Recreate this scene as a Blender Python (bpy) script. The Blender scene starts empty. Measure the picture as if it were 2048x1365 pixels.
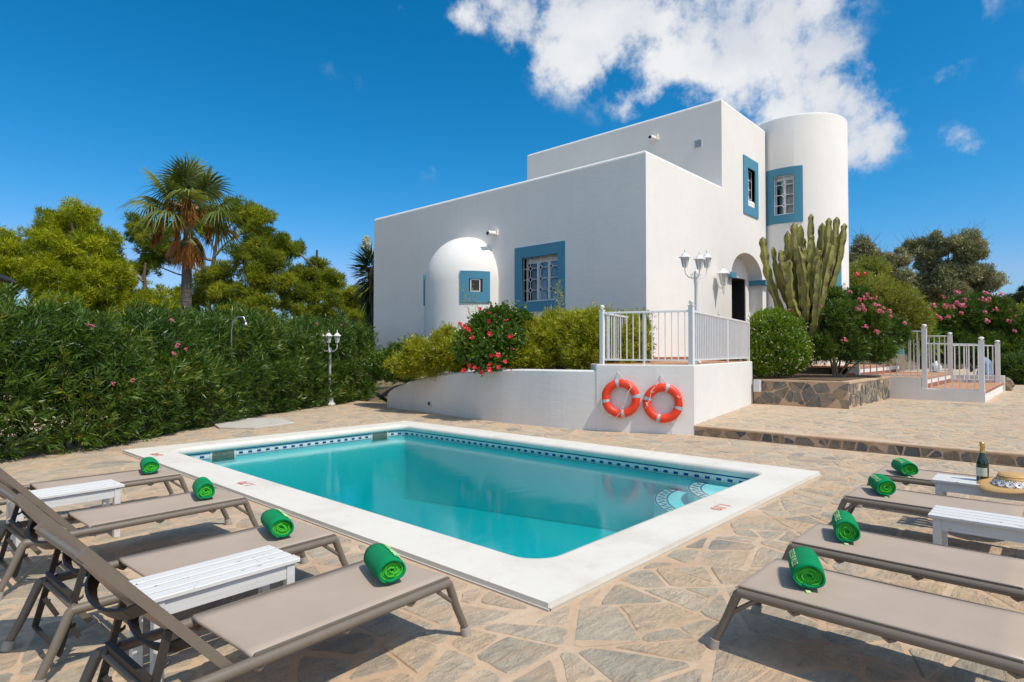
import bpy, bmesh, math, random
import numpy as np
from mathutils import Vector, Matrix

random.seed(7)
SC = bpy.context.scene
COL = SC.collection
R = math.radians

# ---------------------------------------------------------------- camera
cam = bpy.data.cameras.new('camera')
cam.sensor_width = 36.0
cam.lens = 1210 / 2048 * 36
cam.clip_start = 0.05
cam.clip_end = 2000
camo = bpy.data.objects.new('camera', cam)
COL.objects.link(camo)
camo.location = (0, 0, 1.5)
camo.rotation_euler = (R(90 + 1.0653), 0, R(-47.5))
SC.camera = camo

# ---------------------------------------------------------------- sun, sky, exposure
SUN_EL = R(58)
SUN_H = Vector((-0.03, -0.999, 0)).normalized()
sun_dir = (SUN_H * math.cos(SUN_EL) + Vector((0, 0, 1)) * math.sin(SUN_EL)).normalized()
sl = bpy.data.lights.new('sun', 'SUN')
sl.energy = 3.75
sl.angle = R(0.53)
sl.color = (1.0, 0.905, 0.755)
so = bpy.data.objects.new('sun', sl)
COL.objects.link(so)
so.rotation_euler = sun_dir.to_track_quat('Z', 'Y').to_euler()
so.location = (0, -20, 30)

SC.view_settings.view_transform = 'Standard'
SC.view_settings.look = 'None'
SC.view_settings.exposure = 0.0
SC.view_settings.gamma = 1.0
SC.view_settings.use_curve_mapping = False
SC.render.engine = 'CYCLES'
SC.cycles.max_bounces = 8
SC.cycles.transparent_max_bounces = 24
SC.cycles.volume_bounces = 0
SC.cycles.caustics_reflective = False
SC.cycles.caustics_refractive = False

world = bpy.data.worlds.new('World')
SC.world = world
world.use_nodes = True
wt = world.node_tree
for n in list(wt.nodes):
    wt.nodes.remove(n)


def wn(kind, **kw):
    n = wt.nodes.new(kind)
    for k, v in kw.items():
        setattr(n, k, v)
    return n


def wl(a, b):
    wt.links.new(a, b)


sky = wn('ShaderNodeTexSky', sky_type='NISHITA')
sky.sun_disc = False
sky.sun_elevation = SUN_EL
sky.sun_rotation = math.atan2(SUN_H.x, SUN_H.y)
sky.air_density = 1.0
sky.dust_density = 1.2
sky.ozone_density = 2.2
tint = wn('ShaderNodeMix', data_type='RGBA', blend_type='MULTIPLY')
tint.inputs[0].default_value = 1.0
tint.inputs[7].default_value = (0.40, 0.90, 1.14, 1)
wl(sky.outputs[0], tint.inputs[6])
hsv = wn('ShaderNodeHueSaturation')
hsv.inputs['Saturation'].default_value = 1.0
gam = wn('ShaderNodeGamma')
gam.inputs[1].default_value = 1.22
wl(tint.outputs[2], gam.inputs[0])
post = wn('ShaderNodeMix', data_type='RGBA', blend_type='MULTIPLY')
post.inputs[0].default_value = 1.0
post.inputs[7].default_value = (0.72, 0.84, 0.82, 1)
wl(gam.outputs[0], post.inputs[6])
wl(post.outputs[2], hsv.inputs['Color'])
bg = wn('ShaderNodeBackground')
bg.inputs[1].default_value = 0.115
sepc = wn('ShaderNodeSeparateColor')
wl(hsv.outputs[0], sepc.inputs[0])
rm1 = wn('ShaderNodeMath', operation='MULTIPLY')
wl(sepc.outputs[0], rm1.inputs[0])
rm1.inputs[1].default_value = 0.115
rm2 = wn('ShaderNodeMath', operation='POWER')
wl(rm1.outputs[0], rm2.inputs[0])
rm2.inputs[1].default_value = 3.0
rm3 = wn('ShaderNodeMath', operation='MULTIPLY')
wl(rm2.outputs[0], rm3.inputs[0])
rm3.inputs[1].default_value = 200.0 / 0.115
cmb = wn('ShaderNodeCombineColor')
gcap = wn('ShaderNodeMath', operation='MULTIPLY')
wl(sepc.outputs[1], gcap.inputs[0])
gcap.inputs[1].default_value = 0.55
rmin = wn('ShaderNodeMath', operation='MINIMUM')
wl(rm3.outputs[0], rmin.inputs[0])
wl(gcap.outputs[0], rmin.inputs[1])
wl(rmin.outputs[0], cmb.inputs[0])
wl(sepc.outputs[1], cmb.inputs[1])
wl(sepc.outputs[2], cmb.inputs[2])
wl(cmb.outputs[0], bg.inputs[0])
tc = wn('ShaderNodeTexCoord')
nz = wn('ShaderNodeTexNoise')
nz.inputs['Scale'].default_value = 5.5
nz.inputs['Detail'].default_value = 9
nz.inputs['Roughness'].default_value = 0.6
wl(tc.outputs['Generated'], nz.inputs['Vector'])
# clouds at fixed bearings in the sky, some unseen and added for fill: soft lumps broken up by noise
warp = wn('ShaderNodeVectorMath', operation='SUBTRACT')
wl(nz.outputs['Color'], warp.inputs[0])
warp.inputs[1].default_value = (0.5, 0.5, 0.5)
wsc = wn('ShaderNodeVectorMath', operation='SCALE')
wl(warp.outputs[0], wsc.inputs[0])
wsc.inputs['Scale'].default_value = 0.13
wadd = wn('ShaderNodeVectorMath', operation='ADD')
wl(tc.outputs['Generated'], wadd.inputs[0])
wl(wsc.outputs[0], wadd.inputs[1])
CLOUDS = [  # bearing (unit vector), angular radius, weight
    ((0.614, 0.600, 0.513), 0.055, 0.8), ((0.667, 0.566, 0.485), 0.075, 0.9), ((0.714, 0.528, 0.460), 0.085, 1.0), ((0.751, 0.466, 0.468), 0.10, 1.0),
    ((0.786, 0.471, 0.400), 0.075, 0.75), ((0.814, 0.404, 0.418), 0.085, 0.9), ((0.830, 0.330, 0.449), 0.11, 1.1), ((0.869, 0.290, 0.401), 0.10, 1.1),
    ((0.859, 0.357, 0.368), 0.085, 0.75), ((0.903, 0.261, 0.340), 0.095, 1.0), ((0.929, 0.217, 0.301), 0.075, 0.95), ((0.944, 0.181, 0.276), 0.045, 0.8),
    ((0.777, 0.408, 0.478), 0.07, 0.8), ((0.692, 0.469, 0.550), 0.16, 0.9), ((0.781, 0.310, 0.542), 0.18, 0.95), ((0.586, 0.559, 0.586), 0.13, 0.7),
    ((0.453, 0.793, 0.408), 0.030, 0.22), ((0.489, 0.774, 0.403), 0.024, 0.28), ((0.610, 0.734, 0.299), 0.04, 0.36), ((0.958, 0.086, 0.275), 0.032, 0.55),
    ((0.906, 0.078, 0.415), 0.055, 0.42), ((0.517, 0.700, 0.494), 0.025, 0.36), ((0.923, 0.100, 0.371), 0.05, 0.38), ((0.595, 0.638, 0.490), 0.04, 0.7),
    ((0.166, 0.585, 0.794), 0.16, 0.85), ((0.941, -0.170, 0.292), 0.16, 0.8), ((0.877, -0.299, 0.375), 0.3, 0.8), ((-0.172, 0.912, 0.371), 0.22, 0.8),
    ((-0.3, -0.2, 0.9), 0.36, 1.1), ((0.5, -0.7, 0.6), 0.36, 1.1), ((-0.75, -0.1, 0.6), 0.36, 1.1), ((-0.45, -0.75, 0.3), 0.36, 1.1), ((0.34, -0.9, 0.25), 0.34, 1.1), ((-0.9, 0.1, 0.2), 0.25, 0.9),  # from here on unseen clouds behind the camera, added to whiten the fill light
    ((-0.7, -0.5, 0.5), 0.3, 0.9), ((-0.2, -0.8, 0.35), 0.25, 0.8), ((-0.8, 0.3, 0.45), 0.25, 0.85), ((0.8, -0.5, 0.35), 0.22, 0.85),
]
acc = None
for cdir, rad, wgt in CLOUDS:
    dn = wn('ShaderNodeVectorMath', operation='DISTANCE')
    wl(wadd.outputs[0], dn.inputs[0])
    dn.inputs[1].default_value = Vector(cdir).normalized()
    mr = wn('ShaderNodeMapRange', interpolation_type='SMOOTHSTEP')
    mr.inputs[1].default_value = 0.0
    mr.inputs[2].default_value = rad * 1.6
    mr.inputs[3].default_value = wgt
    mr.inputs[4].default_value = 0.0
    wl(dn.outputs['Value'], mr.inputs[0])
    if acc is None:
        acc = mr.outputs[0]
    else:
        m = wn('ShaderNodeMath', operation='SMOOTH_MAX')
        m.inputs[2].default_value = 0.15
        wl(acc, m.inputs[0])
        wl(mr.outputs[0], m.inputs[1])
        acc = m.outputs[0]
nz2 = wn('ShaderNodeTexNoise')
nz2.inputs['Scale'].default_value = 12.0
nz2.inputs['Detail'].default_value = 12
nz2.inputs['Roughness'].default_value = 0.62
nz2.inputs['Distortion'].default_value = 0.0
wl(tc.outputs['Generated'], nz2.inputs['Vector'])
nm = wn('ShaderNodeMath', operation='MULTIPLY_ADD')
wl(nz2.outputs['Fac'], nm.inputs[0])
nm.inputs[1].default_value = 3.0
nm.inputs[2].default_value = -1.60
dens = wn('ShaderNodeMath', operation='ADD')
wl(acc, dens.inputs[0])
wl(nm.outputs[0], dens.inputs[1])
dm = wn('ShaderNodeMapRange', interpolation_type='SMOOTHSTEP')
dm.inputs[1].default_value = 0.16
dm.inputs[2].default_value = 0.88
dm.inputs[3].default_value = 0.0
dm.inputs[4].default_value = 0.96
wl(dens.outputs[0], dm.inputs[0])
gate = wn('ShaderNodeMapRange', interpolation_type='SMOOTHSTEP')
gate.inputs[1].default_value = 0.10
gate.inputs[2].default_value = 0.55
wl(acc, gate.inputs[0])
dg = wn('ShaderNodeMath', operation='MULTIPLY')
wl(dm.outputs[0], dg.inputs[0])
wl(gate.outputs[0], dg.inputs[1])
shade = wn('ShaderNodeTexNoise')
shade.inputs['Scale'].default_value = 6.0
shade.inputs['Detail'].default_value = 6
wl(wadd.outputs[0], shade.inputs['Vector'])
cr = wn('ShaderNodeValToRGB')
cr.color_ramp.elements[0].position = 0.36
cr.color_ramp.elements[0].color = (0.62, 0.67, 0.75, 1)
cr.color_ramp.elements[1].position = 0.60
cr.color_ramp.elements[1].color = (0.90, 0.90, 0.91, 1)
wl(shade.outputs['Fac'], cr.inputs[0])
bgc = wn('ShaderNodeBackground')
wl(cr.outputs[0], bgc.inputs[0])
mixw = wn('ShaderNodeMixShader')
wl(dg.outputs[0], mixw.inputs[0])
wl(bg.outputs[0], mixw.inputs[1])
wl(bgc.outputs[0], mixw.inputs[2])
wo = wn('ShaderNodeOutputWorld')
wl(mixw.outputs[0], wo.inputs[0])
world.cycles.sampling_method = 'MANUAL'
world.cycles.sample_map_resolution = 512


# ---------------------------------------------------------------- materials
class NT:
    def __init__(self, name):
        self.m = bpy.data.materials.new(name)
        self.m.use_nodes = True
        self.t = self.m.node_tree
        for n in list(self.t.nodes):
            self.t.nodes.remove(n)
        self.out = self.n('ShaderNodeOutputMaterial')

    def n(self, kind, **kw):
        x = self.t.nodes.new(kind)
        for k, v in kw.items():
            setattr(x, k, v)
        return x

    def l(self, a, b):
        self.t.links.new(a, b)

    def coord(self, kind='Object'):
        return self.n('ShaderNodeTexCoord').outputs[kind]

    def pos(self):
        return self.n('ShaderNodeNewGeometry').outputs['Position']

    def noise(self, scale, detail=4, rough=0.55, vec=None, dist=0.0):
        x = self.n('ShaderNodeTexNoise')
        x.inputs['Scale'].default_value = scale
        x.inputs['Detail'].default_value = detail
        x.inputs['Roughness'].default_value = rough
        x.inputs['Distortion'].default_value = dist
        self.l(vec if vec is not None else self.pos(), x.inputs['Vector'])
        return x.outputs['Fac']

    def ramp(self, fac, stops):
        x = self.n('ShaderNodeValToRGB')
        e = x.color_ramp.elements
        while len(e) < len(stops):
            e.new(0.5)
        for i, (p, c) in enumerate(stops):
            e[i].position = p
            e[i].color = (c[0], c[1], c[2], 1)
        self.l(fac, x.inputs[0])
        return x.outputs[0]

    def mix(self, fac, a, b, mode='MIX'):
        x = self.n('ShaderNodeMix', data_type='RGBA', blend_type=mode)
        for sock, v in ((x.inputs[0], fac), (x.inputs[6], a), (x.inputs[7], b)):
            if isinstance(v, (int, float)):
                sock.default_value = v
            elif isinstance(v, tuple):
                sock.default_value = (v[0], v[1], v[2], 1)
            else:
                self.l(v, sock)
        return x.outputs[2]

    def math(self, op, a, b=0.0, c=0.0, clamp=False):
        x = self.n('ShaderNodeMath', operation=op, use_clamp=clamp)
        for i, v in enumerate((a, b, c)):
            if isinstance(v, (int, float)):
                x.inputs[i].default_value = v
            else:
                self.l(v, x.inputs[i])
        return x.outputs[0]

    def attr(self, name):
        return self.n('ShaderNodeAttribute', attribute_name=name).outputs['Fac']

    def bump(self, h, strength=0.3, dist=0.01):
        x = self.n('ShaderNodeBump')
        x.inputs['Strength'].default_value = strength
        x.inputs['Distance'].default_value = dist
        self.l(h, x.inputs['Height'])
        return x.outputs[0]

    def pbr(self, col, rough=0.6, spec=0.5, normal=None, metal=0.0, **kw):
        b = self.n('ShaderNodeBsdfPrincipled')
        for key, v in (('Base Color', col), ('Roughness', rough), ('Specular IOR Level', spec), ('Metallic', metal)):
            if isinstance(v, (int, float)):
                b.inputs[key].default_value = v
            elif isinstance(v, tuple):
                b.inputs[key].default_value = (v[0], v[1], v[2], 1)
            else:
                self.l(v, b.inputs[key])
        for k, v in kw.items():
            b.inputs[k.replace('_', ' ')].default_value = v
        if normal is not None:
            self.l(normal, b.inputs['Normal'])
        self.l(b.outputs[0], self.out.inputs[0])
        return b


def simple(name, col, rough=0.6, var=0.12, scale=6, bump=0.0, bscale=60, metal=0.0, spec=0.5, bdist=0.004):
    a = NT(name)
    f = a.noise(scale, 5)
    lo = tuple(c * (1 - var) for c in col)
    hi = tuple(min(1, c * (1 + var)) for c in col)
    c = a.ramp(f, [(0.3, lo), (0.7, hi)])
    nrm = a.bump(a.noise(bscale, 4), bump, bdist) if bump else None
    a.pbr(c, rough, spec, nrm, metal)
    return a.m


def plaster(name, col, stain=0.06):
    a = NT(name)
    big = a.noise(0.5, 6, 0.6)
    mid = a.noise(2.2, 5, 0.6, dist=0.6)
    c = a.ramp(big, [(0.3, tuple(x * (1 - stain) for x in col)), (0.65, col)])
    c = a.mix(a.ramp(mid, [(0.45, (0, 0, 0)), (0.75, (0.5, 0.5, 0.5))]), c, tuple(x * (1 - stain * 1.2) for x in col))
    ms = a.n('ShaderNodeMapping')
    ms.inputs['Scale'].default_value = (7, 7, 0.35)
    a.l(a.pos(), ms.inputs['Vector'])
    strk = a.noise(1.0, 6, 0.65, ms.outputs[0], 0.2)
    c = a.mix(a.ramp(strk, [(0.50, (0, 0, 0)), (0.80, (0.4, 0.4, 0.4))]), c, tuple(x * (1 - stain * 2.0) for x in col))
    mp = a.n('ShaderNodeMapping')
    mp.inputs['Scale'].default_value = (1.6, 1.6, 7)
    a.l(a.pos(), mp.inputs['Vector'])
    trowel = a.noise(1.6, 6, 0.62, mp.outputs[0], 0.8)
    fine = a.noise(40, 3)
    h = a.math('MULTIPLY_ADD', fine, 0.12, trowel)
    a.pbr(c, 0.85, 0.25, a.bump(h, 0.28, 0.012))
    return a.m


def coping_mat():
    a = NT('white cast stone coping')
    f = a.noise(1.3, 7, 0.7)
    c = a.ramp(f, [(0.3, (0.62, 0.575, 0.50)), (0.5, (0.705, 0.665, 0.60)), (0.7, (0.735, 0.70, 0.64))])
    st = a.noise(6.0, 7, 0.75, None, 0.6)
    c = a.mix(a.ramp(st, [(0.56, (0, 0, 0)), (0.74, (0.5, 0.5, 0.5))]), c, (0.50, 0.44, 0.35))
    sp = a.noise(90, 3, 0.7)
    c = a.mix(a.ramp(sp, [(0.30, (0.4, 0.4, 0.4)), (0.40, (0, 0, 0))]), c, (0.45, 0.40, 0.33))
    a.pbr(c, 0.75, 0.25, a.bump(a.math('MULTIPLY_ADD', sp, 0.2, a.noise(8, 5)), 0.25, 0.008))
    return a.m


M = {}
M['white_wall'] = plaster('white painted render', (0.83, 0.80, 0.76))
M['garden_wall'] = plaster('white painted garden wall', (0.80, 0.78, 0.75), 0.09)
M['blue_band'] = plaster('blue painted band', (0.085, 0.275, 0.40), 0.12)
M['coping'] = coping_mat()
M['white_metal'] = simple('white painted metal', (0.74, 0.74, 0.74), 0.4, 0.05, 8)
M['white_wood'] = None
M['taupe'] = simple('taupe powder coated aluminium', (0.175, 0.142, 0.112), 0.40, 0.05, 10)
M['dark_plastic'] = simple('dark brown plastic', (0.035, 0.03, 0.027), 0.45, 0.1, 12)
M['orange'] = simple('orange life ring shell', (0.82, 0.050, 0.012), 0.42, 0.07, 7, 0.08, 30)
M['tape'] = simple('grey reflective tape', (0.42, 0.48, 0.50), 0.4, 0.08, 30)
M['rope'] = simple('white rope', (0.72, 0.70, 0.66), 0.9, 0.1, 60)
M['soil'] = simple('brown soil', (0.13, 0.085, 0.05), 0.95, 0.4, 3, 0.8, 12, bdist=0.05)
M['bark'] = simple('brown bark', (0.12, 0.085, 0.06), 0.95, 0.35, 9, 0.9, 14, bdist=0.03)
M['pale_bark'] = simple('pale grey bark', (0.24, 0.195, 0.155), 0.95, 0.3, 9, 0.8, 18, bdist=0.02)
M['steel'] = simple('shower steel', (0.30, 0.32, 0.34), 0.3, 0.1, 10, metal=0.8)
M['black'] = simple('black metal', (0.015, 0.015, 0.016), 0.35, 0.1, 10)
M['slab'] = simple('pale concrete slab', (0.50, 0.47, 0.42), 0.9, 0.1, 3, 0.3, 40)
M['gold'] = simple('gold foil', (0.75, 0.50, 0.16), 0.32, 0.12, 60, 0.5, 120, 0.85)
M['label'] = simple('cream paper label', (0.62, 0.60, 0.50), 0.7, 0.05, 20)
M['skim'] = simple('painted skimmer shade', (0.10, 0.14, 0.11), 0.6, 0.3, 20)
M['foot'] = simple('grey rubber foot', (0.36, 0.32, 0.28), 0.6, 0.05, 9)
M['pvc'] = simple('grey white plastic', (0.62, 0.62, 0.62), 0.5, 0.05, 9)
M['interior_shade'] = simple('painted interior shade', (0.03, 0.028, 0.026), 0.8, 0.2, 2)  # near-black colour that paints the shade inside rooms and openings
M['curtain'] = simple('grey curtain', (0.30, 0.27, 0.24), 0.9, 0.1, 5)
M['blue_bag'] = simple('blue grey plastic sheet', (0.16, 0.23, 0.34), 0.5, 0.2, 9, 0.6, 10, bdist=0.03)
M['rock'] = simple('brown rock', (0.26, 0.19, 0.12), 0.95, 0.3, 5, 0.8, 9, bdist=0.04)


def white_wood():
    a = NT('chipped white painted wood')
    mp = a.n('ShaderNodeMapping')
    mp.inputs['Scale'].default_value = (1, 1, 1)
    a.l(a.coord(), mp.inputs['Vector'])
    st = a.n('ShaderNodeMapping')
    st.inputs['Scale'].default_value = (3, 60, 60)
    a.l(a.coord(), st.inputs['Vector'])
    grain = a.noise(1.0, 5, 0.6, st.outputs[0])
    chip = a.noise(22, 5, 0.7)
    chip2 = a.math('MULTIPLY', chip, grain)
    paint = a.ramp(grain, [(0.3, (0.62, 0.61, 0.59)), (0.7, (0.73, 0.72, 0.70))])
    c = a.mix(a.ramp(chip2, [(0.375, (0, 0, 0)), (0.39, (1, 1, 1))]), paint, (0.16, 0.12, 0.09))
    a.pbr(c, 0.55, 0.4, a.bump(grain, 0.35, 0.003))
    return a.m


M['white_wood'] = white_wood()


def fabric():
    a = NT('taupe sling fabric')
    w = a.n('ShaderNodeTexWave')
    w.inputs['Scale'].default_value = 260
    a.l(a.coord(), w.inputs['Vector'])
    f = a.noise(3, 4)
    c = a.ramp(f, [(0.3, (0.43, 0.345, 0.28)), (0.7, (0.48, 0.385, 0.315))])
    d = a.n('ShaderNodeBsdfDiffuse')
    a.l(c, d.inputs[0])
    g = a.n('ShaderNodeBsdfGlossy')
    g.inputs['Roughness'].default_value = 0.42
    g.inputs['Color'].default_value = (0.9, 0.9, 0.9, 1)
    tr = a.n('ShaderNodeBsdfTranslucent')
    a.l(c, tr.inputs[0])
    m1 = a.n('ShaderNodeMixShader')
    m1.inputs[0].default_value = 0.06
    a.l(d.outputs[0], m1.inputs[1])
    a.l(tr.outputs[0], m1.inputs[2])
    m2 = a.n('ShaderNodeMixShader')
    m2.inputs[0].default_value = 0.035
    a.l(m1.outputs[0], m2.inputs[1])
    a.l(g.outputs[0], m2.inputs[2])
    a.l(m2.outputs[0], a.out.inputs[0])
    return a.m


M['fabric'] = fabric()


def towel(name, col):
    a = NT(name)
    f = a.noise(9, 5)
    c = a.ramp(f, [(0.3, tuple(x * 0.85 for x in col)), (0.7, col)])
    b = a.pbr(c, 0.95, 0.1, a.bump(a.noise(420, 3, 0.7), 0.9, 0.004))
    b.inputs['Sheen Weight'].default_value = 0.03
    return a.m


M['towel_dark'] = towel('dark green terry', (0.003, 0.285, 0.105))
M['towel_light'] = towel('bright green terry', (0.075, 0.56, 0.055))
M['stitch'] = towel('pale green stitching', (0.62, 0.92, 0.42))


def leaf(name, stops, trans=0.35, gloss=0.06, rough=0.35):
    a = NT(name)
    t = a.attr('tone')
    c = a.ramp(t, stops)
    d = a.n('ShaderNodeBsdfDiffuse')
    a.l(c, d.inputs[0])
    tr = a.n('ShaderNodeBsdfTranslucent')
    a.l(a.mix(1.0, c, (1.15, 1.2, 0.55), 'MULTIPLY'), tr.inputs[0])
    g = a.n('ShaderNodeBsdfGlossy')
    g.inputs['Roughness'].default_value = rough
    g.inputs['Color'].default_value = (0.9, 0.95, 0.9, 1)
    m1 = a.n('ShaderNodeMixShader')
    m1.inputs[0].default_value = trans
    a.l(d.outputs[0], m1.inputs[1])
    a.l(tr.outputs[0], m1.inputs[2])
    m2 = a.n('ShaderNodeMixShader')
    m2.inputs[0].default_value = gloss
    a.l(m1.outputs[0], m2.inputs[1])
    a.l(g.outputs[0], m2.inputs[2])
    a.l(m2.outputs[0], a.out.inputs[0])
    return a.m


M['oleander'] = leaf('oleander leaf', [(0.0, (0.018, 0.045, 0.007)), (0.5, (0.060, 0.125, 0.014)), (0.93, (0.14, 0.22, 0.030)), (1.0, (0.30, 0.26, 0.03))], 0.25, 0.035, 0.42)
M['pine'] = leaf('pine needles', [(0.0, (0.075, 0.11, 0.012)), (0.5, (0.24, 0.285, 0.014)), (1.0, (0.50, 0.50, 0.02))], 0.35, 0.01, 0.5)
M['pine_dark'] = leaf('darker pine needles', [(0.0, (0.055, 0.09, 0.014)), (0.5, (0.16, 0.20, 0.018)), (1.0, (0.36, 0.375, 0.025))], 0.35, 0.01, 0.5)
M['bamboo'] = leaf('bamboo leaf', [(0.0, (0.12, 0.14, 0.012)), (0.5, (0.31, 0.33, 0.018)), (1.0, (0.58, 0.54, 0.03))], 0.35, 0.04)
M['hibiscus'] = leaf('hibiscus leaf', [(0.0, (0.03, 0.075, 0.010)), (0.5, (0.075, 0.15, 0.014)), (1.0, (0.19, 0.26, 0.02))], 0.28, 0.05, 0.35)
M['jasmine'] = leaf('jasmine leaf', [(0.0, (0.04, 0.09, 0.007)), (0.5, (0.12, 0.22, 0.010)), (1.0, (0.25, 0.36, 0.015))], 0.32, 0.04, 0.35)
M['olive'] = leaf('olive leaf', [(0.0, (0.12, 0.13, 0.055)), (0.5, (0.25, 0.26, 0.13)), (0.85, (0.38, 0.37, 0.20)), (1.0, (0.42, 0.28, 0.15))], 0.2, 0.04)
M['bottlebrush'] = leaf('bottlebrush leaf', [(0.0, (0.08, 0.11, 0.018)), (0.5, (0.19, 0.23, 0.035)), (1.0, (0.38, 0.38, 0.08))], 0.3, 0.03)
M['palm'] = leaf('palm leaf', [(0.0, (0.055, 0.085, 0.018)), (0.5, (0.12, 0.16, 0.030)), (1.0, (0.27, 0.29, 0.07))], 0.3, 0.03, 0.5)
M['dead_palm'] = leaf('dead palm fibre', [(0.0, (0.26, 0.10, 0.025)), (0.6, (0.48, 0.20, 0.05)), (1.0, (0.65, 0.42, 0.22))], 0.3, 0.02)
M['pink'] = leaf('pink petal', [(0.0, (0.60, 0.09, 0.17)), (1.0, (0.80, 0.24, 0.34))], 0.3, 0.02)
M['red'] = leaf('red petal', [(0.0, (0.50, 0.008, 0.012)), (1.0, (0.72, 0.022, 0.04))], 0.25, 0.03)
M['cream'] = leaf('cream petal', [(0.0, (0.55, 0.50, 0.32)), (1.0, (0.80, 0.76, 0.58))], 0.25, 0.02)
M['yucca'] = leaf('yucca leaf', [(0.0, (0.010, 0.022, 0.008)), (0.6, (0.03, 0.06, 0.02)), (1.0, (0.08, 0.11, 0.04))], 0.2, 0.06)


def glass():
    a = NT('window glass')
    fr = a.n('ShaderNodeFresnel')
    fr.inputs[0].default_value = 1.55
    t = a.n('ShaderNodeBsdfTransparent')
    t.inputs[0].default_value = (0.55, 0.63, 0.66, 1)
    g = a.n('ShaderNodeBsdfGlossy')
    g.inputs['Roughness'].default_value = 0.02
    m = a.n('ShaderNodeMixShader')
    a.l(a.math('ADD', fr.outputs[0], 0.08, clamp=True), m.inputs[0])
    a.l(t.outputs[0], m.inputs[1])
    a.l(g.outputs[0], m.inputs[2])
    a.l(m.outputs[0], a.out.inputs[0])
    return a.m


M['glass'] = glass()


def bottle_glass():
    a = NT('dark green bottle glass')
    b = a.pbr((0.006, 0.022, 0.006), 0.06, 0.8)
    b.inputs['Coat Weight'].default_value = 0.6
    return a.m


M['bottle'] = bottle_glass()
M['lamp_glass'] = simple('frosted lamp glass', (0.52, 0.52, 0.50), 0.25, 0.1, 30)


def water():
    a = NT('pool water')
    mp = a.n('ShaderNodeMapping')
    mp.inputs['Rotation'].default_value = (0, 0, 0.7)
    mp.inputs['Scale'].default_value = (1, 1.6, 1)
    a.l(a.pos(), mp.inputs['Vector'])
    n1 = a.noise(3.0, 3, 0.5, mp.outputs[0])
    n2 = a.noise(22.0, 3, 0.5, mp.outputs[0])
    h = a.math('MULTIPLY_ADD', n2, 0.30, n1)
    bmp = a.bump(h, 0.11, 0.02)
    fr = a.n('ShaderNodeFresnel')
    fr.inputs[0].default_value = 1.28
    a.l(bmp, fr.inputs['Normal'])
    t = a.n('ShaderNodeBsdfTransparent')
    t.inputs[0].default_value = (0.96, 0.99, 1.0, 1)
    g = a.n('ShaderNodeBsdfGlossy')
    g.inputs['Roughness'].default_value = 0.0
    g.inputs['Color'].default_value = (0.80, 0.84, 0.86, 1)
    a.l(bmp, g.inputs['Normal'])
    m = a.n('ShaderNodeMixShader')
    a.l(fr.outputs[0], m.inputs[0])
    a.l(t.outputs[0], m.inputs[1])
    a.l(g.outputs[0], m.inputs[2])
    a.l(m.outputs[0], a.out.inputs[0])
    v = a.n('ShaderNodeVolumeAbsorption')
    v.inputs['Color'].default_value = (0.0, 0.935, 0.965, 1)
    v.inputs['Density'].default_value = 1.0
    sc_ = a.n('ShaderNodeVolumeScatter')
    sc_.inputs['Color'].default_value = (0.02, 0.85, 0.92, 1)
    sc_.inputs['Density'].default_value = 0.20
    ad = a.n('ShaderNodeAddShader')
    a.l(v.outputs[0], ad.inputs[0])
    a.l(sc_.outputs[0], ad.inputs[1])
    a.l(ad.outputs[0], a.out.inputs['Volume'])
    return a.m


M['water'] = water()


def pool_tile():
    a = NT('turquoise mosaic lining')
    br = a.n('ShaderNodeTexBrick')
    br.offset = 0
    br.inputs['Scale'].default_value = 1.0
    br.inputs['Brick Width'].default_value = 0.025
    br.inputs['Row Height'].default_value = 0.025
    br.inputs['Mortar Size'].default_value = 0.0015
    br.inputs['Color1'].default_value = (0.40, 0.93, 0.96, 1)
    br.inputs['Color2'].default_value = (0.34, 0.90, 0.94, 1)
    br.inputs['Mortar'].default_value = (0.55, 0.68, 0.68, 1)
    a.l(a.n('ShaderNodeUVMap').outputs[0], br.inputs['Vector'])
    c = a.mix(a.noise(1.2, 4), br.outputs[0], (0.38, 0.88, 0.92))
    a.pbr(c, 0.4, 0.4)
    return a.m


M['pool_tile'] = pool_tile()


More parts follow.
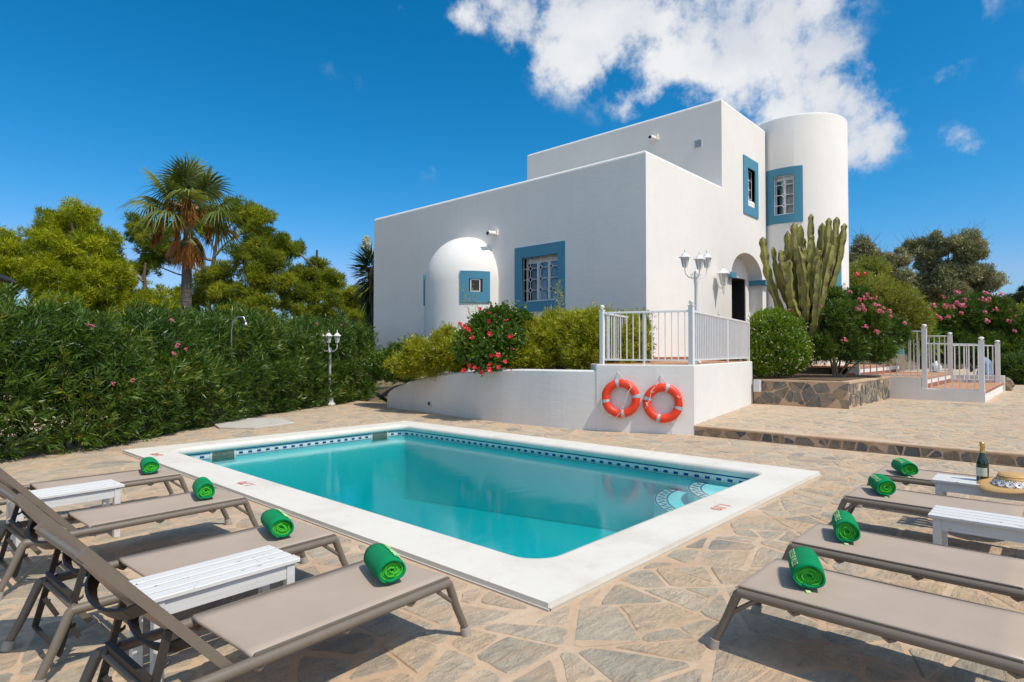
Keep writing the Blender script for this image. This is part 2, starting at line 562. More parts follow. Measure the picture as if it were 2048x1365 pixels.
def band_tile(kind):
    """border mosaic: u along the border in metres, v across it from 0 to 1"""
    a = NT('border mosaic ' + kind)
    uv = a.n('ShaderNodeSeparateXYZ')
    a.l(a.n('ShaderNodeUVMap').outputs[0], uv.inputs[0])
    u, v = uv.outputs[0], uv.outputs[1]
    if kind == 'squares':
        fu = a.math('FRACT', a.math('MULTIPLY', u, 1 / 0.15))
        sq = a.math('MULTIPLY', a.math('LESS_THAN', fu, 0.45),
                    a.math('MULTIPLY', a.math('GREATER_THAN', v, 0.28), a.math('LESS_THAN', v, 0.60)))
        edge = a.math('ADD', a.math('GREATER_THAN', v, 0.86), a.math('LESS_THAN', v, 0.10))
        blue = a.math('MAXIMUM', sq, edge)
    else:
        fu = a.math('PINGPONG', a.math('MULTIPLY', u, 1 / 0.16), 0.5)
        d = a.math('ABSOLUTE', a.math('SUBTRACT', a.math('MULTIPLY', fu, 1.1), a.math('SUBTRACT', v, 0.22)))
        zz = a.math('LESS_THAN', d, 0.13)
        edge = a.math('ADD', a.math('GREATER_THAN', v, 0.88), a.math('LESS_THAN', v, 0.12))
        blue = a.math('MAXIMUM', zz, edge)
    cell = a.n('ShaderNodeTexBrick')
    cell.offset = 0
    cell.inputs['Scale'].default_value = 1.0
    cell.inputs['Brick Width'].default_value = 0.025
    cell.inputs['Row Height'].default_value = 0.2
    cell.inputs['Mortar Size'].default_value = 0.0018
    cell.inputs['Color1'].default_value = (1, 1, 1, 1)
    cell.inputs['Color2'].default_value = (0.82, 0.86, 0.88, 1)
    cell.inputs['Mortar'].default_value = (0.6, 0.62, 0.6, 1)
    a.l(a.n('ShaderNodeUVMap').outputs[0], cell.inputs['Vector'])
    c = a.mix(blue, (0.68, 0.74, 0.70), (0.008, 0.055, 0.27))
    c = a.mix(0.6, c, cell.outputs[0], 'MULTIPLY')
    a.pbr(c, 0.25, 0.5)
    return a.m


M['band'] = band_tile('squares')
M['zigzag'] = band_tile('zigzag')


def mortar():
    a = NT('peach mortar')
    f = a.noise(1.4, 6, 0.65)
    g = a.noise(14, 5, 0.65)
    c = a.ramp(f, [(0.25, (0.46, 0.315, 0.205)), (0.5, (0.56, 0.415, 0.29)), (0.75, (0.63, 0.50, 0.37))])
    c = a.mix(a.ramp(g, [(0.35, (0.5, 0.5, 0.5)), (0.6, (0, 0, 0))]), c, (0.47, 0.31, 0.20))
    h = a.math('MULTIPLY_ADD', a.noise(70, 4, 0.7), 0.25, a.noise(9, 5, 0.6))
    a.pbr(c, 0.95, 0.15, a.bump(h, 0.7, 0.016))
    return a.m


M['mortar'] = mortar()


def stone(name='paving stone', dark=False):
    a = NT(name)
    t = a.attr('tone')
    if dark:
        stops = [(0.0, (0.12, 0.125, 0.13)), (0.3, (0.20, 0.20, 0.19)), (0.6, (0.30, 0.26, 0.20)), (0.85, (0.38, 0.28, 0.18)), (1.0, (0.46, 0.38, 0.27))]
    else:
        stops = [(0.0, (0.33, 0.305, 0.26)), (0.2, (0.45, 0.39, 0.305)), (0.5, (0.54, 0.455, 0.345)), (0.75, (0.61, 0.50, 0.37)), (1.0, (0.62, 0.46, 0.31))]
    c = a.ramp(t, stops)
    off = a.n('ShaderNodeVectorMath', operation='ADD')
    a.l(a.pos(), off.inputs[0])
    comb = a.n('ShaderNodeCombineXYZ')
    a.l(a.math('MULTIPLY', t, 37.0), comb.inputs[2])
    a.l(comb.outputs[0], off.inputs[1])
    mott = a.noise(5.5, 7, 0.7, off.outputs[0], 0.5)
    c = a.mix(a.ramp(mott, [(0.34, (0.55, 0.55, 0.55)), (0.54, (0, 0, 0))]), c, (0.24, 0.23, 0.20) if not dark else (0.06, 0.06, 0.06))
    rust = a.noise(4.2, 6, 0.7, off.outputs[0], 0.7)
    c = a.mix(a.ramp(rust, [(0.56, (0, 0, 0)), (0.72, (0.7, 0.7, 0.7))]), c, (0.50, 0.31, 0.17))
    speck = a.noise(85, 4, 0.75)
    c = a.mix(a.ramp(speck, [(0.36, (0.35, 0.35, 0.35)), (0.48, (0, 0, 0))]), c, (0.20, 0.18, 0.15))
    if not dark:
        dust = a.noise(2.1, 8, 0.68, None, 0.4)
        c = a.mix(a.ramp(dust, [(0.46, (0, 0, 0)), (0.64, (0.9, 0.9, 0.9))]), c, (0.60, 0.43, 0.29))
    lay = a.n('ShaderNodeMapping')
    lay.inputs['Scale'].default_value = (1, 3.2, 1)
    a.l(off.outputs[0], lay.inputs['Vector'])
    cleft = a.noise(7, 7, 0.72, lay.outputs[0], 1.2)
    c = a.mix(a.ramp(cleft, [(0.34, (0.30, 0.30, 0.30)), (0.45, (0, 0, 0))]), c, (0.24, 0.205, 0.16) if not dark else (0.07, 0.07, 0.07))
    h = a.math('MULTIPLY_ADD', speck, 0.30, a.math('ADD', cleft, a.noise(13, 6, 0.68, off.outputs[0])))
    a.pbr(c, 0.9, 0.2, a.bump(h, 1.0, 0.020))
    return a.m


M['stone'] = stone()
M['stone_dark'] = stone('wall stone', True)


def terracotta():
    a = NT('terracotta tiles')
    br = a.n('ShaderNodeTexBrick')
    br.offset = 0
    br.inputs['Scale'].default_value = 1.0
    br.inputs['Brick Width'].default_value = 0.33
    br.inputs['Row Height'].default_value = 0.33
    br.inputs['Mortar Size'].default_value = 0.008
    br.inputs['Color1'].default_value = (0.42, 0.19, 0.095, 1)
    br.inputs['Color2'].default_value = (0.50, 0.25, 0.13, 1)
    br.inputs['Mortar'].default_value = (0.50, 0.36, 0.26, 1)
    a.l(a.pos(), br.inputs['Vector'])
    c = a.mix(a.ramp(a.noise(3, 5), [(0.3, (0, 0, 0)), (0.7, (0.4, 0.4, 0.4))]), br.outputs[0], (0.50, 0.30, 0.18))
    a.pbr(c, 0.75, 0.3)
    return a.m


M['terracotta'] = terracotta()
M['terracotta_edge'] = simple('terracotta edge', (0.33, 0.125, 0.07), 0.8, 0.15, 9)


def red_paint():
    a = NT('worn red paint')
    c = a.mix(a.ramp(a.noise(60, 4, 0.7), [(0.45, (0, 0, 0)), (0.55, (0.7, 0.7, 0.7))]), (0.62, 0.05, 0.04), (0.75, 0.5, 0.45))
    a.pbr(c, 0.7, 0.3)
    return a.m


M['red_paint'] = red_paint()


def straw():
    a = NT('woven straw')
    w = a.n('ShaderNodeTexWave', wave_type='RINGS', rings_direction='Z')
    w.inputs['Scale'].default_value = 38
    w.inputs['Distortion'].default_value = 2.0
    w.inputs['Detail'].default_value = 3
    a.l(a.coord(), w.inputs['Vector'])
    c = a.ramp(w.outputs['Fac'], [(0.1, (0.42, 0.21, 0.07)), (0.6, (0.66, 0.40, 0.16)), (1.0, (0.76, 0.52, 0.25))])
    a.pbr(c, 0.7, 0.3, a.bump(w.outputs['Fac'], 0.6, 0.003))
    return a.m


M['straw'] = straw()


def cactus_mat():
    a = NT('cactus skin')
    f = a.noise(3.0, 6, 0.6)
    c = a.ramp(f, [(0.3, (0.15, 0.155, 0.035)), (0.55, (0.235, 0.228, 0.05)), (0.75, (0.33, 0.305, 0.08))])
    spots = a.noise(9, 5, 0.7)
    c = a.mix(a.ramp(spots, [(0.63, (0, 0, 0)), (0.70, (0.9, 0.9, 0.9))]), c, (0.10, 0.075, 0.045))
    rib = a.attr('tone')
    c = a.mix(rib, c, (0.11, 0.085, 0.05))
    a.pbr(c, 0.6, 0.4, a.bump(a.noise(20, 4), 0.3, 0.02))
    return a.m


M['cactus'] = cactus_mat()


def palm_trunk():
    a = NT('palm trunk')
    mp = a.n('ShaderNodeMapping')
    mp.inputs['Scale'].default_value = (3, 3, 22)
    a.l(a.pos(), mp.inputs['Vector'])
    r_ = a.noise(1.0, 4, 0.6, mp.outputs[0])
    c = a.ramp(r_, [(0.3, (0.075, 0.062, 0.052)), (0.7, (0.19, 0.16, 0.135))])
    a.pbr(c, 0.95, 0.2, a.bump(r_, 0.9, 0.04))
    return a.m


M['palm_trunk'] = palm_trunk()


def dry_ground():
    a = NT('dry ground')
    f = a.noise(0.6, 7, 0.65)
    c = a.ramp(f, [(0.3, (0.10, 0.10, 0.045)), (0.5, (0.20, 0.155, 0.085)), (0.7, (0.30, 0.22, 0.13))])
    a.pbr(c, 0.95, 0.1, a.bump(a.noise(5, 6), 0.8, 0.05))
    return a.m


M['ground'] = dry_ground()


# ---------------------------------------------------------------- mesh helpers
class MB:
    def __init__(self, org=(0, 0, 0)):
        self.v = []
        self.f = []
        self.sm = []
        self.org = Vector(org)

    def add(self, vs, fs, smooth=False):
        b = len(self.v)
        self.v += [tuple(Vector(p) - self.org) for p in vs]
        self.f += [tuple(b + i for i in f) for f in fs]
        self.sm += [smooth] * len(fs)
        return self

    def box(self, lo, hi, rot=None):
        (x0, y0, z0), (x1, y1, z1) = lo, hi
        vs = [(x0, y0, z0), (x1, y0, z0), (x1, y1, z0), (x0, y1, z0), (x0, y0, z1), (x1, y0, z1), (x1, y1, z1), (x0, y1, z1)]
        if rot:
            vs = [tuple(rot @ Vector(p)) for p in vs]
        return self.add(vs, [(0, 3, 2, 1), (4, 5, 6, 7), (0, 1, 5, 4), (1, 2, 6, 5), (2, 3, 7, 6), (3, 0, 4, 7)])

    def bar(self, a, b, w, h, up=(0, 0, 1)):
        a, b = Vector(a), Vector(b)
        d = (b - a).normalized()
        s = d.cross(Vector(up))
        if s.length < 1e-4:
            s = d.cross(Vector((1, 0, 0)))
        s.normalize()
        u = s.cross(d)
        vs = []
        for p in (a, b):
            for i, j in ((-1, -1), (1, -1), (1, 1), (-1, 1)):
                vs.append(p + s * (i * w / 2) + u * (j * h / 2))
        return self.add(vs, [(3, 2, 1, 0), (4, 5, 6, 7), (0, 1, 5, 4), (1, 2, 6, 5), (2, 3, 7, 6), (3, 0, 4, 7)])

    def tube(self, path, r, n=8, caps=True, smooth=True):
        P = [Vector(p) for p in path]
        rr = r if isinstance(r, (list, tuple)) else [r] * len(P)
        vs, fs = [], []
        prev = None
        for i, p in enumerate(P):
            if i == 0:
                d = P[1] - P[0]
            elif i == len(P) - 1:
                d = P[-1] - P[-2]
            else:
                d = (P[i + 1] - P[i]).normalized() + (P[i] - P[i - 1]).normalized()
            if d.length < 1e-7:
                d = Vector((0, 0, 1))
            d.normalize()
            if prev is None:
                s = d.cross(Vector((0, 0, 1)))
                if s.length < 1e-3:
                    s = d.cross(Vector((1, 0, 0)))
            else:
                s = prev - d * prev.dot(d)
            s.normalize()
            prev = s
            u = d.cross(s)
            for k in range(n):
                a = 2 * math.pi * k / n
                vs.append(p + (s * math.cos(a) + u * math.sin(a)) * rr[i])
        for i in range(len(P) - 1):
            for k in range(n):
                a, b = i * n + k, i * n + (k + 1) % n
                fs.append((a, b, b + n, a + n))
        self.add(vs, fs, smooth)
        if caps:
            self.add(vs[:n], [tuple(range(n - 1, -1, -1))])
            self.add(vs[-n:], [tuple(range(n))])
        return self

    def lathe(self, prof, c=(0, 0, 0), n=24, smooth=True, a0=0.0, a1=2 * math.pi, sx=1.0, sy=1.0):
        full = abs(a1 - a0 - 2 * math.pi) < 1e-6
        m = n if full else n + 1
        vs, fs = [], []
        for (r, z) in prof:
            for k in range(m):
                a = a0 + (a1 - a0) * k / n
                vs.append((c[0] + r * math.cos(a) * sx, c[1] + r * math.sin(a) * sy, c[2] + z))
        for i in range(len(prof) - 1):
            for k in range(n):
                k2 = (k + 1) % m
                fs.append((i * m + k, i * m + k2, (i + 1) * m + k2, (i + 1) * m + k))
        return self.add(vs, fs, smooth)

    def prism(self, poly, z0, z1):
        n = len(poly)
        zt = z1 if isinstance(z1, (list, tuple)) else [z1] * n
        vs = [(p[0], p[1], z0) for p in poly] + [(p[0], p[1], zt[i]) for i, p in enumerate(poly)]
        fs = [tuple(range(n - 1, -1, -1)), tuple(range(n, 2 * n))]
        fs += [(i, (i + 1) % n, n + (i + 1) % n, n + i) for i in range(n)]
        return self.add(vs, fs)

    def build(self, name, mat, parent=None, tone=None):
        me = bpy.data.meshes.new(name)
        me.from_pydata(self.v, [], self.f)
        me.polygons.foreach_set('use_smooth', self.sm)
        if tone is not None:
            at = me.attributes.new('tone', 'FLOAT', 'FACE')
            at.data.foreach_set('value', tone if hasattr(tone, '__len__') else [tone] * len(self.f))
        me.materials.append(mat)
        me.update()
        o = bpy.data.objects.new(name, me)
        COL.objects.link(o)
        o.parent = parent
        return o


def fast_mesh(name, verts, nper, mat, tone=None, parent=None, smooth=False):
    """verts (F*nper, 3) array: every face owns nper consecutive vertices"""
    verts = np.asarray(verts, dtype=np.float32).reshape(-1, 3)
    nf = len(verts) // nper
    me = bpy.data.meshes.new(name)
    me.vertices.add(len(verts))
    me.vertices.foreach_set('co', verts.ravel())
    me.loops.add(len(verts))
    me.loops.foreach_set('vertex_index', np.arange(len(verts), dtype=np.int32))
    me.polygons.add(nf)
    me.polygons.foreach_set('loop_start', np.arange(0, len(verts), nper, dtype=np.int32))
    me.polygons.foreach_set('loop_total', np.full(nf, nper, dtype=np.int32))
    if tone is not None:
        at = me.attributes.new('tone', 'FLOAT', 'FACE')
        at.data.foreach_set('value', np.asarray(tone, dtype=np.float32))
    me.materials.append(mat)
    me.update(calc_edges=True)
    o = bpy.data.objects.new(name, me)
    COL.objects.link(o)
    o.parent = parent
    return o


def tag(o, label=None, cat=None, group=None, kind=None):
    if label: o['label'] = label
    if cat: o['category'] = cat
    if group: o['group'] = group
    if kind: o['kind'] = kind
    return o


def empty(name, loc, label=None, cat=None, group=None, rz=0.0):
    o = bpy.data.objects.new(name, None)
    o.empty_display_size = 0.1
    COL.objects.link(o)
    o.location = loc
    o.rotation_euler = (0, 0, rz)
    return tag(o, label, cat, group)


def copy_tree(o, parent=None):
    c = o.copy()
    COL.objects.link(c)
    c.parent = parent
    for ch in list(o.children):
        copy_tree(ch, c)
    return c


def set_uv(o, fn):
    me = o.data
    uv = me.uv_layers.new(name='UVMap')
    for lp in me.loops:
        uv.data[lp.index].uv = fn(me.vertices[lp.vertex_index].co)


def cut(o, cutters):
    """boolean difference, baked; the cutters are removed"""
    for c in cutters:
        m = o.modifiers.new('cut', 'BOOLEAN')
        m.operation = 'DIFFERENCE'
        m.solver = 'EXACT'
        m.object = c
    bpy.context.view_layer.update()
    dg = bpy.context.evaluated_depsgraph_get()
    me = bpy.data.meshes.new_from_object(o.evaluated_get(dg))
    o.modifiers.clear()
    old = o.data
    o.data = me
    me.name = o.name
    bpy.data.meshes.remove(old)
    for c in cutters:
        d = c.data
        bpy.data.objects.remove(c)
        bpy.data.meshes.remove(d)
    return o


def bevel(o, width, seg=3, sel=None):
    bm = bmesh.new()
    bm.from_mesh(o.data)
    bmesh.ops.remove_doubles(bm, verts=bm.verts, dist=1e-5)
    ed = [e for e in bm.edges if (sel is None or sel(e))]
    bmesh.ops.bevel(bm, geom=ed, offset=width, segments=seg, profile=0.5, affect='EDGES')
    bm.to_mesh(o.data)
    bm.free()
    o.data.update()
    return o


# ---------------------------------------------------------------- ground, terrace, pool
PX0, PX1, PY0, PY1 = 2.75, 8.0, 2.235, 10.38      # outside of the coping
IX0, IX1, IY0, IY1 = 3.21, 7.56, 2.69, 9.93       # water basin
WATER = -0.135


def sheet_with_hole(name, x0, x1, y0, y1, hole, z, mat):
    hx0, hx1, hy0, hy1 = hole
    xs, ys = [x0, hx0, hx1, x1], [y0, hy0, hy1, y1]
    mb = MB()
    for i in range(3):
        for j in range(3):
            if i == 1 and j == 1:
                continue
            mb.add([(xs[i], ys[j], z), (xs[i + 1], ys[j], z), (xs[i + 1], ys[j + 1], z), (xs[i], ys[j + 1], z)], [(0, 1, 2, 3)])
    return mb.build(name, mat)


g = sheet_with_hole('ground', -600, 600, -600, 600, (-3.0, 10.0, -3.0, 12.0), -0.06, M['ground'])
tag(g, kind='structure')
terrace = sheet_with_hole('pool_terrace', -7, 10.6, -7, 17.5, (3.0, 7.8, 2.45, 10.15), 0.0, M['mortar'])
tag(terrace, kind='structure')


def poly_area(p):
    return 0.5 * abs(sum(p[k][0] * p[(k + 1) % len(p)][1] - p[(k + 1) % len(p)][0] * p[k][1] for k in range(len(p))))


def half(poly, mx, my, nx_, ny_):
    new = []
    m = len(poly)
    for k in range(m):
        p, q = poly[k], poly[(k + 1) % m]
        dp = (p[0] - mx) * nx_ + (p[1] - my) * ny_
        dq = (q[0] - mx) * nx_ + (q[1] - my) * ny_
        if dp <= 0:
            new.append(p)
        if (dp < 0 < dq) or (dq < 0 < dp):
            t = dp / (dp - dq)
            new.append((p[0] + t * (q[0] - p[0]), p[1] + t * (q[1] - p[1])))
    return new


def shatter(poly, cell, rng, depth=0):
    """split a slab by straight cracks until the pieces are of flagstone size"""
    a = poly_area(poly)
    if a < cell * cell * rng.uniform(0.55, 1.7) or depth > 3:
        return [poly]
    cx_ = sum(p[0] for p in poly) / len(poly)
    cy_ = sum(p[1] for p in poly) / len(poly)
    sxx = sum((p[0] - cx_) ** 2 for p in poly)
    syy = sum((p[1] - cy_) ** 2 for p in poly)
    sxy = sum((p[0] - cx_) * (p[1] - cy_) for p in poly)
    ang = 0.5 * math.atan2(2 * sxy, sxx - syy) + rng.gauss(0, 0.45)
    k = 0.16 * math.sqrt(a)
    mx, my = cx_ + rng.uniform(-k, k), cy_ + rng.uniform(-k, k)
    n_ = (math.cos(ang), math.sin(ang))
    out = []
    for sg in (1, -1):
        q = half(poly, mx, my, n_[0] * sg, n_[1] * sg)
        if len(q) >= 3:
            out += shatter(q, cell, rng, depth + 1)
    return out


def inset(poly, gap, rng):
    cx_ = sum(p[0] for p in poly) / len(poly)
    cy_ = sum(p[1] for p in poly) / len(poly)
    q = poly
    m = len(poly)
    for k in range(m):
        p0, p1 = poly[k], poly[(k + 1) % m]
        dx, dy = p1[0] - p0[0], p1[1] - p0[1]
        L = math.hypot(dx, dy)
        if L < 1e-5:
            continue
        nx_, ny_ = dy / L, -dx / L
        if (cx_ - p0[0]) * nx_ + (cy_ - p0[1]) * ny_ > 0:
            nx_, ny_ = -nx_, -ny_
        g_ = gap * rng.choice((0.22, 0.35, 0.5, 0.8, 1.3))
        q = half(q, p0[0] - nx_ * g_, p0[1] - ny_ * g_, nx_, ny_)
        if len(q) < 3:
            return None
    return q


def voronoi_stones(w, h, cell, gap, rng, keep=None, clips=None, squash=1.0, big=1.0):
    """irregular flagstone outlines over a w x h rectangle, in metres"""
    cs = cell * big
    nx, ny = max(1, int(w / (cs * squash))), max(1, int(h / cs))
    cw, chh = w / nx, h / ny
    pts, idx = [], {}
    for i in range(-1, nx + 1):
        for j in range(-1, ny + 1):
            p = ((i + 0.5 + (rng.random() - 0.5) * 0.95) * cw, (j + 0.5 + (rng.random() - 0.5) * 0.95) * chh)
            if rng.random() > 0.10:
                idx[(i, j)] = p
    out = []
    for i in range(nx):
        for j in range(ny):
            if (i, j) not in idx:
                continue
            c = idx[(i, j)]
            poly = [(0, 0), (w, 0), (w, h), (0, h)]
            near = []
            for a in range(-3, 4):
                for b in range(-3, 4):
                    if (a or b) and (i + a, j + b) in idx:
                        near.append(idx[(i + a, j + b)])
            lines = []
            for q in near:
                mx, my = (c[0] + q[0]) / 2, (c[1] + q[1]) / 2
                lines.append((mx, my, q[0] - c[0], q[1] - c[1]))
            for mx, my, nx_, ny_ in lines:
                new = []
                m = len(poly)
                if m < 3:
                    break
                for k in range(m):
                    p, q = poly[k], poly[(k + 1) % m]
                    dp = (p[0] - mx) * nx_ + (p[1] - my) * ny_
                    dq = (q[0] - mx) * nx_ + (q[1] - my) * ny_
                    if dp <= 0:
                        new.append(p)
                    if (dp < 0 < dq) or (dq < 0 < dp):
                        t = dp / (dp - dq)
                        new.append((p[0] + t * (q[0] - p[0]), p[1] + t * (q[1] - p[1])))
                poly = new
            if len(poly) < 3:
                continue
            for piece in shatter(poly, cell, rng):
                pc = (sum(p[0] for p in piece) / len(piece), sum(p[1] for p in piece) / len(piece))
                if keep and not keep(*pc):
                    continue
                if clips:
                    for ln_ in clips(pc):
                        piece = half(piece, *ln_)
                        if len(piece) < 3: break
                    if len(piece) < 3: continue
                q = inset(piece, gap, rng)
                if q is None:
                    continue
                area = poly_area(q)
                if area < cell * cell * 0.07:
                    continue
                cx_ = sum(p[0] for p in q) / len(q)
                cy_ = sum(p[1] for p in q) / len(q)
                ring = []
                m = len(q)
                for k in range(m):
                    p0, p1 = q[k], q[(k + 1) % m]
                    L = math.hypot(p1[0] - p0[0], p1[1] - p0[1])
                    if L < 0.04 * cell:
                        continue
                    ch = min(0.34, rng.uniform(0.04, 0.15) * cell / L)
                    nseg = 2 if L > cell * 0.45 else 1
                    ts = [ch] + [t_ / (nseg + 1) + rng.uniform(-.05, .05) for t_ in range(1, nseg + 1)] * (L > cell * 0.25) + [1 - ch]
                    for t in ts:
                        x, y = p0[0] + t * (p1[0] - p0[0]), p0[1] + t * (p1[1] - p0[1])
                        w_ = rng.uniform(-0.03, 0.012) * cell
                        d_ = math.hypot(x - cx_, y - cy_) + 1e-6
                        ring.append((x + (x - cx_) / d_ * w_, y + (y - cy_) / d_ * w_))
                if len(ring) >= 5:
                    out.append((ring, (cx_, cy_), area))
    return out


def stone_geo(ring, c, top, rng, to3):
    """a slab with a chamfered, slightly uneven top"""
    n = len(ring)
    tx, ty = rng.uniform(-0.02, 0.02), rng.uniform(-0.02, 0.02)
    vs = []
    for (x, y) in ring:
        vs.append(to3(x, y, -0.012))
    for (x, y) in ring:
        vs.append(to3(x, y, top * 0.35))
    for (x, y) in ring:
        xx, yy = c[0] + (x - c[0]) * 0.955, c[1] + (y - c[1]) * 0.955
        vs.append(to3(xx, yy, top + (xx - c[0]) * tx + (yy - c[1]) * ty))
    fs = []
    for lv in (0, 1):
        for k in range(n):
            k2 = (k + 1) % n
            fs.append((lv * n + k, lv * n + k2, (lv + 1) * n + k2, (lv + 1) * n + k))
    fs.append(tuple(range(2 * n, 3 * n)))
    return vs, fs


def lay_stones(host, stones, to3, mat, rng, rank, name, limit, top=(0.002, 0.0065), tone=lambda r: r.random(), flip=False):
    stones = sorted(stones, key=rank)
    rest = MB()
    rt = []
    for i, (ring, c, area) in enumerate(stones):
        vs, fs = stone_geo(ring, c, rng.uniform(*top), rng, to3)
        if flip:
            fs = [tuple(reversed(f)) for f in fs]
        t = tone(rng)
        if i < limit:
            MB().add(vs, fs).build(name, mat, host, tone=t)
        else:
            rest.add(vs, fs)
            rt += [t] * len(fs)
    if rest.v:
        o = rest.build('small_' + name + 's', mat, host, tone=rt)
        tag(o, kind='stuff')


CAMV = Vector((0, 0, 1.5))


def seen_size(to3, cell):
    def f(s):
        p = Vector(to3(s[1][0], s[1][1], 0))
        q = p - CAMV
        fwd = q.x * 0.7373 + q.y * 0.6756
        side = q.x * 0.6756 - q.y * 0.7373
        pen = 0 if fwd > 0.6 and abs(side) < fwd * 0.93 and (fwd > 2.4 or q.length > 2.4) else 1e3
        return q.length - 1.5 * math.sqrt(s[2]) + pen
    return f


rng = random.Random(11)
OX, OY = -1.6, -3.2


def in_view(x, y):
    X, Y = x + OX, y + OY
    if PX0 < X < PX1 and PY0 < Y < PY1:
        return False
    fwd, side = X * 0.7373 + Y * 0.6756, X * 0.6756 - Y * 0.7373
    if fwd < 0.2 and X * X + Y * Y > 9: return False
    if abs(side) > fwd * 1.0 + 1.6: return False
    # beyond the hedge or the white wall
    if Y > 10.3 + max(0, X - 1.4) * 0.62 + 0.9: return False
    return X < 10.28


def pool_clips(c):
    X, Y = c[0] + OX, c[1] + OY
    out = []
    e = 0.03
    dx0, dx1, dy0, dy1 = PX0 - X, X - PX1, PY0 - Y, Y - PY1
    m = max(dx0, dx1, dy0, dy1)
    if m < 0.8:
        if m == dx0: out.append((PX0 - e - OX, 0, 1, 0))
        elif m == dx1: out.append((PX1 + e - OX, 0, -1, 0))
        elif m == dy0: out.append((0, PY0 - e - OY, 0, 1))
        else: out.append((0, PY1 + e - OY, 0, -1))
    out.append((10.27 - OX, 0, 1, 0))
    return out


st = voronoi_stones(11.9, 19.2, 0.335, 0.021, rng, in_view, pool_clips, big=2.0)
to_low = lambda x, y, z: (x + OX, y + OY, z)
lay_stones(terrace, st, to_low, M['stone'], rng, seen_size(to_low, 0.335), 'paving_stone', 295, tone=lambda r: min(1, max(0, r.gauss(0.58, 0.28))))

# upper terrace, one step up
UT = 0.18
mb = MB()
mb.box((10.33, -14, -0.3), (60, 8.5, UT))
upper = mb.build('upper_terrace', M['mortar'])
tag(upper, kind='structure')
mb = MB()
mb.tube([(10.33, -14, UT - 0.022), (10.33, 4.99, UT - 0.022)], 0.024, 8)
mb.build('step_nosing', M['mortar'], upper)
UX, UY = 10.42, -7.0


def keep_up(x, y):
    X, Y = x + UX, y + UY
    fwd, side = X * 0.7373 + Y * 0.6756, X * 0.6756 - Y * 0.7373
    if side > fwd * 0.93 + 0.5: return False
    if X < 15.7 and Y > 4.95 + (X - 10.3) * 0.18: return False
    if X > 15.5 and Y > 3.75: return False
    return not (19.9 < X < 26.6 and Y > 1.45)


st = voronoi_stones(20, 14.2, 0.33, 0.028, rng, keep_up, squash=1.15, big=1.9)
to_up = lambda x, y, z: (x + UX, y + UY, z + UT)
lay_stones(upper, st, to_up, M['stone'], rng, seen_size(to_up, 0.4), 'flagstone', 180, tone=lambda r: min(1, max(0, r.gauss(0.60, 0.2))))
# riser of the step, faced with upright stones
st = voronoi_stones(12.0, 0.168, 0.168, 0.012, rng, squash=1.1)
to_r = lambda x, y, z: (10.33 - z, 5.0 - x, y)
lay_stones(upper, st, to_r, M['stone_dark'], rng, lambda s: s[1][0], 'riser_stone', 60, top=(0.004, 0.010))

# pool basin
def round_rect(x0, x1, y0, y1, r, n=8):
    pts = []
    for cx_, cy_, a0 in ((x1 - r, y0 + r, -90), (x1 - r, y1 - r, 0), (x0 + r, y1 - r, 90), (x0 + r, y0 + r, 180)):
        for k in range(n + 1):
            a = R(a0 + 90 * k / n)
            pts.append((cx_ + r * math.cos(a), cy_ + r * math.sin(a)))
    return pts


pool = empty('swimming_pool', (5.4, 6.3, 0), 'rectangular swimming pool with white coping and turquoise water', 'swimming pool')
PO = (5.4, 6.3, 0)
CR = 0.27
inner = round_rect(IX0, IX1, IY0, IY1, CR)
NP = len(inner)


def corner_of(k):
    q = k // 9
    return [(PX1, PY0), (PX1, PY1), (PX0, PY1), (PX0, PY0)][q]


def outer_pt(k):
    q, j = divmod(k, 9)
    cxx, cyy = corner_of(k)
    p = inner[k]
    if j == 0 or j == 8:
        # straight out from the tangent point
        if (q, j) in ((0, 0), (3, 8)): return (p[0], PY0)
        if (q, j) in ((0, 8), (1, 0)): return (PX1, p[1])
        if (q, j) in ((1, 8), (2, 0)): return (p[0], PY1)
        return (PX0, p[1])
    # walk round the corner
    a = outer_pt(q * 9)
    b = outer_pt(q * 9 + 8)
    t = j / 8
    if t < 0.5:
        s = t * 2
        return (a[0] + (cxx - a[0]) * s, a[1] + (cyy - a[1]) * s)
    s = (t - 0.5) * 2
    return (cxx + (b[0] - cxx) * s, cyy + (b[1] - cyy) * s)


def offset_in(k, d):
    """inner outline moved by d towards the pool centre (d<0: outwards)"""
    q, j = divmod(k, 9)
    a = R([-90, 0, 90, 180][q] + 90 * j / 8)
    return (inner[k][0] - math.cos(a) * d, inner[k][1] - math.sin(a) * d)


rings = []
prof = [(0.0, -0.066), (0.030, -0.060), (0.046, -0.035), (0.048, -0.005), (0.040, 0.022), (0.020, 0.038), (-0.012, 0.045)]
for d, z in prof:
    rings.append([(*offset_in(k, d), z) for k in range(NP)])
rings.append([(*outer_pt(k), 0.045) for k in range(NP)])
rings.append([(*outer_pt(k), 0.002) for k in range(NP)])
mb = MB(PO)
vs = [p for r_ in rings for p in r_]
fs_s, fs_f = [], []
for i in range(len(rings) - 1):
    for k in range(NP):
        k2 = (k + 1) % NP
        f = (i * NP + k2, i * NP + k, (i + 1) * NP + k, (i + 1) * NP + k2)
        (fs_s if i < 6 else fs_f).append(f)
mb.add(vs, fs_s, True)
mb.add(vs, fs_f, False)
coping = mb.build('coping', M['coping'], pool)
# thin render lip under the slab
mb = MB(PO)
for a, b in (((PX0 - 0.012, PY0 - 0.012), (PX0 + 0.01, PY1)), ((PX0, PY0 - 0.012), (PX1 + 0.012, PY0 + 0.01)), ((PX1 - 0.01, PY0), (PX1 + 0.012, PY1)), ((PX0, PY1 - 0.01), (PX1, PY1 + 0.012))):
    mb.box((a[0], a[1], -0.01), (b[0], b[1], 0.012))
mb.build('base_lip', M['slab'], pool)
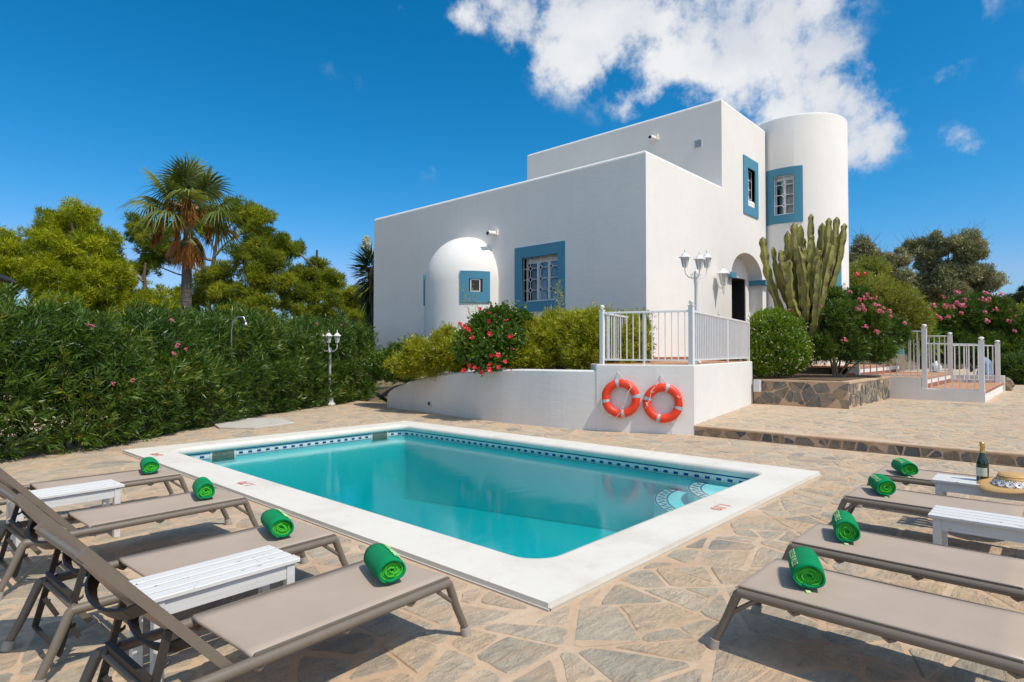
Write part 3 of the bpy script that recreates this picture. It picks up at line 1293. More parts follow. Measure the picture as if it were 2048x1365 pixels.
# joints between the coping slabs
mb = MB(PO)
for y in np.arange(3.4, 9.6, 0.98):
    mb.box((IX1 - 0.0, y, 0.0445), (PX1 + 0.001, y + 0.004, 0.0462))
for x in np.arange(3.9, 7.3, 0.98):
    mb.box((x, IY1, 0.0445), (x + 0.004, PY1 + 0.001, 0.0462))
tag(mb.build('coping_joints', M['slab'], pool), kind='stuff')

DEEP, SHALLOW = -1.45, -0.95


def floor_z(y):
    t = (y - IY0) / (IY1 - IY0)
    return SHALLOW + (DEEP - SHALLOW) * t


mb = MB(PO)
N_ = NP
vs = [(p[0], p[1], -0.064) for p in inner] + [(p[0], p[1], floor_z(p[1])) for p in inner]
fs = [((k + 1) % N_, k, N_ + k, N_ + (k + 1) % N_) for k in range(N_)]
mb.add(vs, fs)
basin = mb.build('pool_wall', M['pool_tile'], pool)
acc_u = [0.0]
for k in range(1, NP):
    acc_u.append(acc_u[-1] + math.dist(inner[k], inner[k - 1]))
per = {k: acc_u[k] for k in range(NP)}


def nearest_u(co):
    x, y = co.x + PO[0], co.y + PO[1]
    k = min(range(NP), key=lambda q: (inner[q][0] - x) ** 2 + (inner[q][1] - y) ** 2)
    return per[k]


set_uv(basin, lambda co: (nearest_u(co), co.z))
mb = MB(PO)
ys = [IY0 - 0.02, 4.5, 6.5, IY1 + 0.02]
for i in range(len(ys) - 1):
    mb.add([(IX0, ys[i], floor_z(ys[i])), (IX1, ys[i], floor_z(ys[i])), (IX1, ys[i + 1], floor_z(ys[i + 1])), (IX0, ys[i + 1], floor_z(ys[i + 1]))], [(0, 1, 2, 3)])
fl = mb.build('pool_floor', M['pool_tile'], pool)
set_uv(fl, lambda co: (co.x, co.y))
# border of mosaic at the waterline (3 mm proud of the wall)
mb = MB(PO)
vs, fs = [], []
for z in (-0.176, -0.070):
    vs += [(*offset_in(k, 0.003), z) for k in range(NP)]
vs += [(*offset_in(0, 0.003), -0.176), (*offset_in(0, 0.003), -0.070)]
for k in range(NP):
    if k == NP - 1:
        fs.append((2 * NP, k, NP + k, 2 * NP + 1))
    else:
        fs.append((k + 1, k, NP + k, NP + k + 1))
mb.add(vs, fs)
bd = mb.build('mosaic_border', M['band'], pool)
me = bd.data
uvl = me.uv_layers.new(name='UVMap')
tot = acc_u[-1] + math.dist(inner[-1], inner[0])
for lp in me.loops:
    i = lp.vertex_index
    if i >= 2 * NP:
        uvl.data[lp.index].uv = (tot, 0 if i == 2 * NP else 1)
    else:
        uvl.data[lp.index].uv = (acc_u[i % NP], 0 if i < NP else 1)
# skimmers in the far left wall, dark plates paint the shade in their mouths
for xs in (4.02, 7.0):
    mb = MB(PO)
    mb.box((xs - 0.20, IY1 - 0.012, -0.25), (xs + 0.20, IY1 + 0.02, -0.068))
    sk = mb.build('skimmer', M['pvc'], pool)
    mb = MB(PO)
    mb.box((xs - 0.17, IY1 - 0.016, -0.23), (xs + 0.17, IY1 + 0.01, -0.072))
    mb.build('skimmer_mouth_shade', M['skim'], sk)
# rounded entry steps in the right hand corner
SCN = (IX1, IY0)
for R_, z in ((1.36, -0.36), (0.95, -0.21)):
    mb = MB(PO)
    n = 20
    arc = [(SCN[0] - R_ * math.sin(R(90 * k / n)) * 1.0, SCN[1] + R_ * math.cos(R(90 * k / n))) for k in range(n + 1)]
    vs = [(SCN[0], SCN[1], z)] + [(p[0], p[1], z) for p in arc] + [(p[0], p[1], -1.2) for p in arc]
    fs = [(0, k + 1, k + 2) for k in range(n)] + [(k + 1, n + 2 + k, n + 3 + k, k + 2) for k in range(n)]
    mb.add(vs, fs)
    stp = mb.build('entry_step', M['pool_tile'], pool)
    set_uv(stp, lambda co: (co.x, co.y))
    mb = MB(PO)
    vs, fs = [], []
    for rr_ in (R_ - 0.17, R_ - 0.005):
        vs += [(SCN[0] - rr_ * math.sin(R(90 * k / n)), SCN[1] + rr_ * math.cos(R(90 * k / n)), z + 0.004) for k in range(n + 1)]
    fs = [(k, n + 1 + k, n + 2 + k, k + 1) for k in range(n)]
    mb.add(vs, fs)
    zb = mb.build('step_border', M['zigzag'], stp)
    uvl = zb.data.uv_layers.new(name='UVMap')
    for lp in zb.data.loops:
        i = lp.vertex_index
        uvl.data[lp.index].uv = ((i % (n + 1)) / n * math.pi / 2 * R_, 0 if i <= n else 1)
# water: a closed body whose sides run inside the basin wall
mb = MB()
o_ = [offset_in(k, -0.02) for k in range(NP)]
mb.prism([(p[0], p[1]) for p in o_], -1.6, WATER)
wat = mb.build('water', M['water'])
tag(wat, kind='structure')


# depth marks painted on the coping
def text_mesh(s, size, extrude=0.0, bold=0.0):
    cu = bpy.data.curves.new('txt', 'FONT')
    cu.body = s
    cu.size = size
    cu.extrude = extrude
    cu.offset = bold
    cu.align_x = 'CENTER'
    cu.align_y = 'CENTER'
    cu.resolution_u = 4
    o = bpy.data.objects.new('txt', cu)
    COL.objects.link(o)
    bpy.context.view_layer.update()
    dg = bpy.context.evaluated_depsgraph_get()
    me = bpy.data.meshes.new_from_object(o.evaluated_get(dg))
    bpy.data.objects.remove(o)
    bpy.data.curves.remove(cu)
    return me


for s, x, y, rz in (('1.10', 5.54, 2.42, math.pi), ('1.70', 2.97, 6.71, math.pi / 2), ('2.00', 2.95, 9.54, math.pi / 2)):
    me = text_mesh(s, 0.155, bold=0.004)
    me.transform(Matrix.Translation((x - PO[0], y - PO[1], 0.0475)) @ Matrix.Rotation(rz, 4, 'Z'))
    me.materials.clear()
    me.materials.append(M['red_paint'])
    o = bpy.data.objects.new('depth_mark', me)
    COL.objects.link(o)
    o.parent = pool

# ---------------------------------------------------------------- the villa
HX, HY = 12.87, 7.42           # near corner
HZ = 0.9                       # hidden foot of the walls
VO = (HX, HY, HZ)
villa = empty('villa', VO, 'white flat roofed villa with blue window surrounds, a round tower and an arched doorway', 'villa')


def block(name, lo, hi, parent, rad=0.09):
    mb = MB(VO)
    mb.box(lo, hi)
    o = mb.build(name, M['white_wall'], parent)
    zt = hi[2] - VO[2]
    bevel(o, rad, 4, lambda e: abs(e.verts[0].co.z - zt) < 1e-4 and abs(e.verts[1].co.z - zt) < 1e-4)
    return o


def cutter(lo, hi, org=VO):
    return MB(org).box(lo, hi).build('cutter', M['white_wall'], villa)


main = block('wall', (HX, HY, HZ), (HX + 7.88, 18.65, 6.40), villa)
upperb = block('upper_storey', (17.25, HY + 0.0, 6.31), (20.75, 15.02, 9.02), villa)
# the upper storey starts where the rounded parapet of the lower one begins, flush with its sunny face
roof = MB(VO)
roof.box((HX + 0.25, HY + 0.25, 6.2), (HX + 4.3, 18.4, 6.405))
roof.build('roof', M['slab'], villa)

TC, TR_, TZ = (22.40, 6.95), 1.60, 9.36
mb = MB(VO)
prof = [(TR_, HZ - 0.8), (TR_, TZ - 0.09), (TR_ - 0.012, TZ - 0.045), (TR_ - 0.045, TZ - 0.012), (TR_ - 0.09, TZ), (0.001, TZ)]
mb.lathe([(r, z - 0) for r, z in prof], (TC[0], TC[1], 0), 144)
tower = mb.build('tower', M['white_wall'], villa)
bm = bmesh.new()
bm.from_mesh(tower.data)
bmesh.ops.remove_doubles(bm, verts=bm.verts, dist=2e-3)
bmesh.ops.holes_fill(bm, edges=bm.edges)
bmesh.ops.recalc_face_normals(bm, faces=bm.faces)
bm.to_mesh(tower.data)
bm.free()

# window openings (rooms behind the glass)
LW = dict(y=(10.10, 11.39), z=(2.92, 4.17))
RW = dict(x=(19.16, 19.78), z=(6.16, 7.38))
AX0, AX1, AZS, AZT = 17.90, 20.42, 3.86, 4.42
FLOOR = 1.62
arch_pts = [(AX0, FLOOR), (AX1, FLOOR), (AX1, AZS)]
acx, ahw = (AX0 + AX1) / 2, (AX1 - AX0) / 2
for k in range(1, 16):
    a = math.pi * k / 16
    arch_pts.append((acx + ahw * math.cos(a), AZS + (AZT - AZS + 0.22) * math.sin(a)))
arch_pts.append((AX0, AZS))


def xz_prism(pts, y0, y1, org=VO):
    mb = MB(org)
    n = len(pts)
    vs = [(p[0], y0, p[1]) for p in pts] + [(p[0], y1, p[1]) for p in pts]
    fs = [tuple(range(n)), tuple(range(2 * n - 1, n - 1, -1))] + [(i, n + i, n + (i + 1) % n, (i + 1) % n) for i in range(n)]
    return mb.add(vs, fs)


cut(main, [cutter((HX - 0.2, LW['y'][0], LW['z'][0]), (HX + 1.6, LW['y'][1], LW['z'][1])),
           xz_prism(arch_pts, HY - 0.3, HY + 0.42).build('cutter', M['white_wall'], villa),
           cutter((AX0 + 0.02, HY + 0.3, FLOOR + 0.01), (20.05, HY + 2.2, 3.92))])
cut(upperb, [cutter((RW['x'][0], HY - 0.2, RW['z'][0]), (RW['x'][1], HY + 1.4, RW['z'][1]))])
for p in main.data.polygons: p.use_smooth = False


def ring_band(name, axis, a0, a1, z0, z1, b0, b1, c0, c1, face, depth, proud, parent, out=-1):
    """flat painted surround with its reveal: outer a0..a1 x z0..z1, opening b0..b1 x c0..c1"""
    mb = MB(VO)

    def P3(a, d, z):
        return (face + d, a, z) if axis == 'x' else (a, face + d, z)
    f, bk = out * proud, -out * depth
    O = [(a0, z0), (a1, z0), (a1, z1), (a0, z1)]
    I = [(b0, c0), (b1, c0), (b1, c1), (b0, c1)]
    vs = [P3(a, f, z) for a, z in O] + [P3(a, f, z) for a, z in I] + [P3(a, bk, z) for a, z in I] + [P3(a, -out * 0.004, z) for a, z in O]
    fs = []
    for k in range(4):
        k2 = (k + 1) % 4
        fs += [(k, k2, 4 + k2, 4 + k), (4 + k, 4 + k2, 8 + k2, 8 + k), (12 + k, 12 + k2, k2, k)]
    mb.add(vs, fs)
    o = mb.build(name, M['blue_band'], parent)
    bm = bmesh.new(); bm.from_mesh(o.data); bmesh.ops.recalc_face_normals(bm, faces=bm.faces); bm.to_mesh(o.data); bm.free()
    return o


def window(axis, a0, a1, z0, z1, face, out, casements, curtains, parent, transom=0.0, xf=None):
    """frame (parts: pane, curtain) set back in the reveal; local axis a runs along the wall"""
    def bx(mb, a_0, a_1, d0, d1, z_0, z_1):
        lo = (face - out * d1, a_0, z_0) if axis == 'x' else (a_0, face - out * d1, z_0)
        hi = (face - out * d0, a_1, z_1) if axis == 'x' else (a_1, face - out * d0, z_1)
        lo, hi = tuple(map(min, zip(lo, hi))), tuple(map(max, zip(lo, hi)))
        vs = []
        b = MB()
        b.box(lo, hi)
        pts = b.v
        if xf:
            pts = [xf(p) for p in pts]
        mb.add(pts, b.f)
    d = 0.17
    t = 0.055
    fr = MB(VO)
    bx(fr, a0, a1, d, d + 0.06, z0, z0 + t)
    bx(fr, a0, a1, d, d + 0.06, z1 - t - transom, z1)
    bx(fr, a0, a0 + t, d + .001, d + 0.059, z0 + t, z1 - t - transom)
    bx(fr, a1 - t, a1, d + .001, d + 0.059, z0 + t, z1 - t - transom)
    wdt = (a1 - a0 - 2 * t) / casements
    for k in range(1, casements):
        c = a0 + t + wdt * k
        bx(fr, c - 0.04, c + 0.04, d - 0.01, d + 0.05, z0 + t, z1 - t - transom)
    f = fr.build('window', M['white_metal'], parent)
    for k in range(casements):
        pn = MB(VO)
        bx(pn, a0 + t + wdt * k + 0.01, a0 + t + wdt * (k + 1) - 0.01, d + 0.03, d + 0.036, z0 + t, z1 - t - transom)
        pn.build('pane', M['glass'], f)
    for (c0, c1) in curtains:
        cm = MB(VO)
        n = 14
        for k in range(n):
            u0, u1 = c0 + (c1 - c0) * k / n, c0 + (c1 - c0) * (k + 1) / n
            bx(cm, u0, u1, d + 0.16 + 0.03 * (k % 2), d + 0.17 + 0.03 * (k % 2), z0, z1)
        cm.build('curtain', M['curtain'], f)
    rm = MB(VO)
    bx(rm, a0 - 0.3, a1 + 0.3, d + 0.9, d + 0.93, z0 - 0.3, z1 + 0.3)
    rm.build('interior_shade', M['interior_shade'], f)  # dark panel paints the gloom of the room behind the glass
    return f


def diamond_grille(axis, a0, a1, z0, z1, face, out, cols, rows, parent, skip=(), r=0.009, xf=None, d=0.05):
    mb = MB(VO)

    def P3(a, z):
        p = (face - out * d, a, z) if axis == 'x' else (a, face - out * d, z)
        return xf(p) if xf else p
    def seg(p, q):
        mb.tube([P3(*p), P3(*q)], r, 5)
    s = 0.075
    for a in (a0, a1):
        seg((a, z0), (a, z1))
    for z in (z0, z1):
        seg((a0, z), (a1, z))
    nodes = {(i, j) for i in range(len(cols)) for j in range(len(rows))} - set(skip)
    for i, c in enumerate(cols):
        stops = [z0] + [v for j, z in enumerate(rows) if (i, j) in nodes for v in (z - s, z + s)] + [z1]
        for k in range(0, len(stops), 2):
            seg((c, stops[k]), (c, stops[k + 1]))
    for j, z in enumerate(rows):
        stops = [a0] + [v for i, c in enumerate(cols) if (i, j) in nodes for v in (c - s, c + s)] + [a1]
        for k in range(0, len(stops), 2):
            seg((stops[k], z), (stops[k + 1], z))
    for (i, j) in nodes:
        c, z = cols[i], rows[j]
        q = [(c - s, z), (c, z + s), (c + s, z), (c, z - s)]
        for k in range(4):
            seg(q[k], q[(k + 1) % 4])
    return mb.build('grille', M['white_metal'], parent)


ring_band('window_surround', 'x', 9.85, 11.67, 2.64, 4.49, LW['y'][0], LW['y'][1], LW['z'][0], LW['z'][1], HX, 0.2, 0.025, villa)
w1 = window('x', LW['y'][0], LW['y'][1], LW['z'][0], LW['z'][1], HX, -1, 3, [(10.95, 11.18), (10.42, 10.6)], villa, 0.10)
gy = [10.10 + 0.29, 10.10 + 0.66, 10.10 + 1.03]
diamond_grille('x', 10.11, 11.38, 2.93, 4.16, HX, -1, gy, [3.24, 3.55, 3.86], w1, skip=[(0, 1)])
ring_band('window_surround', 'y', 18.83, 20.04, 5.87, 7.71, RW['x'][0], RW['x'][1], RW['z'][0], RW['z'][1], HY - 0.004, 0.2, 0.03, villa)
w2 = window('y', RW['x'][0], RW['x'][1], RW['z'][0], RW['z'][1], HY, -1, 1, [], villa)
diamond_grille('y', 19.17, 19.77, 6.17, 7.37, HY, -1, [19.47], [6.47, 6.77, 7.07], w2, r=0.011, d=0.10)

# tower window: curved surround, opening cut into the drum
ta0, ta1 = R(163), R(204.3)
tb0, tb1 = R(172.3), R(195.1)
TZ0, TZ1, TZ2, TZ3 = 5.78, 6.06, 7.37, 7.62
amid = (tb0 + tb1) / 2
hwid = TR_ * math.sin((tb1 - tb0) / 2)
# a frame for the flat window: local x -> tangent, y -> outwards
tdir = Vector((-math.sin(amid), math.cos(amid), 0))
ndir = Vector((math.cos(amid), math.sin(amid), 0))
tcen = Vector((TC[0], TC[1], 0)) + ndir * (TR_ * math.cos((tb1 - tb0) / 2))


def txf(p):
    return tuple(tcen - tdir * p[0] + ndir * (-p[1]) + Vector((0, 0, p[2])))


cb = MB()
cb.box((-hwid, -0.5, TZ1), (hwid, 1.0, TZ2))
cc = MB(VO)
cc.add([txf(p) for p in cb.v], cb.f)
ct = cc.build('cutter', M['white_wall'], villa)
bm = bmesh.new(); bm.from_mesh(ct.data); bmesh.ops.recalc_face_normals(bm, faces=bm.faces); bm.to_mesh(ct.data); bm.free()
cut(tower, [ct])
for p in tower.data.polygons: p.use_smooth = True
tower.data.set_sharp_from_angle(angle=R(28))
mb = MB(VO)


def cylp(a, z, rr):
    return (TC[0] + rr * math.cos(a), TC[1] + rr * math.sin(a), z)


def curved_patch(a_0, a_1, z_0, z_1, rr=TR_ + 0.025):
    n = max(2, int((a_1 - a_0) / R(2.5)))
    vs = []
    for k in range(n + 1):
        a = a_0 + (a_1 - a_0) * k / n
        vs += [cylp(a, z_0, rr), cylp(a, z_1, rr), cylp(a, z_0, TR_ - 0.01), cylp(a, z_1, TR_ - 0.01)]
    fs = []
    for k in range(n):
        b = k * 4
        fs += [(b, b + 1, b + 5, b + 4), (b + 2, b, b + 4, b + 6), (b + 1, b + 3, b + 7, b + 5)]
    fs += [(0, 2, 3, 1), (n * 4, n * 4 + 1, n * 4 + 3, n * 4 + 2)]
    mb.add(vs, fs)


curved_patch(ta0, ta1, TZ0, TZ1)
curved_patch(ta0, ta1, TZ2, TZ3)
curved_patch(ta0, tb0, TZ1, TZ2)
curved_patch(tb1, ta1, TZ1, TZ2)
rv = 0.16
for s_ in (-1, 1):
    b = MB(); b.box((min(s_ * hwid, s_ * (hwid - 0.006)), 0.0, TZ1), (max(s_ * hwid, s_ * (hwid - 0.006)), rv, TZ2)); mb.add([txf(p) for p in b.v], b.f)
for z in (TZ1, TZ2 - 0.006):
    b = MB(); b.box((-hwid, 0.0, z), (hwid, rv, z + 0.006)); mb.add([txf(p) for p in b.v], b.f)
ts = mb.build('window_surround', M['blue_band'], villa)
bm = bmesh.new(); bm.from_mesh(ts.data); bmesh.ops.recalc_face_normals(bm, faces=bm.faces); bm.to_mesh(ts.data); bm.free()
w3 = window('y', -hwid + 0.007, hwid - 0.007, TZ1 + 0.007, TZ2 - 0.007, -0.05, -1, 2, [], villa, 0.08, xf=txf)
diamond_grille('y', -hwid + 0.02, hwid - 0.02, TZ1 + 0.02, TZ2 - 0.02, -0.05, -1, [0.0], [TZ1 + 0.32, TZ1 + 0.66, TZ1 + 1.0], w3, r=0.011, xf=txf)
# small low window on the tower's right side, blue surround
mb = MB(VO)
curved_patch(R(232), R(252), 3.55, 4.55)
mb.build('window_surround', M['blue_band'], villa)

# round bay with a domed head
BYC, BR = 13.66, 1.33
mb = MB(VO)
nA, prof = 40, []
ZS, ZT = 3.55, 5.04
for z in (HZ, 2.0, 3.0, ZS):
    prof.append((1.0, z))
for k in range(1, 15):
    a = math.pi / 2 * k / 14
    prof.append((math.cos(a) ** 0.92, ZS + (ZT - ZS) * math.sin(a)))
vs, fs = [], []
for s_, z in prof:
    for k in range(nA + 1):
        a = math.pi / 2 + math.pi * k / nA
        vs.append((HX + 0.01 + BR * s_ * math.cos(a), BYC + BR * s_ * math.sin(a), z))
m = nA + 1
for i in range(len(prof) - 1):
    for k in range(nA):
        fs.append((i * m + k, i * m + k + 1, (i + 1) * m + k + 1, (i + 1) * m + k))
mb.add(vs, fs, True)
bay = mb.build('round_bay', M['white_wall'], villa)


def bay_patch(mb, a_0, a_1, z_0, z_1, rr):
    n = 8
    vs = []
    for k in range(n + 1):
        a = a_0 + (a_1 - a_0) * k / n
        for z, q in ((z_0, rr), (z_1, rr), (z_0, BR - 0.02), (z_1, BR - 0.02)):
            vs.append((HX + 0.01 + q * math.cos(a), BYC + q * math.sin(a), z))
    fs = []
    for k in range(n):
        b = k * 4
        fs += [(b, b + 1, b + 5, b + 4), (b + 2, b, b + 4, b + 6), (b + 1, b + 3, b + 7, b + 5)]
    fs += [(0, 2, 3, 1), (n * 4, n * 4 + 1, n * 4 + 3, n * 4 + 2)]
    mb.add(vs, fs)


b0, b1 = R(217), R(255)
o0, o1 = R(228), R(245)
mb = MB(VO)
bay_patch(mb, b0, b1, 2.93, 3.24, BR + 0.03)
bay_patch(mb, b0, b1, 3.62, 3.85, BR + 0.03)
bay_patch(mb, b0, o0, 3.24, 3.62, BR + 0.03)
bay_patch(mb, o1, b1, 3.24, 3.62, BR + 0.03)
mb.build('window_surround', M['blue_band'], villa)
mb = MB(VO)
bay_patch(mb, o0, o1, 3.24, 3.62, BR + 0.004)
sw = mb.build('window', M['interior_shade'], villa)  # opaque dark patch, the shade of the opening put into its colour
mb = MB(VO)
bay_patch(mb, o0 + 0.03, o0 + 0.05, 3.25, 3.61, BR + 0.012)
bay_patch(mb, o1 - 0.07, o1 - 0.05, 3.25, 3.61, BR + 0.012)
bay_patch(mb, o0 + 0.03, o1 - 0.05, 3.25, 3.275, BR + 0.013)
bay_patch(mb, o0 + 0.03, o1 - 0.05, 3.585, 3.61, BR + 0.013)
mb.build('frame', M['white_metal'], sw)
mb = MB(VO)
bay_patch(mb, R(122), R(150), 2.95, 3.85, BR + 0.035)
mb.build('window_surround', M['blue_band'], villa)

# arched porch: impost ledges, doorway with its shade painted on
mb = MB(VO)
mb.box((AX0 - 0.32, HY - 0.13, AZS - 0.13), (AX0 + 0.06, HY + 0.36, AZS + 0.03))
mb.build('impost', M['blue_band'], villa)
mb = MB(VO)
mb.box((AX1 - 0.09, HY - 0.13, AZS - 0.13), (AX1 + 0.30, HY + 0.40, AZS + 0.03))
mb.build('impost', M['blue_band'], villa)
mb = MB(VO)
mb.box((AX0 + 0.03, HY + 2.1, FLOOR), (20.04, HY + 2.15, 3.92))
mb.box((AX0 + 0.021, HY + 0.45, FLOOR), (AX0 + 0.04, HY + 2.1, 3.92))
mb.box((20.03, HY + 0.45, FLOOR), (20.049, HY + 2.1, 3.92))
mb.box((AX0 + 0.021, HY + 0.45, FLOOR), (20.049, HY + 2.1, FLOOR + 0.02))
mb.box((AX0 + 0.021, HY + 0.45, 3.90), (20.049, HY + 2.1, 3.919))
mb.build('doorway', M['interior_shade'], villa)  # near-black lining puts the doorway's shade into the colour
mb = MB(VO)
mb.bar((18.6, HY + 0.9, 1.75), (20.0, HY + 1.5, 2.7), 0.06, 0.06)
mb.build('stair_rail', M['black'], villa)

# roof spouts, air vent
def spout(y, z, x=HX, ln=0.34):
    mb = MB(VO)
    mb.tube([(x + 0.05, y, z), (x - ln, y, z - 0.03)], 0.075, 12)
    mb.box((x - 0.06, y - 0.11, z - 0.06), (x + 0.02, y + 0.11, z + 0.12))
    s_ = mb.build('roof_spout', M['white_wall'], villa)
    mb = MB(VO)
    mb.tube([(x - ln - 0.001, y, z - 0.03), (x - ln - 0.003, y, z - 0.03)], 0.05, 12)
    mb.build('spout_mouth_shade', M['interior_shade'], s_)  # dark disc on the closed end paints the shade of the hole


spout(12.45, 5.02)
spout(9.6, 8.32, 17.25)
mb = MB(VO)
mb.box((17.25 - 0.02, 8.03, 7.70), (17.26, 8.27, 7.95))
v_ = mb.build('air_vent', M['pvc'], villa)
mb = MB(VO)
for k in range(5):
    z = 7.73 + k * 0.042
    mb.bar((17.225, 8.05, z), (17.225, 8.25, z), 0.012, 0.02)
mb.build('slat', M['steel'], v_)
# low terracotta skirting and entrance step
mb = MB(VO)
mb.box((HX + 0.02, HY - 0.022, 1.25), (17.6, HY + 0.01, 1.38))
mb.build('skirting', M['terracotta_edge'], villa)
mb = MB(VO)
mb.box((17.7, HY - 0.34, 1.2), (20.6, HY + 1.6, 1.615))
mb.build('door_step', M['terracotta_edge'], villa)
mb = MB(VO)
mb.box((17.6, HY - 0.70, 1.2), (20.6, HY - 0.34, 1.43))
mb.build('door_step', M['white_wall'], villa)

# ---------------------------------------------------------------- white retaining wall
DZ = 1.27
path = [(9.865, 13.66, 0.04), (9.864, 13.648, 0.22), (9.862, 13.63, 0.32), (9.857, 13.584, 0.42), (9.829, 13.268, 0.565), (9.777, 12.683, 0.712), (9.70, 11.95, 0.85), (9.646, 11.314, 0.955), (9.52, 10.4, 1.03), (9.433, 9.611, 1.085),
        (9.395, 9.0, 1.122), (9.403, 8.489, 1.146), (9.45, 7.6, 1.152), (9.55, 7.0, 1.155), (9.641, 6.632, 1.157)]
WO = (9.6, 8, 0)
mb = MB(WO)


def wall_strip(mb, pts, th=0.24, z0=-0.02):
    n = len(pts)
    vs = []
    for i, (x, y, z) in enumerate(pts):
        a = pts[max(0, i - 1)]
        b = pts[min(n - 1, i + 1)]
        d = Vector((b[0] - a[0], b[1] - a[1], 0)).normalized()
        nn = Vector((d.y, -d.x, 0)) * -1.0       # towards the garden
        q = Vector((x, y, 0)) + nn * th
        e = 0.03
        vs += [(x, y, z0), (x, y, z - e), (x + nn.x * e, y + nn.y * e, z), (q.x - nn.x * e, q.y - nn.y * e, z), (q.x, q.y, z - e), (q.x, q.y, z0)]
    fs = []
    for i in range(n - 1):
        b = i * 6
        for k in range(5):
            fs.append((b + k, b + k + 1, b + 7 + k, b + 6 + k))
    fs += [tuple(range(5, -1, -1)), tuple((n - 1) * 6 + k for k in range(6))]
    mb.add(vs, fs, False)


def densify(pts, k=5):
    out = []
    n = len(pts)
    for i in range(n - 1):
        p0, p1, p2, p3 = (Vector(pts[max(0, i - 1)]), Vector(pts[i]), Vector(pts[i + 1]), Vector(pts[min(n - 1, i + 2)]))
        for j in range(k):
            t = j / k
            out.append(tuple(0.5 * ((2 * p1) + (p2 - p0) * t + (2 * p0 - 5 * p1 + 4 * p2 - p3) * t * t + (3 * p1 - p0 - 3 * p2 + p3) * t ** 3)))
    out.append(pts[-1])
    return out


rw = MB(WO)
wall_strip(rw, densify(path))
wallo = rw.build('retaining_wall', M['garden_wall'])
bm = bmesh.new(); bm.from_mesh(wallo.data); bmesh.ops.recalc_face_normals(bm, faces=bm.faces); bm.to_mesh(wallo.data); bm.free()
wallo.location = WO
tag(wallo, 'low curved white garden wall that rises from the paving beside the pool', 'wall')
mb = MB(WO)
px_, py_ = 9.672, 11.6
mb.tube([(px_ + 0.1, py_, 0.235), (px_ - 0.045, py_ - 0.005, 0.235)], 0.062, 16)
o = mb.build('drain_pipe', M['pvc'], wallo)
mb = MB(WO)
mb.tube([(px_ - 0.04, py_, 0.235), (px_ - 0.0465, py_, 0.235)], 0.043, 16)
mb.build('pipe_mouth_shade', M['interior_shade'], wallo)  # dark disc over the capped pipe, hole shade painted

# the raised deck block with tiled floor
DO = (10.31, 4.98, 0)
deckp = [(9.63, 6.632), (9.768, 6.178), (10.02, 5.58), (10.312, 4.98), (15.62, 5.95), (15.62, 7.415), (12.86, 7.415), (10.1, 7.1)]
mb = MB(DO)
mb.prism(deckp, -0.02, DZ)
deck = mb.build('raised_deck', M['garden_wall'])
deck.location = DO
tag(deck, 'raised white walled deck in front of the villa that carries two life rings', 'deck')
bevel(deck, 0.02, 2, lambda e: e.verts[0].co.z > 1 and e.verts[1].co.z > 1)
ins = []
cxx, cyy = 12.6, 6.4
for p in deckp:
    v = Vector((p[0] - cxx, p[1] - cyy))
    L = v.length
    v = v * ((L - 0.09) / L)
    ins.append((cxx + v.x, cyy + v.y))
mb = MB(DO)
mb.prism(ins, DZ - 0.02, DZ + 0.006)
mb.build('tiled_floor', M['terracotta'], deck)
mb = MB(DO)
mb.box((15.45, 5.72, 0.50), (15.60, 5.86, 0.80))
bo = mb.build('junction_box', M['pvc'], deck)

# soil of the planting strip between wall and villa
sp = [(10.1, 13.5, 0.0), (9.9, 13.0, 0.5), (9.87, 12.0, 0.72), (9.8, 11.0, 0.88), (9.66, 9.6, 1.0), (9.62, 8.5, 1.06), (9.68, 7.4, 1.07), (9.8, 7.0, 1.08)]
vs, fs = [], []
for i, (x, y, z) in enumerate(sp):
    vs += [(x, y, z), (HX + 0.02, min(18.6, y + (i == 0) * 5 + (i == 1) * 3 + (i == 2)), z + 0.1)]
for i in range(len(sp) - 1):
    fs.append((2 * i, 2 * i + 2, 2 * i + 3, 2 * i + 1))
so_ = MB().add(vs, fs).build('garden_soil', M['soil'])
tag(so_, kind='structure')


# ---------------------------------------------------------------- railings
def ball_post(mb_org, x, y, z0, z1, w, parent, name='post'):
    mb = MB(mb_org)
    mb.box((x - w / 2, y - w / 2, z0), (x + w / 2, y + w / 2, z1))
    mb.box((x - w * 0.62, y - w * 0.62, z1), (x + w * 0.62, y + w * 0.62, z1 + 0.012))
    mb.lathe([(0.001, 0.0), (w * 0.3, 0.0), (w * 0.25, 0.02), (w * 0.5, 0.035), (w * 0.58, 0.055), (w * 0.5, 0.08), (w * 0.25, 0.094), (0.001, 0.098)], (x, y, z1 + 0.012), 14)
    return mb.build(name, M['white_metal'], parent)


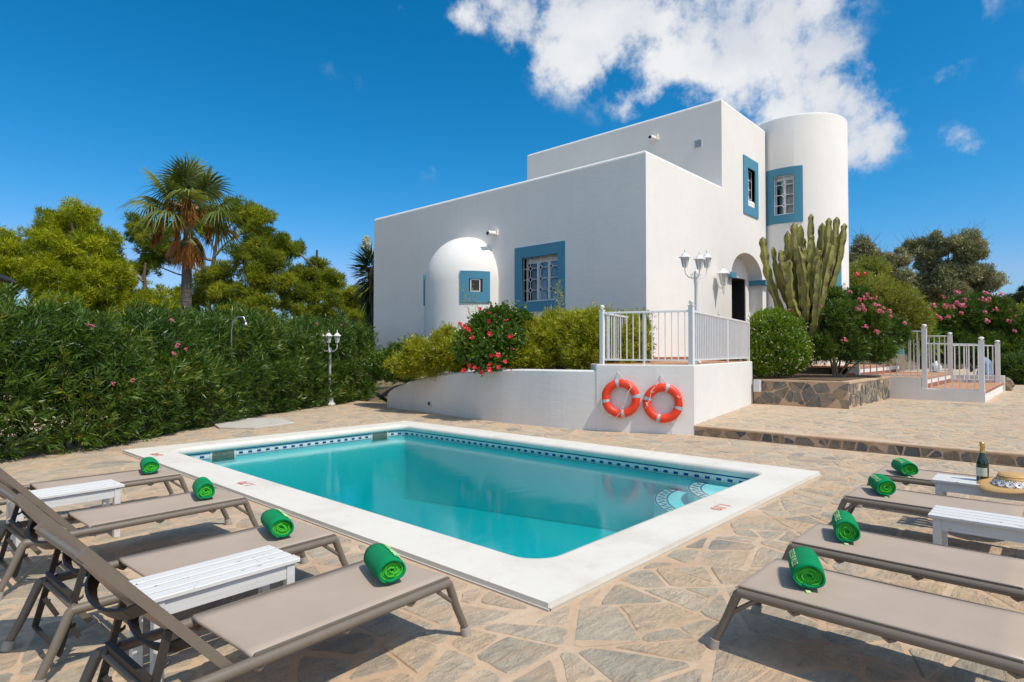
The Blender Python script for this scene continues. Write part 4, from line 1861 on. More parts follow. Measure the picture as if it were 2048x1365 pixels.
def rail_run(org, p0, p1, zt0, zt1, zb0, zb1, n, parent, bw=0.018, rw_=0.045, legs=(), floor_=None):
    a, b = Vector(p0), Vector(p1)
    mb = MB(org)
    mb.bar((a.x, a.y, zt0), (b.x, b.y, zt1), rw_, 0.028)
    mb.bar((a.x, a.y, zt0 + 0.018), (b.x, b.y, zt1 + 0.018), rw_ * 0.7, 0.010)
    mb.build('top_rail', M['white_metal'], parent)
    mb = MB(org)
    mb.bar((a.x, a.y, zb0), (b.x, b.y, zb1), 0.03, 0.025)
    mb.build('bottom_rail', M['white_metal'], parent)
    for k in range(1, n + 1):
        t = k / (n + 1)
        x, y = a.x + (b.x - a.x) * t, a.y + (b.y - a.y) * t
        mb = MB(org)
        ang = math.atan2(b.y - a.y, b.x - a.x)
        rot = Matrix.Rotation(ang, 4, 'Z')
        h = bw / 2
        z0, z1 = zb0 + (zb1 - zb0) * t + 0.01, zt0 + (zt1 - zt0) * t - 0.012
        bxm = MB()
        bxm.box((-h, -h, z0), (h, h, z1), rot)
        mb.add([(p[0] + x, p[1] + y, p[2]) for p in bxm.v], bxm.f)
        mb.build('baluster', M['white_metal'], parent)
    for t in legs:
        x, y = a.x + (b.x - a.x) * t, a.y + (b.y - a.y) * t
        MB(org).box((x - 0.018, y - 0.018, floor_), (x + 0.018, y + 0.018, zt0 - 0.01)).build('support', M['white_metal'], parent)


RT = 2.28
FRC = (10.36, 5.045)       # front right corner post
FLC = (9.72, 6.56)         # front left corner post
BRC = (15.45, 5.985)
BLC = (12.55, 7.30)
dr = empty('deck_railing', (FRC[0], FRC[1], DZ), 'white metal railing round the raised deck above the life rings', 'railing')
RO = (FRC[0], FRC[1], DZ)
ball_post(RO, *FRC, DZ, RT + 0.07, 0.085, dr)
ball_post(RO, *FLC, DZ, RT + 0.02, 0.075, dr)
ball_post(RO, *BLC, DZ, RT - 0.02, 0.07, dr)
ball_post(RO, *BRC, DZ, RT, 0.06, dr)
rail_run(RO, FLC, FRC, RT - 0.03, RT - 0.03, DZ + 0.085, DZ + 0.085, 13, dr, legs=(0.48,), floor_=DZ)
rail_run(RO, FRC, BRC, RT - 0.03, RT - 0.03, DZ + 0.085, DZ + 0.085, 38, dr, bw=0.032, legs=(0.55,), floor_=DZ)
rail_run(RO, FLC, BLC, RT - 0.03, RT - 0.03, DZ + 0.085, DZ + 0.085, 20, dr, legs=(0.5,), floor_=DZ)

# ---------------------------------------------------------------- stone planter
PZ = 0.80
PLO = (15.63, 3.71, UT)
pl = empty('stone_planter', PLO, 'low planter bed faced with grey stone at the foot of the cactus', 'planter')
mb = MB(PLO)
mb.box((15.66, 3.74, UT - 0.05), (20.0, 5.94, PZ - 0.02))
mb.box((15.64, 3.72, PZ - 0.035), (15.90, 5.93, PZ + 0.01))
mb.box((15.90, 3.72, PZ - 0.035), (20.0, 3.96, PZ + 0.01))
mb.build('bed', M['mortar'], pl)
mb = MB(PLO)
mb.box((15.88, 3.94, PZ - 0.03), (20.0, 7.4, PZ + 0.03))
mb.build('soil', M['soil'], pl)
rng = random.Random(5)
st = voronoi_stones(2.24, 0.60, 0.25, 0.018, rng, squash=1.15)
to_p = lambda x, y, z: (15.66 - z - PLO[0], 5.96 - x - PLO[1], y + UT + 0.005 - PLO[2])
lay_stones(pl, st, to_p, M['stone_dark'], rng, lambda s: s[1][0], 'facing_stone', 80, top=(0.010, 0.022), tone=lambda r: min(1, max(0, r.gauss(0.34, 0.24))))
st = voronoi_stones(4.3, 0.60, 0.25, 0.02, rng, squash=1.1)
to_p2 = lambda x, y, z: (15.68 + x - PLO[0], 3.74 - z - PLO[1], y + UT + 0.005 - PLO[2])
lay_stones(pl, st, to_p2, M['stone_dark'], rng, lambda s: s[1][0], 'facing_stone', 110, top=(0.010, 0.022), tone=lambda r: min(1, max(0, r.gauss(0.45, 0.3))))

# ---------------------------------------------------------------- stepped walkway with railings (right)
SWO = (20.0, 1.58, UT)
sw_ = empty('stepped_walkway', SWO, 'white walled walkway of terracotta tiled steps between white railings', 'steps')
def wbox(lo, hi, name, mat, r=0.02):
    o = MB(SWO).box(lo, hi).build(name, mat, sw_)
    return o
L1, L2, L3 = 0.43, 0.77, 1.08
wbox((20.0, 1.58, UT - .02), (20.14, 2.97, L1 + 0.06), 'side_wall', M['garden_wall'])
wbox((20.001, 2.97, UT - .02), (20.14, 3.85, L2 + 0.03), 'side_wall', M['garden_wall'])
wbox((20.14, 1.60, UT - .02), (26.3, 2.97, L1 - .02), 'side_wall', M['garden_wall'])
wbox((26.3, 1.55, UT - .02), (26.5, 3.2, L1 + 0.28), 'side_wall', M['garden_wall'])
wbox((20.14, 1.585, L1 - .02), (26.3, 2.97, L1 + 0.03), 'tiled_tread', M['terracotta'])
wbox((20.14, 1.575, L1 - .0), (26.3, 1.600, L1 + 0.031), 'tread_edge', M['terracotta_edge'])
wbox((20.14, 2.975, L1 - .1), (26.3, 3.2, L2 - .18), 'riser', M['terracotta_edge'])
wbox((20.14, 2.972, L2 - .18), (26.3, 3.2, L2 - .03), 'riser', M['garden_wall'])
wbox((20.14, 2.95, L2 - .03), (26.3, 4.6, L2 + 0.012), 'tiled_tread', M['terracotta'])
wbox((20.02, 4.60, L2 - .1), (26.3, 4.8, L3 - .2), 'riser', M['terracotta_edge'])
wbox((20.02, 4.597, L3 - .2), (26.3, 4.8, L3 - .05), 'riser', M['garden_wall'])
wbox((20.02, 4.57, L3 - .05), (26.3, 7.4, L3), 'tiled_tread', M['terracotta'])
wbox((20.0, 3.86, UT - .02), (20.14, 6.0, L2 + 0.02), 'side_wall', M['garden_wall'])
SR = (20.07, 1.65, L1)
fr_ = empty('walkway_railing', SR, 'stepped white railing along the near side of the tiled walkway', 'railing')
ball_post(SR, 20.07, 1.65, L1 + .03, 1.80, 0.115, fr_)
ball_post(SR, 20.07, 2.90, L1 + .06, 2.17, 0.115, fr_)
ball_post(SR, 20.07, 4.55, L2, 2.15, 0.105, fr_)
rail_run(SR, (20.07, 2.90), (20.07, 1.65), 1.74, 1.70, 0.50, 0.50, 7, fr_, bw=0.028, rw_=0.06)
rail_run(SR, (20.07, 4.55), (20.07, 2.90), 2.10, 2.08, 0.84, 0.84, 9, fr_, bw=0.028, rw_=0.06)
SR2 = (26.2, 1.72, L1)
bk_ = empty('walkway_railing', SR2, 'stepped white railing along the far side of the tiled walkway, before the pink oleander', 'railing')
ball_post(SR2, 26.2, 1.72, L1 + .03, 1.80, 0.13, bk_)
ball_post(SR2, 25.75, 2.98, L1 + .03, 2.08, 0.13, bk_)
rail_run(SR2, (25.75, 2.98), (26.2, 1.72), 1.74, 1.72, 0.58, 0.56, 9, bk_, bw=0.03, rw_=0.07)
rail_run(SR2, (25.5, 4.3), (25.75, 2.98), 2.08, 2.06, 0.86, 0.86, 8, bk_, bw=0.03, rw_=0.07)

# things lying behind the walkway
mb = MB()
mb.lathe([(0.001, 0), (0.16, 0), (0.19, 0.08), (0.19, 0.36), (0.13, 0.46), (0.05, 0.5), (0.05, 0.56), (0.001, 0.56)], (0, 0, 0), 18)
jug = mb.build('plastic_jug', M['pvc'])
jug.location = (26.9, 3.55, 0.62)
tag(jug, 'white plastic jug standing behind the walkway railing', 'jug')
mb = MB()
rngb = random.Random(3)
vs, fs = [], []
for i in range(9):
    for k in range(14):
        a = 2 * math.pi * k / 14
        z = i / 8
        r_ = (0.36 - 0.16 * z) * (1 + 0.22 * math.sin(3 * a + i) * rngb.random()) * (1 if z < 0.95 else 0.3)
        vs.append((r_ * math.cos(a), r_ * math.sin(a) * 0.8, z * 1.15))
for i in range(8):
    for k in range(14):
        fs.append((i * 14 + k, i * 14 + (k + 1) % 14, (i + 1) * 14 + (k + 1) % 14, (i + 1) * 14 + k))
fs.append(tuple(8 * 14 + k for k in range(14)))
bag = mb.add(vs, fs, True).build('sack', M['blue_bag'])
bag.location = (27.3, 2.15, 0.18)
tag(bag, 'crumpled blue grey sack behind the walkway railing', 'sack')
rk = empty('rock_edging', (27.0, 2.6, UT), 'low brown rockery behind the walkway railing', 'rockery')
for i in range(9):
    y = 1.55 + i * 0.33
    mb = MB((27.0, 2.6, UT))
    vs, fs = [], []
    c = Vector((27.0 + rngb.uniform(-.1, .1), y, UT + 0.2))
    for a_ in range(5):
        for b_ in range(8):
            ph, th = math.pi * (a_ + 0.5) / 5, 2 * math.pi * b_ / 8
            q = 0.25 * (1 + rngb.uniform(-0.22, 0.22))
            vs.append(c + Vector((q * math.sin(ph) * math.cos(th), q * math.sin(ph) * math.sin(th), q * 1.1 * math.cos(ph))))
    for a_ in range(4):
        for b_ in range(8):
            fs.append((a_ * 8 + b_, (a_ + 1) * 8 + b_, (a_ + 1) * 8 + (b_ + 1) % 8, a_ * 8 + (b_ + 1) % 8))
    fs += [tuple(range(8)), tuple(range(39, 31, -1))]
    mb.add(vs, fs)
    mb.build('rock', M['rock'], rk)

# ---------------------------------------------------------------- sun loungers
LWD = 0.54          # width over the side rails
FL = 1.40           # foot corner to rear corner
PV = 1.12           # backrest pivot
BA = R(49.2)
BL = 0.735
RZ = 0.305


def fabric_sheet(mb, path, y0, y1, sag=0.0, ny=8, th=0.004):
    n = len(path)
    vs = []
    for s_ in (0, 1):
        for i, (x, z) in enumerate(path):
            a = path[max(0, i - 1)]
            b = path[min(n - 1, i + 1)]
            d = Vector((b[0] - a[0], 0, b[1] - a[1])).normalized()
            nr = Vector((-d.z, 0, d.x))
            for j in range(ny + 1):
                t = j / ny
                k = math.sin(math.pi * t) * sag * math.sin(math.pi * min(1, max(0, i / (n - 1))))
                p = Vector((x, y0 + (y1 - y0) * t, z)) - nr * (k + s_ * th)
                vs.append(p)
    m = ny + 1
    o = n * m
    fs = []
    for i in range(n - 1):
        for j in range(ny):
            a = i * m + j
            fs.append((a, a + m, a + m + 1, a + 1))
            fs.append((o + a, o + a + 1, o + a + m + 1, o + a + m))
    for i in range(n - 1):
        a = i * m
        fs.append((a, o + a, o + a + m, a + m))
        b = a + ny
        fs.append((b, b + m, o + b + m, o + b))
    for j in range(ny):
        fs.append((j, j + 1, o + j + 1, o + j))
        a = (n - 1) * m + j
        fs.append((a, o + a, o + a + 1, a + 1))
    mb.add(vs, fs, True)


def make_lounger():
    root = empty('sun_lounger', (0, 0, 0))
    for y in (0.0, LWD):
        s = 1 if y == 0 else -1
        mb = MB()
        mb.tube([(0.0, y, RZ), (FL, y, RZ)], 0.023, 12)
        mb.build('side_rail', M['taupe'], root)
        for x0, dx in ((0.0, -0.118), (FL, 0.125)):
            mb = MB()
            sg = -1 if dx < 0 else 1
            mb.tube([(x0 - sg * 0.012, y, RZ + 0.004), (x0 + sg * 0.006, y, RZ - 0.012), (x0 + dx * 0.5, y + s * -0.004, RZ * 0.52), (x0 + dx, y - s * 0.012, 0.03)], [0.023, 0.0225, 0.0205, 0.019], 12)
            lg = mb.build('leg', M['taupe'], root)
            mb = MB()
            mb.tube([(x0 + dx * 0.93, y - s * 0.012, 0.045), (x0 + dx * 1.02, y - s * 0.013, 0.0)], [0.0245, 0.028], 12)
            mb.build('rubber_foot', M['foot'], lg)
            if dx > 0:
                continue
            mb = MB()
            mb.tube([(x0 - sg * 0.085, y, RZ - 0.015), (x0 + dx * 0.42, y, RZ * 0.60)], 0.011, 8)
            mb.build('corner_brace', M['taupe'], root)
    for x, z in ((0.02, RZ), (0.92, RZ - 0.01), (FL - 0.02, RZ)):
        mb = MB()
        mb.tube([(x, 0.0, z), (x, LWD, z)], 0.016, 10)
        mb.build('cross_bar', M['taupe'], root)
    for x in (0.25, 0.62, 1.02):
        for y in (0.0, LWD):
            mb = MB()
            mb.tube([(x - 0.022, y, RZ - 0.02), (x, y, RZ - 0.034), (x + 0.022, y, RZ - 0.02)], 0.010, 8)
            mb.build('stacking_stud', M['taupe'], root)
    mb = MB()
    path_ = [(-0.018, RZ + 0.018), (-0.006, RZ + 0.030)] + [(0.02 + (PV - 0.10) * k / 12, RZ + 0.032 - 0.004 * math.sin(math.pi * k / 12)) for k in range(13)] + [(PV - 0.070, RZ + 0.020)]
    fabric_sheet(mb, path_, 0.004, LWD - 0.004, 0.006)
    mb.build('seat_fabric', M['fabric'], root)
    for y in (0.002, LWD - 0.002):
        mb = MB()
        mb.bar((0.0, y, RZ + 0.028), (PV - 0.08, y, RZ + 0.028), 0.012, 0.008)
        mb.build('fabric_track', M['taupe'], root)
    # backrest
    d = Vector((math.cos(BA), 0, math.sin(BA)))
    nrm = Vector((-d.z, 0, d.x))
    p0 = Vector((PV, 0, RZ))
    back = MB()
    for y in (0.028, LWD - 0.028):
        a, b = p0 + Vector((0, y, 0)), p0 + d * BL + Vector((0, y, 0))
        back.bar(a, b, 0.024, 0.036, up=(-d.z, 0, d.x))
    back.tube([p0 + Vector((0, 0.0, 0)), p0 + Vector((0, LWD, 0))], 0.014, 10)
    top = p0 + d * BL
    top = top - d * 0.02 - nrm * 0.012
    back.tube([top + Vector((0, 0.02, 0)), top + Vector((0, LWD - 0.02, 0))], 0.013, 10)
    bf = back.build('backrest_frame', M['taupe'], root)
    mb = MB()
    pts = [(p0 + d * (0.03 + (BL - 0.05) * k / 10) + nrm * 0.0) for k in range(11)]
    fabric_sheet(mb, [(p.x, p.z) for p in pts], 0.03, LWD - 0.03, 0.030)
    mb.build('backrest_fabric', M['fabric'], bf)
    # curved plastic cross braces under the sling
    for s_ in (0.30, 0.60):
        mb = MB()
        c = p0 + d * (BL * s_)
        pp = []
        for k in range(11):
            t = k / 10
            pp.append(c + Vector((0, 0.03 + (LWD - 0.06) * t, 0)) - nrm * (0.015 + 0.075 * math.sin(math.pi * t) ** 0.6))
        for k in range(10):
            mb.bar(pp[k], pp[k + 1], 0.05, 0.012, up=(-d.z, 0, d.x))
        mb.build('back_brace', M['dark_plastic'], bf)
    # the prop: a U frame that sits in the ratchet
    sp0 = p0 + d * (BL * 0.40) - nrm * 0.02
    foot = Vector((1.43, 0, 0.105))
    prop = MB()
    for y in (0.055, LWD - 0.055):
        prop.bar(sp0 + Vector((0, y, 0)), foot + Vector((0, y, 0)), 0.018, 0.026)
    prop.tube([foot + Vector((0, 0.045, 0)), foot + Vector((0, LWD - 0.045, 0))], 0.013, 10)
    md = sp0.lerp(foot, 0.45)
    prop.bar(md + Vector((0, 0.055, 0)), md + Vector((0, LWD - 0.055, 0)), 0.02, 0.075, up=(0.3, 0, 1))
    for y in (0.055, LWD - 0.055):
        a, b = sp0 + Vector((0, y, 0)), foot + Vector((0, y, 0))
        dn = (b - a).normalized()
        sn = Vector((dn.z, 0, -dn.x))
        for k in range(4):
            q = a.lerp(b, 0.28 + 0.15 * k)
            prop.tube([q, q + sn * 0.018 + dn * 0.004, q + sn * 0.030 - dn * 0.006, q + sn * 0.030 - dn * 0.016], [0.010, 0.008, 0.006, 0.003], 6)
    prop.build('prop_frame', M['dark_plastic'], root)
    for y in (0.085, LWD - 0.085):
        MB().bar(Vector((1.37, y, RZ - 0.01)), Vector((1.30, y, 0.20)), 0.014, 0.028).build('link_bar', M['taupe'], root)
        MB().bar(Vector((1.40, y, RZ - 0.06)), Vector((1.345, y, 0.14)), 0.014, 0.022).build('link_bar', M['taupe'], root)
    return root


lproto = make_lounger()
LOUNGERS = [
    ((2.070, 2.370 + LWD), math.pi + R(3.1), 'empty taupe sun lounger nearest the camera on the left, its towel by the pool corner'),
    ((2.075, 3.455 + LWD), math.pi + R(2.4), 'taupe sun lounger on the left, second from the camera, behind the chipped white bench'),
    ((2.12, 4.85 + LWD), math.pi + R(2.0), 'taupe sun lounger on the left, third from the camera, next to the 1.70 mark'),
    ((2.13, 6.24 + LWD), math.pi, 'taupe sun lounger on the left, farthest from the camera, near the hedge'),
    ((2.99, 1.215), -math.pi / 2, 'taupe sun lounger on the right, nearest the camera, with a long empty sling'),
    ((3.91, 1.255), -math.pi / 2, 'taupe sun lounger on the right, second from the camera, before the shaded bench'),
    ((5.45, 1.335), -math.pi / 2, 'taupe sun lounger on the right, third from the camera, between the two white benches'),
    ((6.62, 1.375), -math.pi / 2, 'taupe sun lounger on the right, farthest from the camera, behind the champagne bottle'),
]
for i, ((x, y), rz, lab) in enumerate(LOUNGERS):
    o = lproto if i == 0 else copy_tree(lproto)
    o.location = (x, y, 0.004)
    o.rotation_euler = (0, 0, rz)
    if i > 3:
        o.scale = (1.04, 1, 1)
    tag(o, lab, 'sun lounger', 'taupe sun loungers round the pool')


# ---------------------------------------------------------------- white benches
def make_bench(L=0.86):
    root = empty('white_bench', (0, 0, 0))
    W, H = 0.33, 0.42
    for k in range(4):
        y = 0.002 + k * 0.0855
        o = MB().box((0, y, H - 0.022), (L, y + 0.0685, H)).build('slat', M['white_wood'], root)
        bevel(o, 0.003, 1)
    for x in (0.025, L - 0.07):
        for y in (0.012, W - 0.057):
            o = MB().box((x, y, 0.0), (x + 0.045, y + 0.045, H - 0.024)).build('leg', M['white_wood'], root)
            bevel(o, 0.003, 1)
    for y in (0.018, W - 0.038):
        MB().box((0.071, y, H - 0.095), (L - 0.071, y + 0.02, H - 0.025)).build('apron', M['white_wood'], root)
    for x in (0.036, L - 0.058):
        MB().box((x, 0.058, H - 0.095), (x + 0.02, W - 0.058, H - 0.025)).build('apron', M['white_wood'], root)
    return root


b1_ = make_bench(0.72)
BN = [((0.885, 2.945), 0.035, 'chipped white slatted bench between the two nearest loungers on the left'),
      ((0.80, 5.63), 0.05, 'white slatted bench on the left between the two farther loungers'),
      ((4.85, 0.695), -math.pi / 2, 'bare white slatted bench on the right in the shade of a backrest'),
      ((6.205, 0.86), -math.pi / 2, 'white slatted bench on the right that carries the champagne bottle and straw hat')]
for i, ((x, y), rz, lab) in enumerate(BN):
    o = b1_ if i == 0 else copy_tree(b1_)
    o.location = (x, y, 0.004)
    o.rotation_euler = (0, 0, rz)
    tag(o, lab, 'bench', 'white slatted benches between the loungers')


# ---------------------------------------------------------------- rolled towels
def spiral_roll(turns=5.2, r0=0.010, r1=0.074, th=0.0085, L=0.27, squash=0.92, seed=0, n=26):
    rg = random.Random(seed)
    N = int(turns * n)
    cen = []
    for i in range(N + 1):
        t = i / N
        a = t * turns * 2 * math.pi + R(178)
        r_ = r0 + (r1 - r0) * t
        r_ *= 1 + 0.05 * math.sin(2 * a + seed) + 0.03 * math.sin(3 * a + 2 * seed)
        x, z = r_ * math.cos(a), r_ * math.sin(a) * squash
        if z < 0: z *= 0.90
        cen.append((x, z))
    return cen


def sheet_roll(name, cen, th, L, mat, parent, seed=0, off=0.0):
    rg = random.Random(seed)
    n = len(cen)
    ny = 7
    vs = []
    for side in (-1, 1):
        for i in range(n):
            a, b = cen[max(0, i - 1)], cen[min(n - 1, i + 1)]
            d = Vector((b[0] - a[0], b[1] - a[1])).normalized()
            nr = Vector((d.y, -d.x))
            for j in range(ny + 1):
                y = -L / 2 + L * j / ny
                e = 0.0
                if j in (0, ny):
                    e = 0.004 * math.sin(i * 0.35 + seed) + 0.002 * math.sin(i * 1.1)
                k = 1 - 0.05 * (abs(2 * j / ny - 1)) ** 3
                x = (cen[i][0] + nr.x * side * th / 2) * k
                z = (cen[i][1] + nr.y * side * th / 2) * k
                vs.append((x, y + (e + off) * (1 if j == ny else -1 if j == 0 else 0), z))
    m = ny + 1
    o = n * m
    fs = []
    for i in range(n - 1):
        for j in range(ny):
            a = i * m + j
            fs.append((a, a + 1, a + m + 1, a + m))
            fs.append((o + a, o + a + m, o + a + m + 1, o + a + 1))
        a = i * m
        fs.append((a, a + m, o + a + m, o + a))
        b = a + ny
        fs.append((b, o + b, o + b + m, b + m))
    for j in range(ny):
        fs.append((j, o + j, o + j + 1, j + 1))
        a = (n - 1) * m + j
        fs.append((a, a + 1, o + a + 1, o + a))
    return MB().add(vs, fs, True).build(name, mat, parent)


def make_towel(seed, scale, text_ang, light=True):
    root = empty('rolled_towel', (0, 0, 0))
    cen = spiral_roll(seed=seed)
    k = int(len(cen) * 0.80)
    ft = MB()
    sheet_roll('inner_roll', cen[:k + 3], 0.0098, 0.262, M['towel_light'], root, seed)
    sheet_roll('outer_wrap', cen[k:], 0.0115, 0.285, M['towel_dark'], root, seed + 1, 0.003)
    # backing that closes the roll between its turns
    vs, fs = [], []
    m_ = 24
    for y in (-0.118, 0.118):
        for q in range(m_):
            a = 2 * math.pi * q / m_
            vs.append((0.058 * math.cos(a), y, 0.052 * math.sin(a)))
    fs = [(q, (q + 1) % m_, m_ + (q + 1) % m_, m_ + q) for q in range(m_)] + [tuple(range(m_)), tuple(range(2 * m_ - 1, m_ - 1, -1))]
    MB().add(vs, fs).build('core', M['towel_dark'], root)
    # stitched lettering wrapped round the roll
    for li, (txt, size, off) in enumerate((("GREEN'VILLE", 0.047, 0.0),)):
        me = text_mesh(txt, size, bold=0.0012)
        rr = 0.0835
        for v in me.vertices:
            sg = 1 if text_ang < R(90) else -1
            u, w = v.co.x * sg * 0.92, v.co.y * sg
            a = text_ang + (w - off * sg) / rr
            q = 1 + 0.05 * math.sin(2 * a + seed) + 0.03 * math.sin(3 * a + 2 * seed)
            z = rr * q * math.sin(a) * 0.92
            x = rr * q * math.cos(a)
            kk = 1 - 0.05 * (abs(2 * u / 0.285)) ** 3
            v.co = (x * kk, u, z * kk)
        me.materials.clear()
        me.materials.append(M['stitch'])
        lo = bpy.data.objects.new('lettering', me)
        COL.objects.link(lo)
        lo.parent = root
    # hanging tag loop
    if seed % 2 == 0:
        mb = MB()
        mb.bar((-0.012, -0.135, -0.066), (-0.006, -0.158, -0.069), 0.022, 0.004)
        mb.build('care_label', M['stitch'], root)
    root.scale = (scale, scale, scale)
    return root


TW = [((1.885, 2.625), R(-19), 1, 0.98, R(62), 'rolled green towel on the nearest left lounger, pale green spiral end facing the camera'),
      ((1.855, 3.735), R(-13), 3, 0.98, R(62), 'rolled green towel on the second lounger from the left front'),
      ((1.93, 5.13), R(-14), 5, 0.98, R(40), 'rolled green towel on the third left lounger, just below the 1.70 mark'),
      ((1.965, 6.56), R(-12), 7, 0.98, R(20), 'smallest rolled green towel, on the farthest left lounger by the 2.00 mark'),
      ((3.29, 0.985), R(-68), 2, 1.0, R(142), 'rolled green towel with pale lettering on the nearest right lounger'),
      ((4.23, 1.035), R(-72), 4, 1.0, R(125), 'rolled green towel with lettering on the second right lounger'),
      ((5.76, 1.135), R(-66), 6, 1.0, R(130), 'rolled green towel hanging over the end of the third right lounger'),
      ((6.80, 1.15), R(-64), 8, 1.0, R(125), 'rolled green towel on the farthest right lounger')]
for (x, y), rz, sd, sc_, ta, lab in TW:
    t = make_towel(sd, sc_, ta)
    t.location = (x, y, RZ + 0.034 + 0.068 * sc_)
    t.rotation_euler = (0, 0, rz)
    tag(t, lab, 'towel', 'rolled green towels on the loungers')

# ---------------------------------------------------------------- bottle and hat
bt = empty('champagne_bottle', (6.40, 0.53, 0.4245), 'dark green champagne bottle with gold foil neck standing on a white bench', 'bottle')
mb = MB()
mb.lathe([(0.001, 0.004), (0.036, 0.0), (0.043, 0.006), (0.0435, 0.12), (0.043, 0.15), (0.038, 0.18), (0.027, 0.21), (0.019, 0.235), (0.0155, 0.26), (0.015, 0.30), (0.001, 0.30)], n=28)
mb.build('glass_body', M['bottle'], bt)
mb = MB()
mb.lathe([(0.0205, 0.236), (0.0172, 0.262), (0.0168, 0.288), (0.019, 0.291), (0.019, 0.297), (0.0168, 0.30), (0.0185, 0.306), (0.0185, 0.318), (0.013, 0.325), (0.001, 0.326)], n=24)
mb.build('gold_foil', M['gold'], bt)
mb = MB()
mb.lathe([(0.0442, 0.045), (0.0442, 0.115)], n=20, a0=R(120), a1=R(230))
mb.build('label_paper', M['label'], bt)
mb = MB()
mb.tube([(0.015, 0, 0.30), (0.028, -0.006, 0.296)], 0.0012, 5)
mb.build('wire_tail', M['gold'], bt)

ht = empty('straw_hat', (6.28, 0.30, 0.4245), 'wide brimmed straw hat with a band of white daisies leaning on the bench', 'hat')
mb = MB()
mb.lathe([(0.001, 0.105), (0.07, 0.104), (0.095, 0.095), (0.104, 0.070), (0.108, 0.030), (0.112, 0.012)], n=40)
mb.lathe([(0.001, 0.102), (0.105, 0.01)], n=20)
crown = mb.build('crown', M['straw'], ht)
mb = MB()
prof = [(0.110, 0.012), (0.16, 0.014), (0.20, 0.010), (0.235, 0.000)]
vs, fs = [], []
nn_ = 48
for s_ in (0, 1):
    for r_, z in prof:
        for k in range(nn_):
            a = 2 * math.pi * k / nn_
            w_ = (r_ - 0.11) / 0.125
            vs.append((r_ * math.cos(a), r_ * math.sin(a), z + w_ * 0.014 * math.sin(2 * a + 0.6) - s_ * 0.003))
o_n = len(prof) * nn_
for i in range(len(prof) - 1):
    for k in range(nn_):
        a, b = i * nn_ + k, i * nn_ + (k + 1) % nn_
        fs += [(a, b, b + nn_, a + nn_), (o_n + a, o_n + a + nn_, o_n + b + nn_, o_n + b)]
for k in range(nn_):
    a, b = (len(prof) - 1) * nn_ + k, (len(prof) - 1) * nn_ + (k + 1) % nn_
    fs.append((a, b, o_n + b, o_n + a))
mb.add(vs, fs, True)
mb.build('brim', M['straw'], ht)
for k in range(14):
    a = 2 * math.pi * k / 14
    mb = MB()
    c = Vector((0.122 * math.cos(a), 0.122 * math.sin(a), 0.034))
    nr = Vector((math.cos(a), math.sin(a), 0.75)).normalized()
    tx = Vector((-math.sin(a), math.cos(a), 0))
    ty = nr.cross(tx)
    for p in range(11):
        b = 2 * math.pi * p / 11
        dr_ = tx * math.cos(b) + ty * math.sin(b)
        sd_ = nr.cross(dr_)
        mb.add([c + dr_ * 0.002 + sd_ * 0.002, c + dr_ * 0.024 + sd_ * 0.0056 + nr * 0.007, c + dr_ * 0.036 + nr * 0.003, c + dr_ * 0.024 - sd_ * 0.0056 + nr * 0.007, c + dr_ * 0.002 - sd_ * 0.002], [(0, 1, 2, 3, 4)])
    fo = mb.build('daisy', M['cream'], ht, tone=1.0)
    fo.data.materials[0] = M['white_metal']
    mb = MB()
    cc_ = c + nr * 0.004
    mb.lathe([(0.001, 0.006), (0.0045, 0.004), (0.0055, 0.000)], (0, 0, 0), 8)
    q = nr.to_track_quat('Z', 'Y').to_matrix()
    mb.v = [tuple(q @ Vector(v) + cc_) for v in mb.v]
    mb.build('daisy_centre', M['dark_plastic'], fo)
ht.rotation_euler = (R(-3), R(-3), R(20))
ht.location = (6.27, 0.325, 0.434)

# ---------------------------------------------------------------- life rings
rope_mat = M['rope']


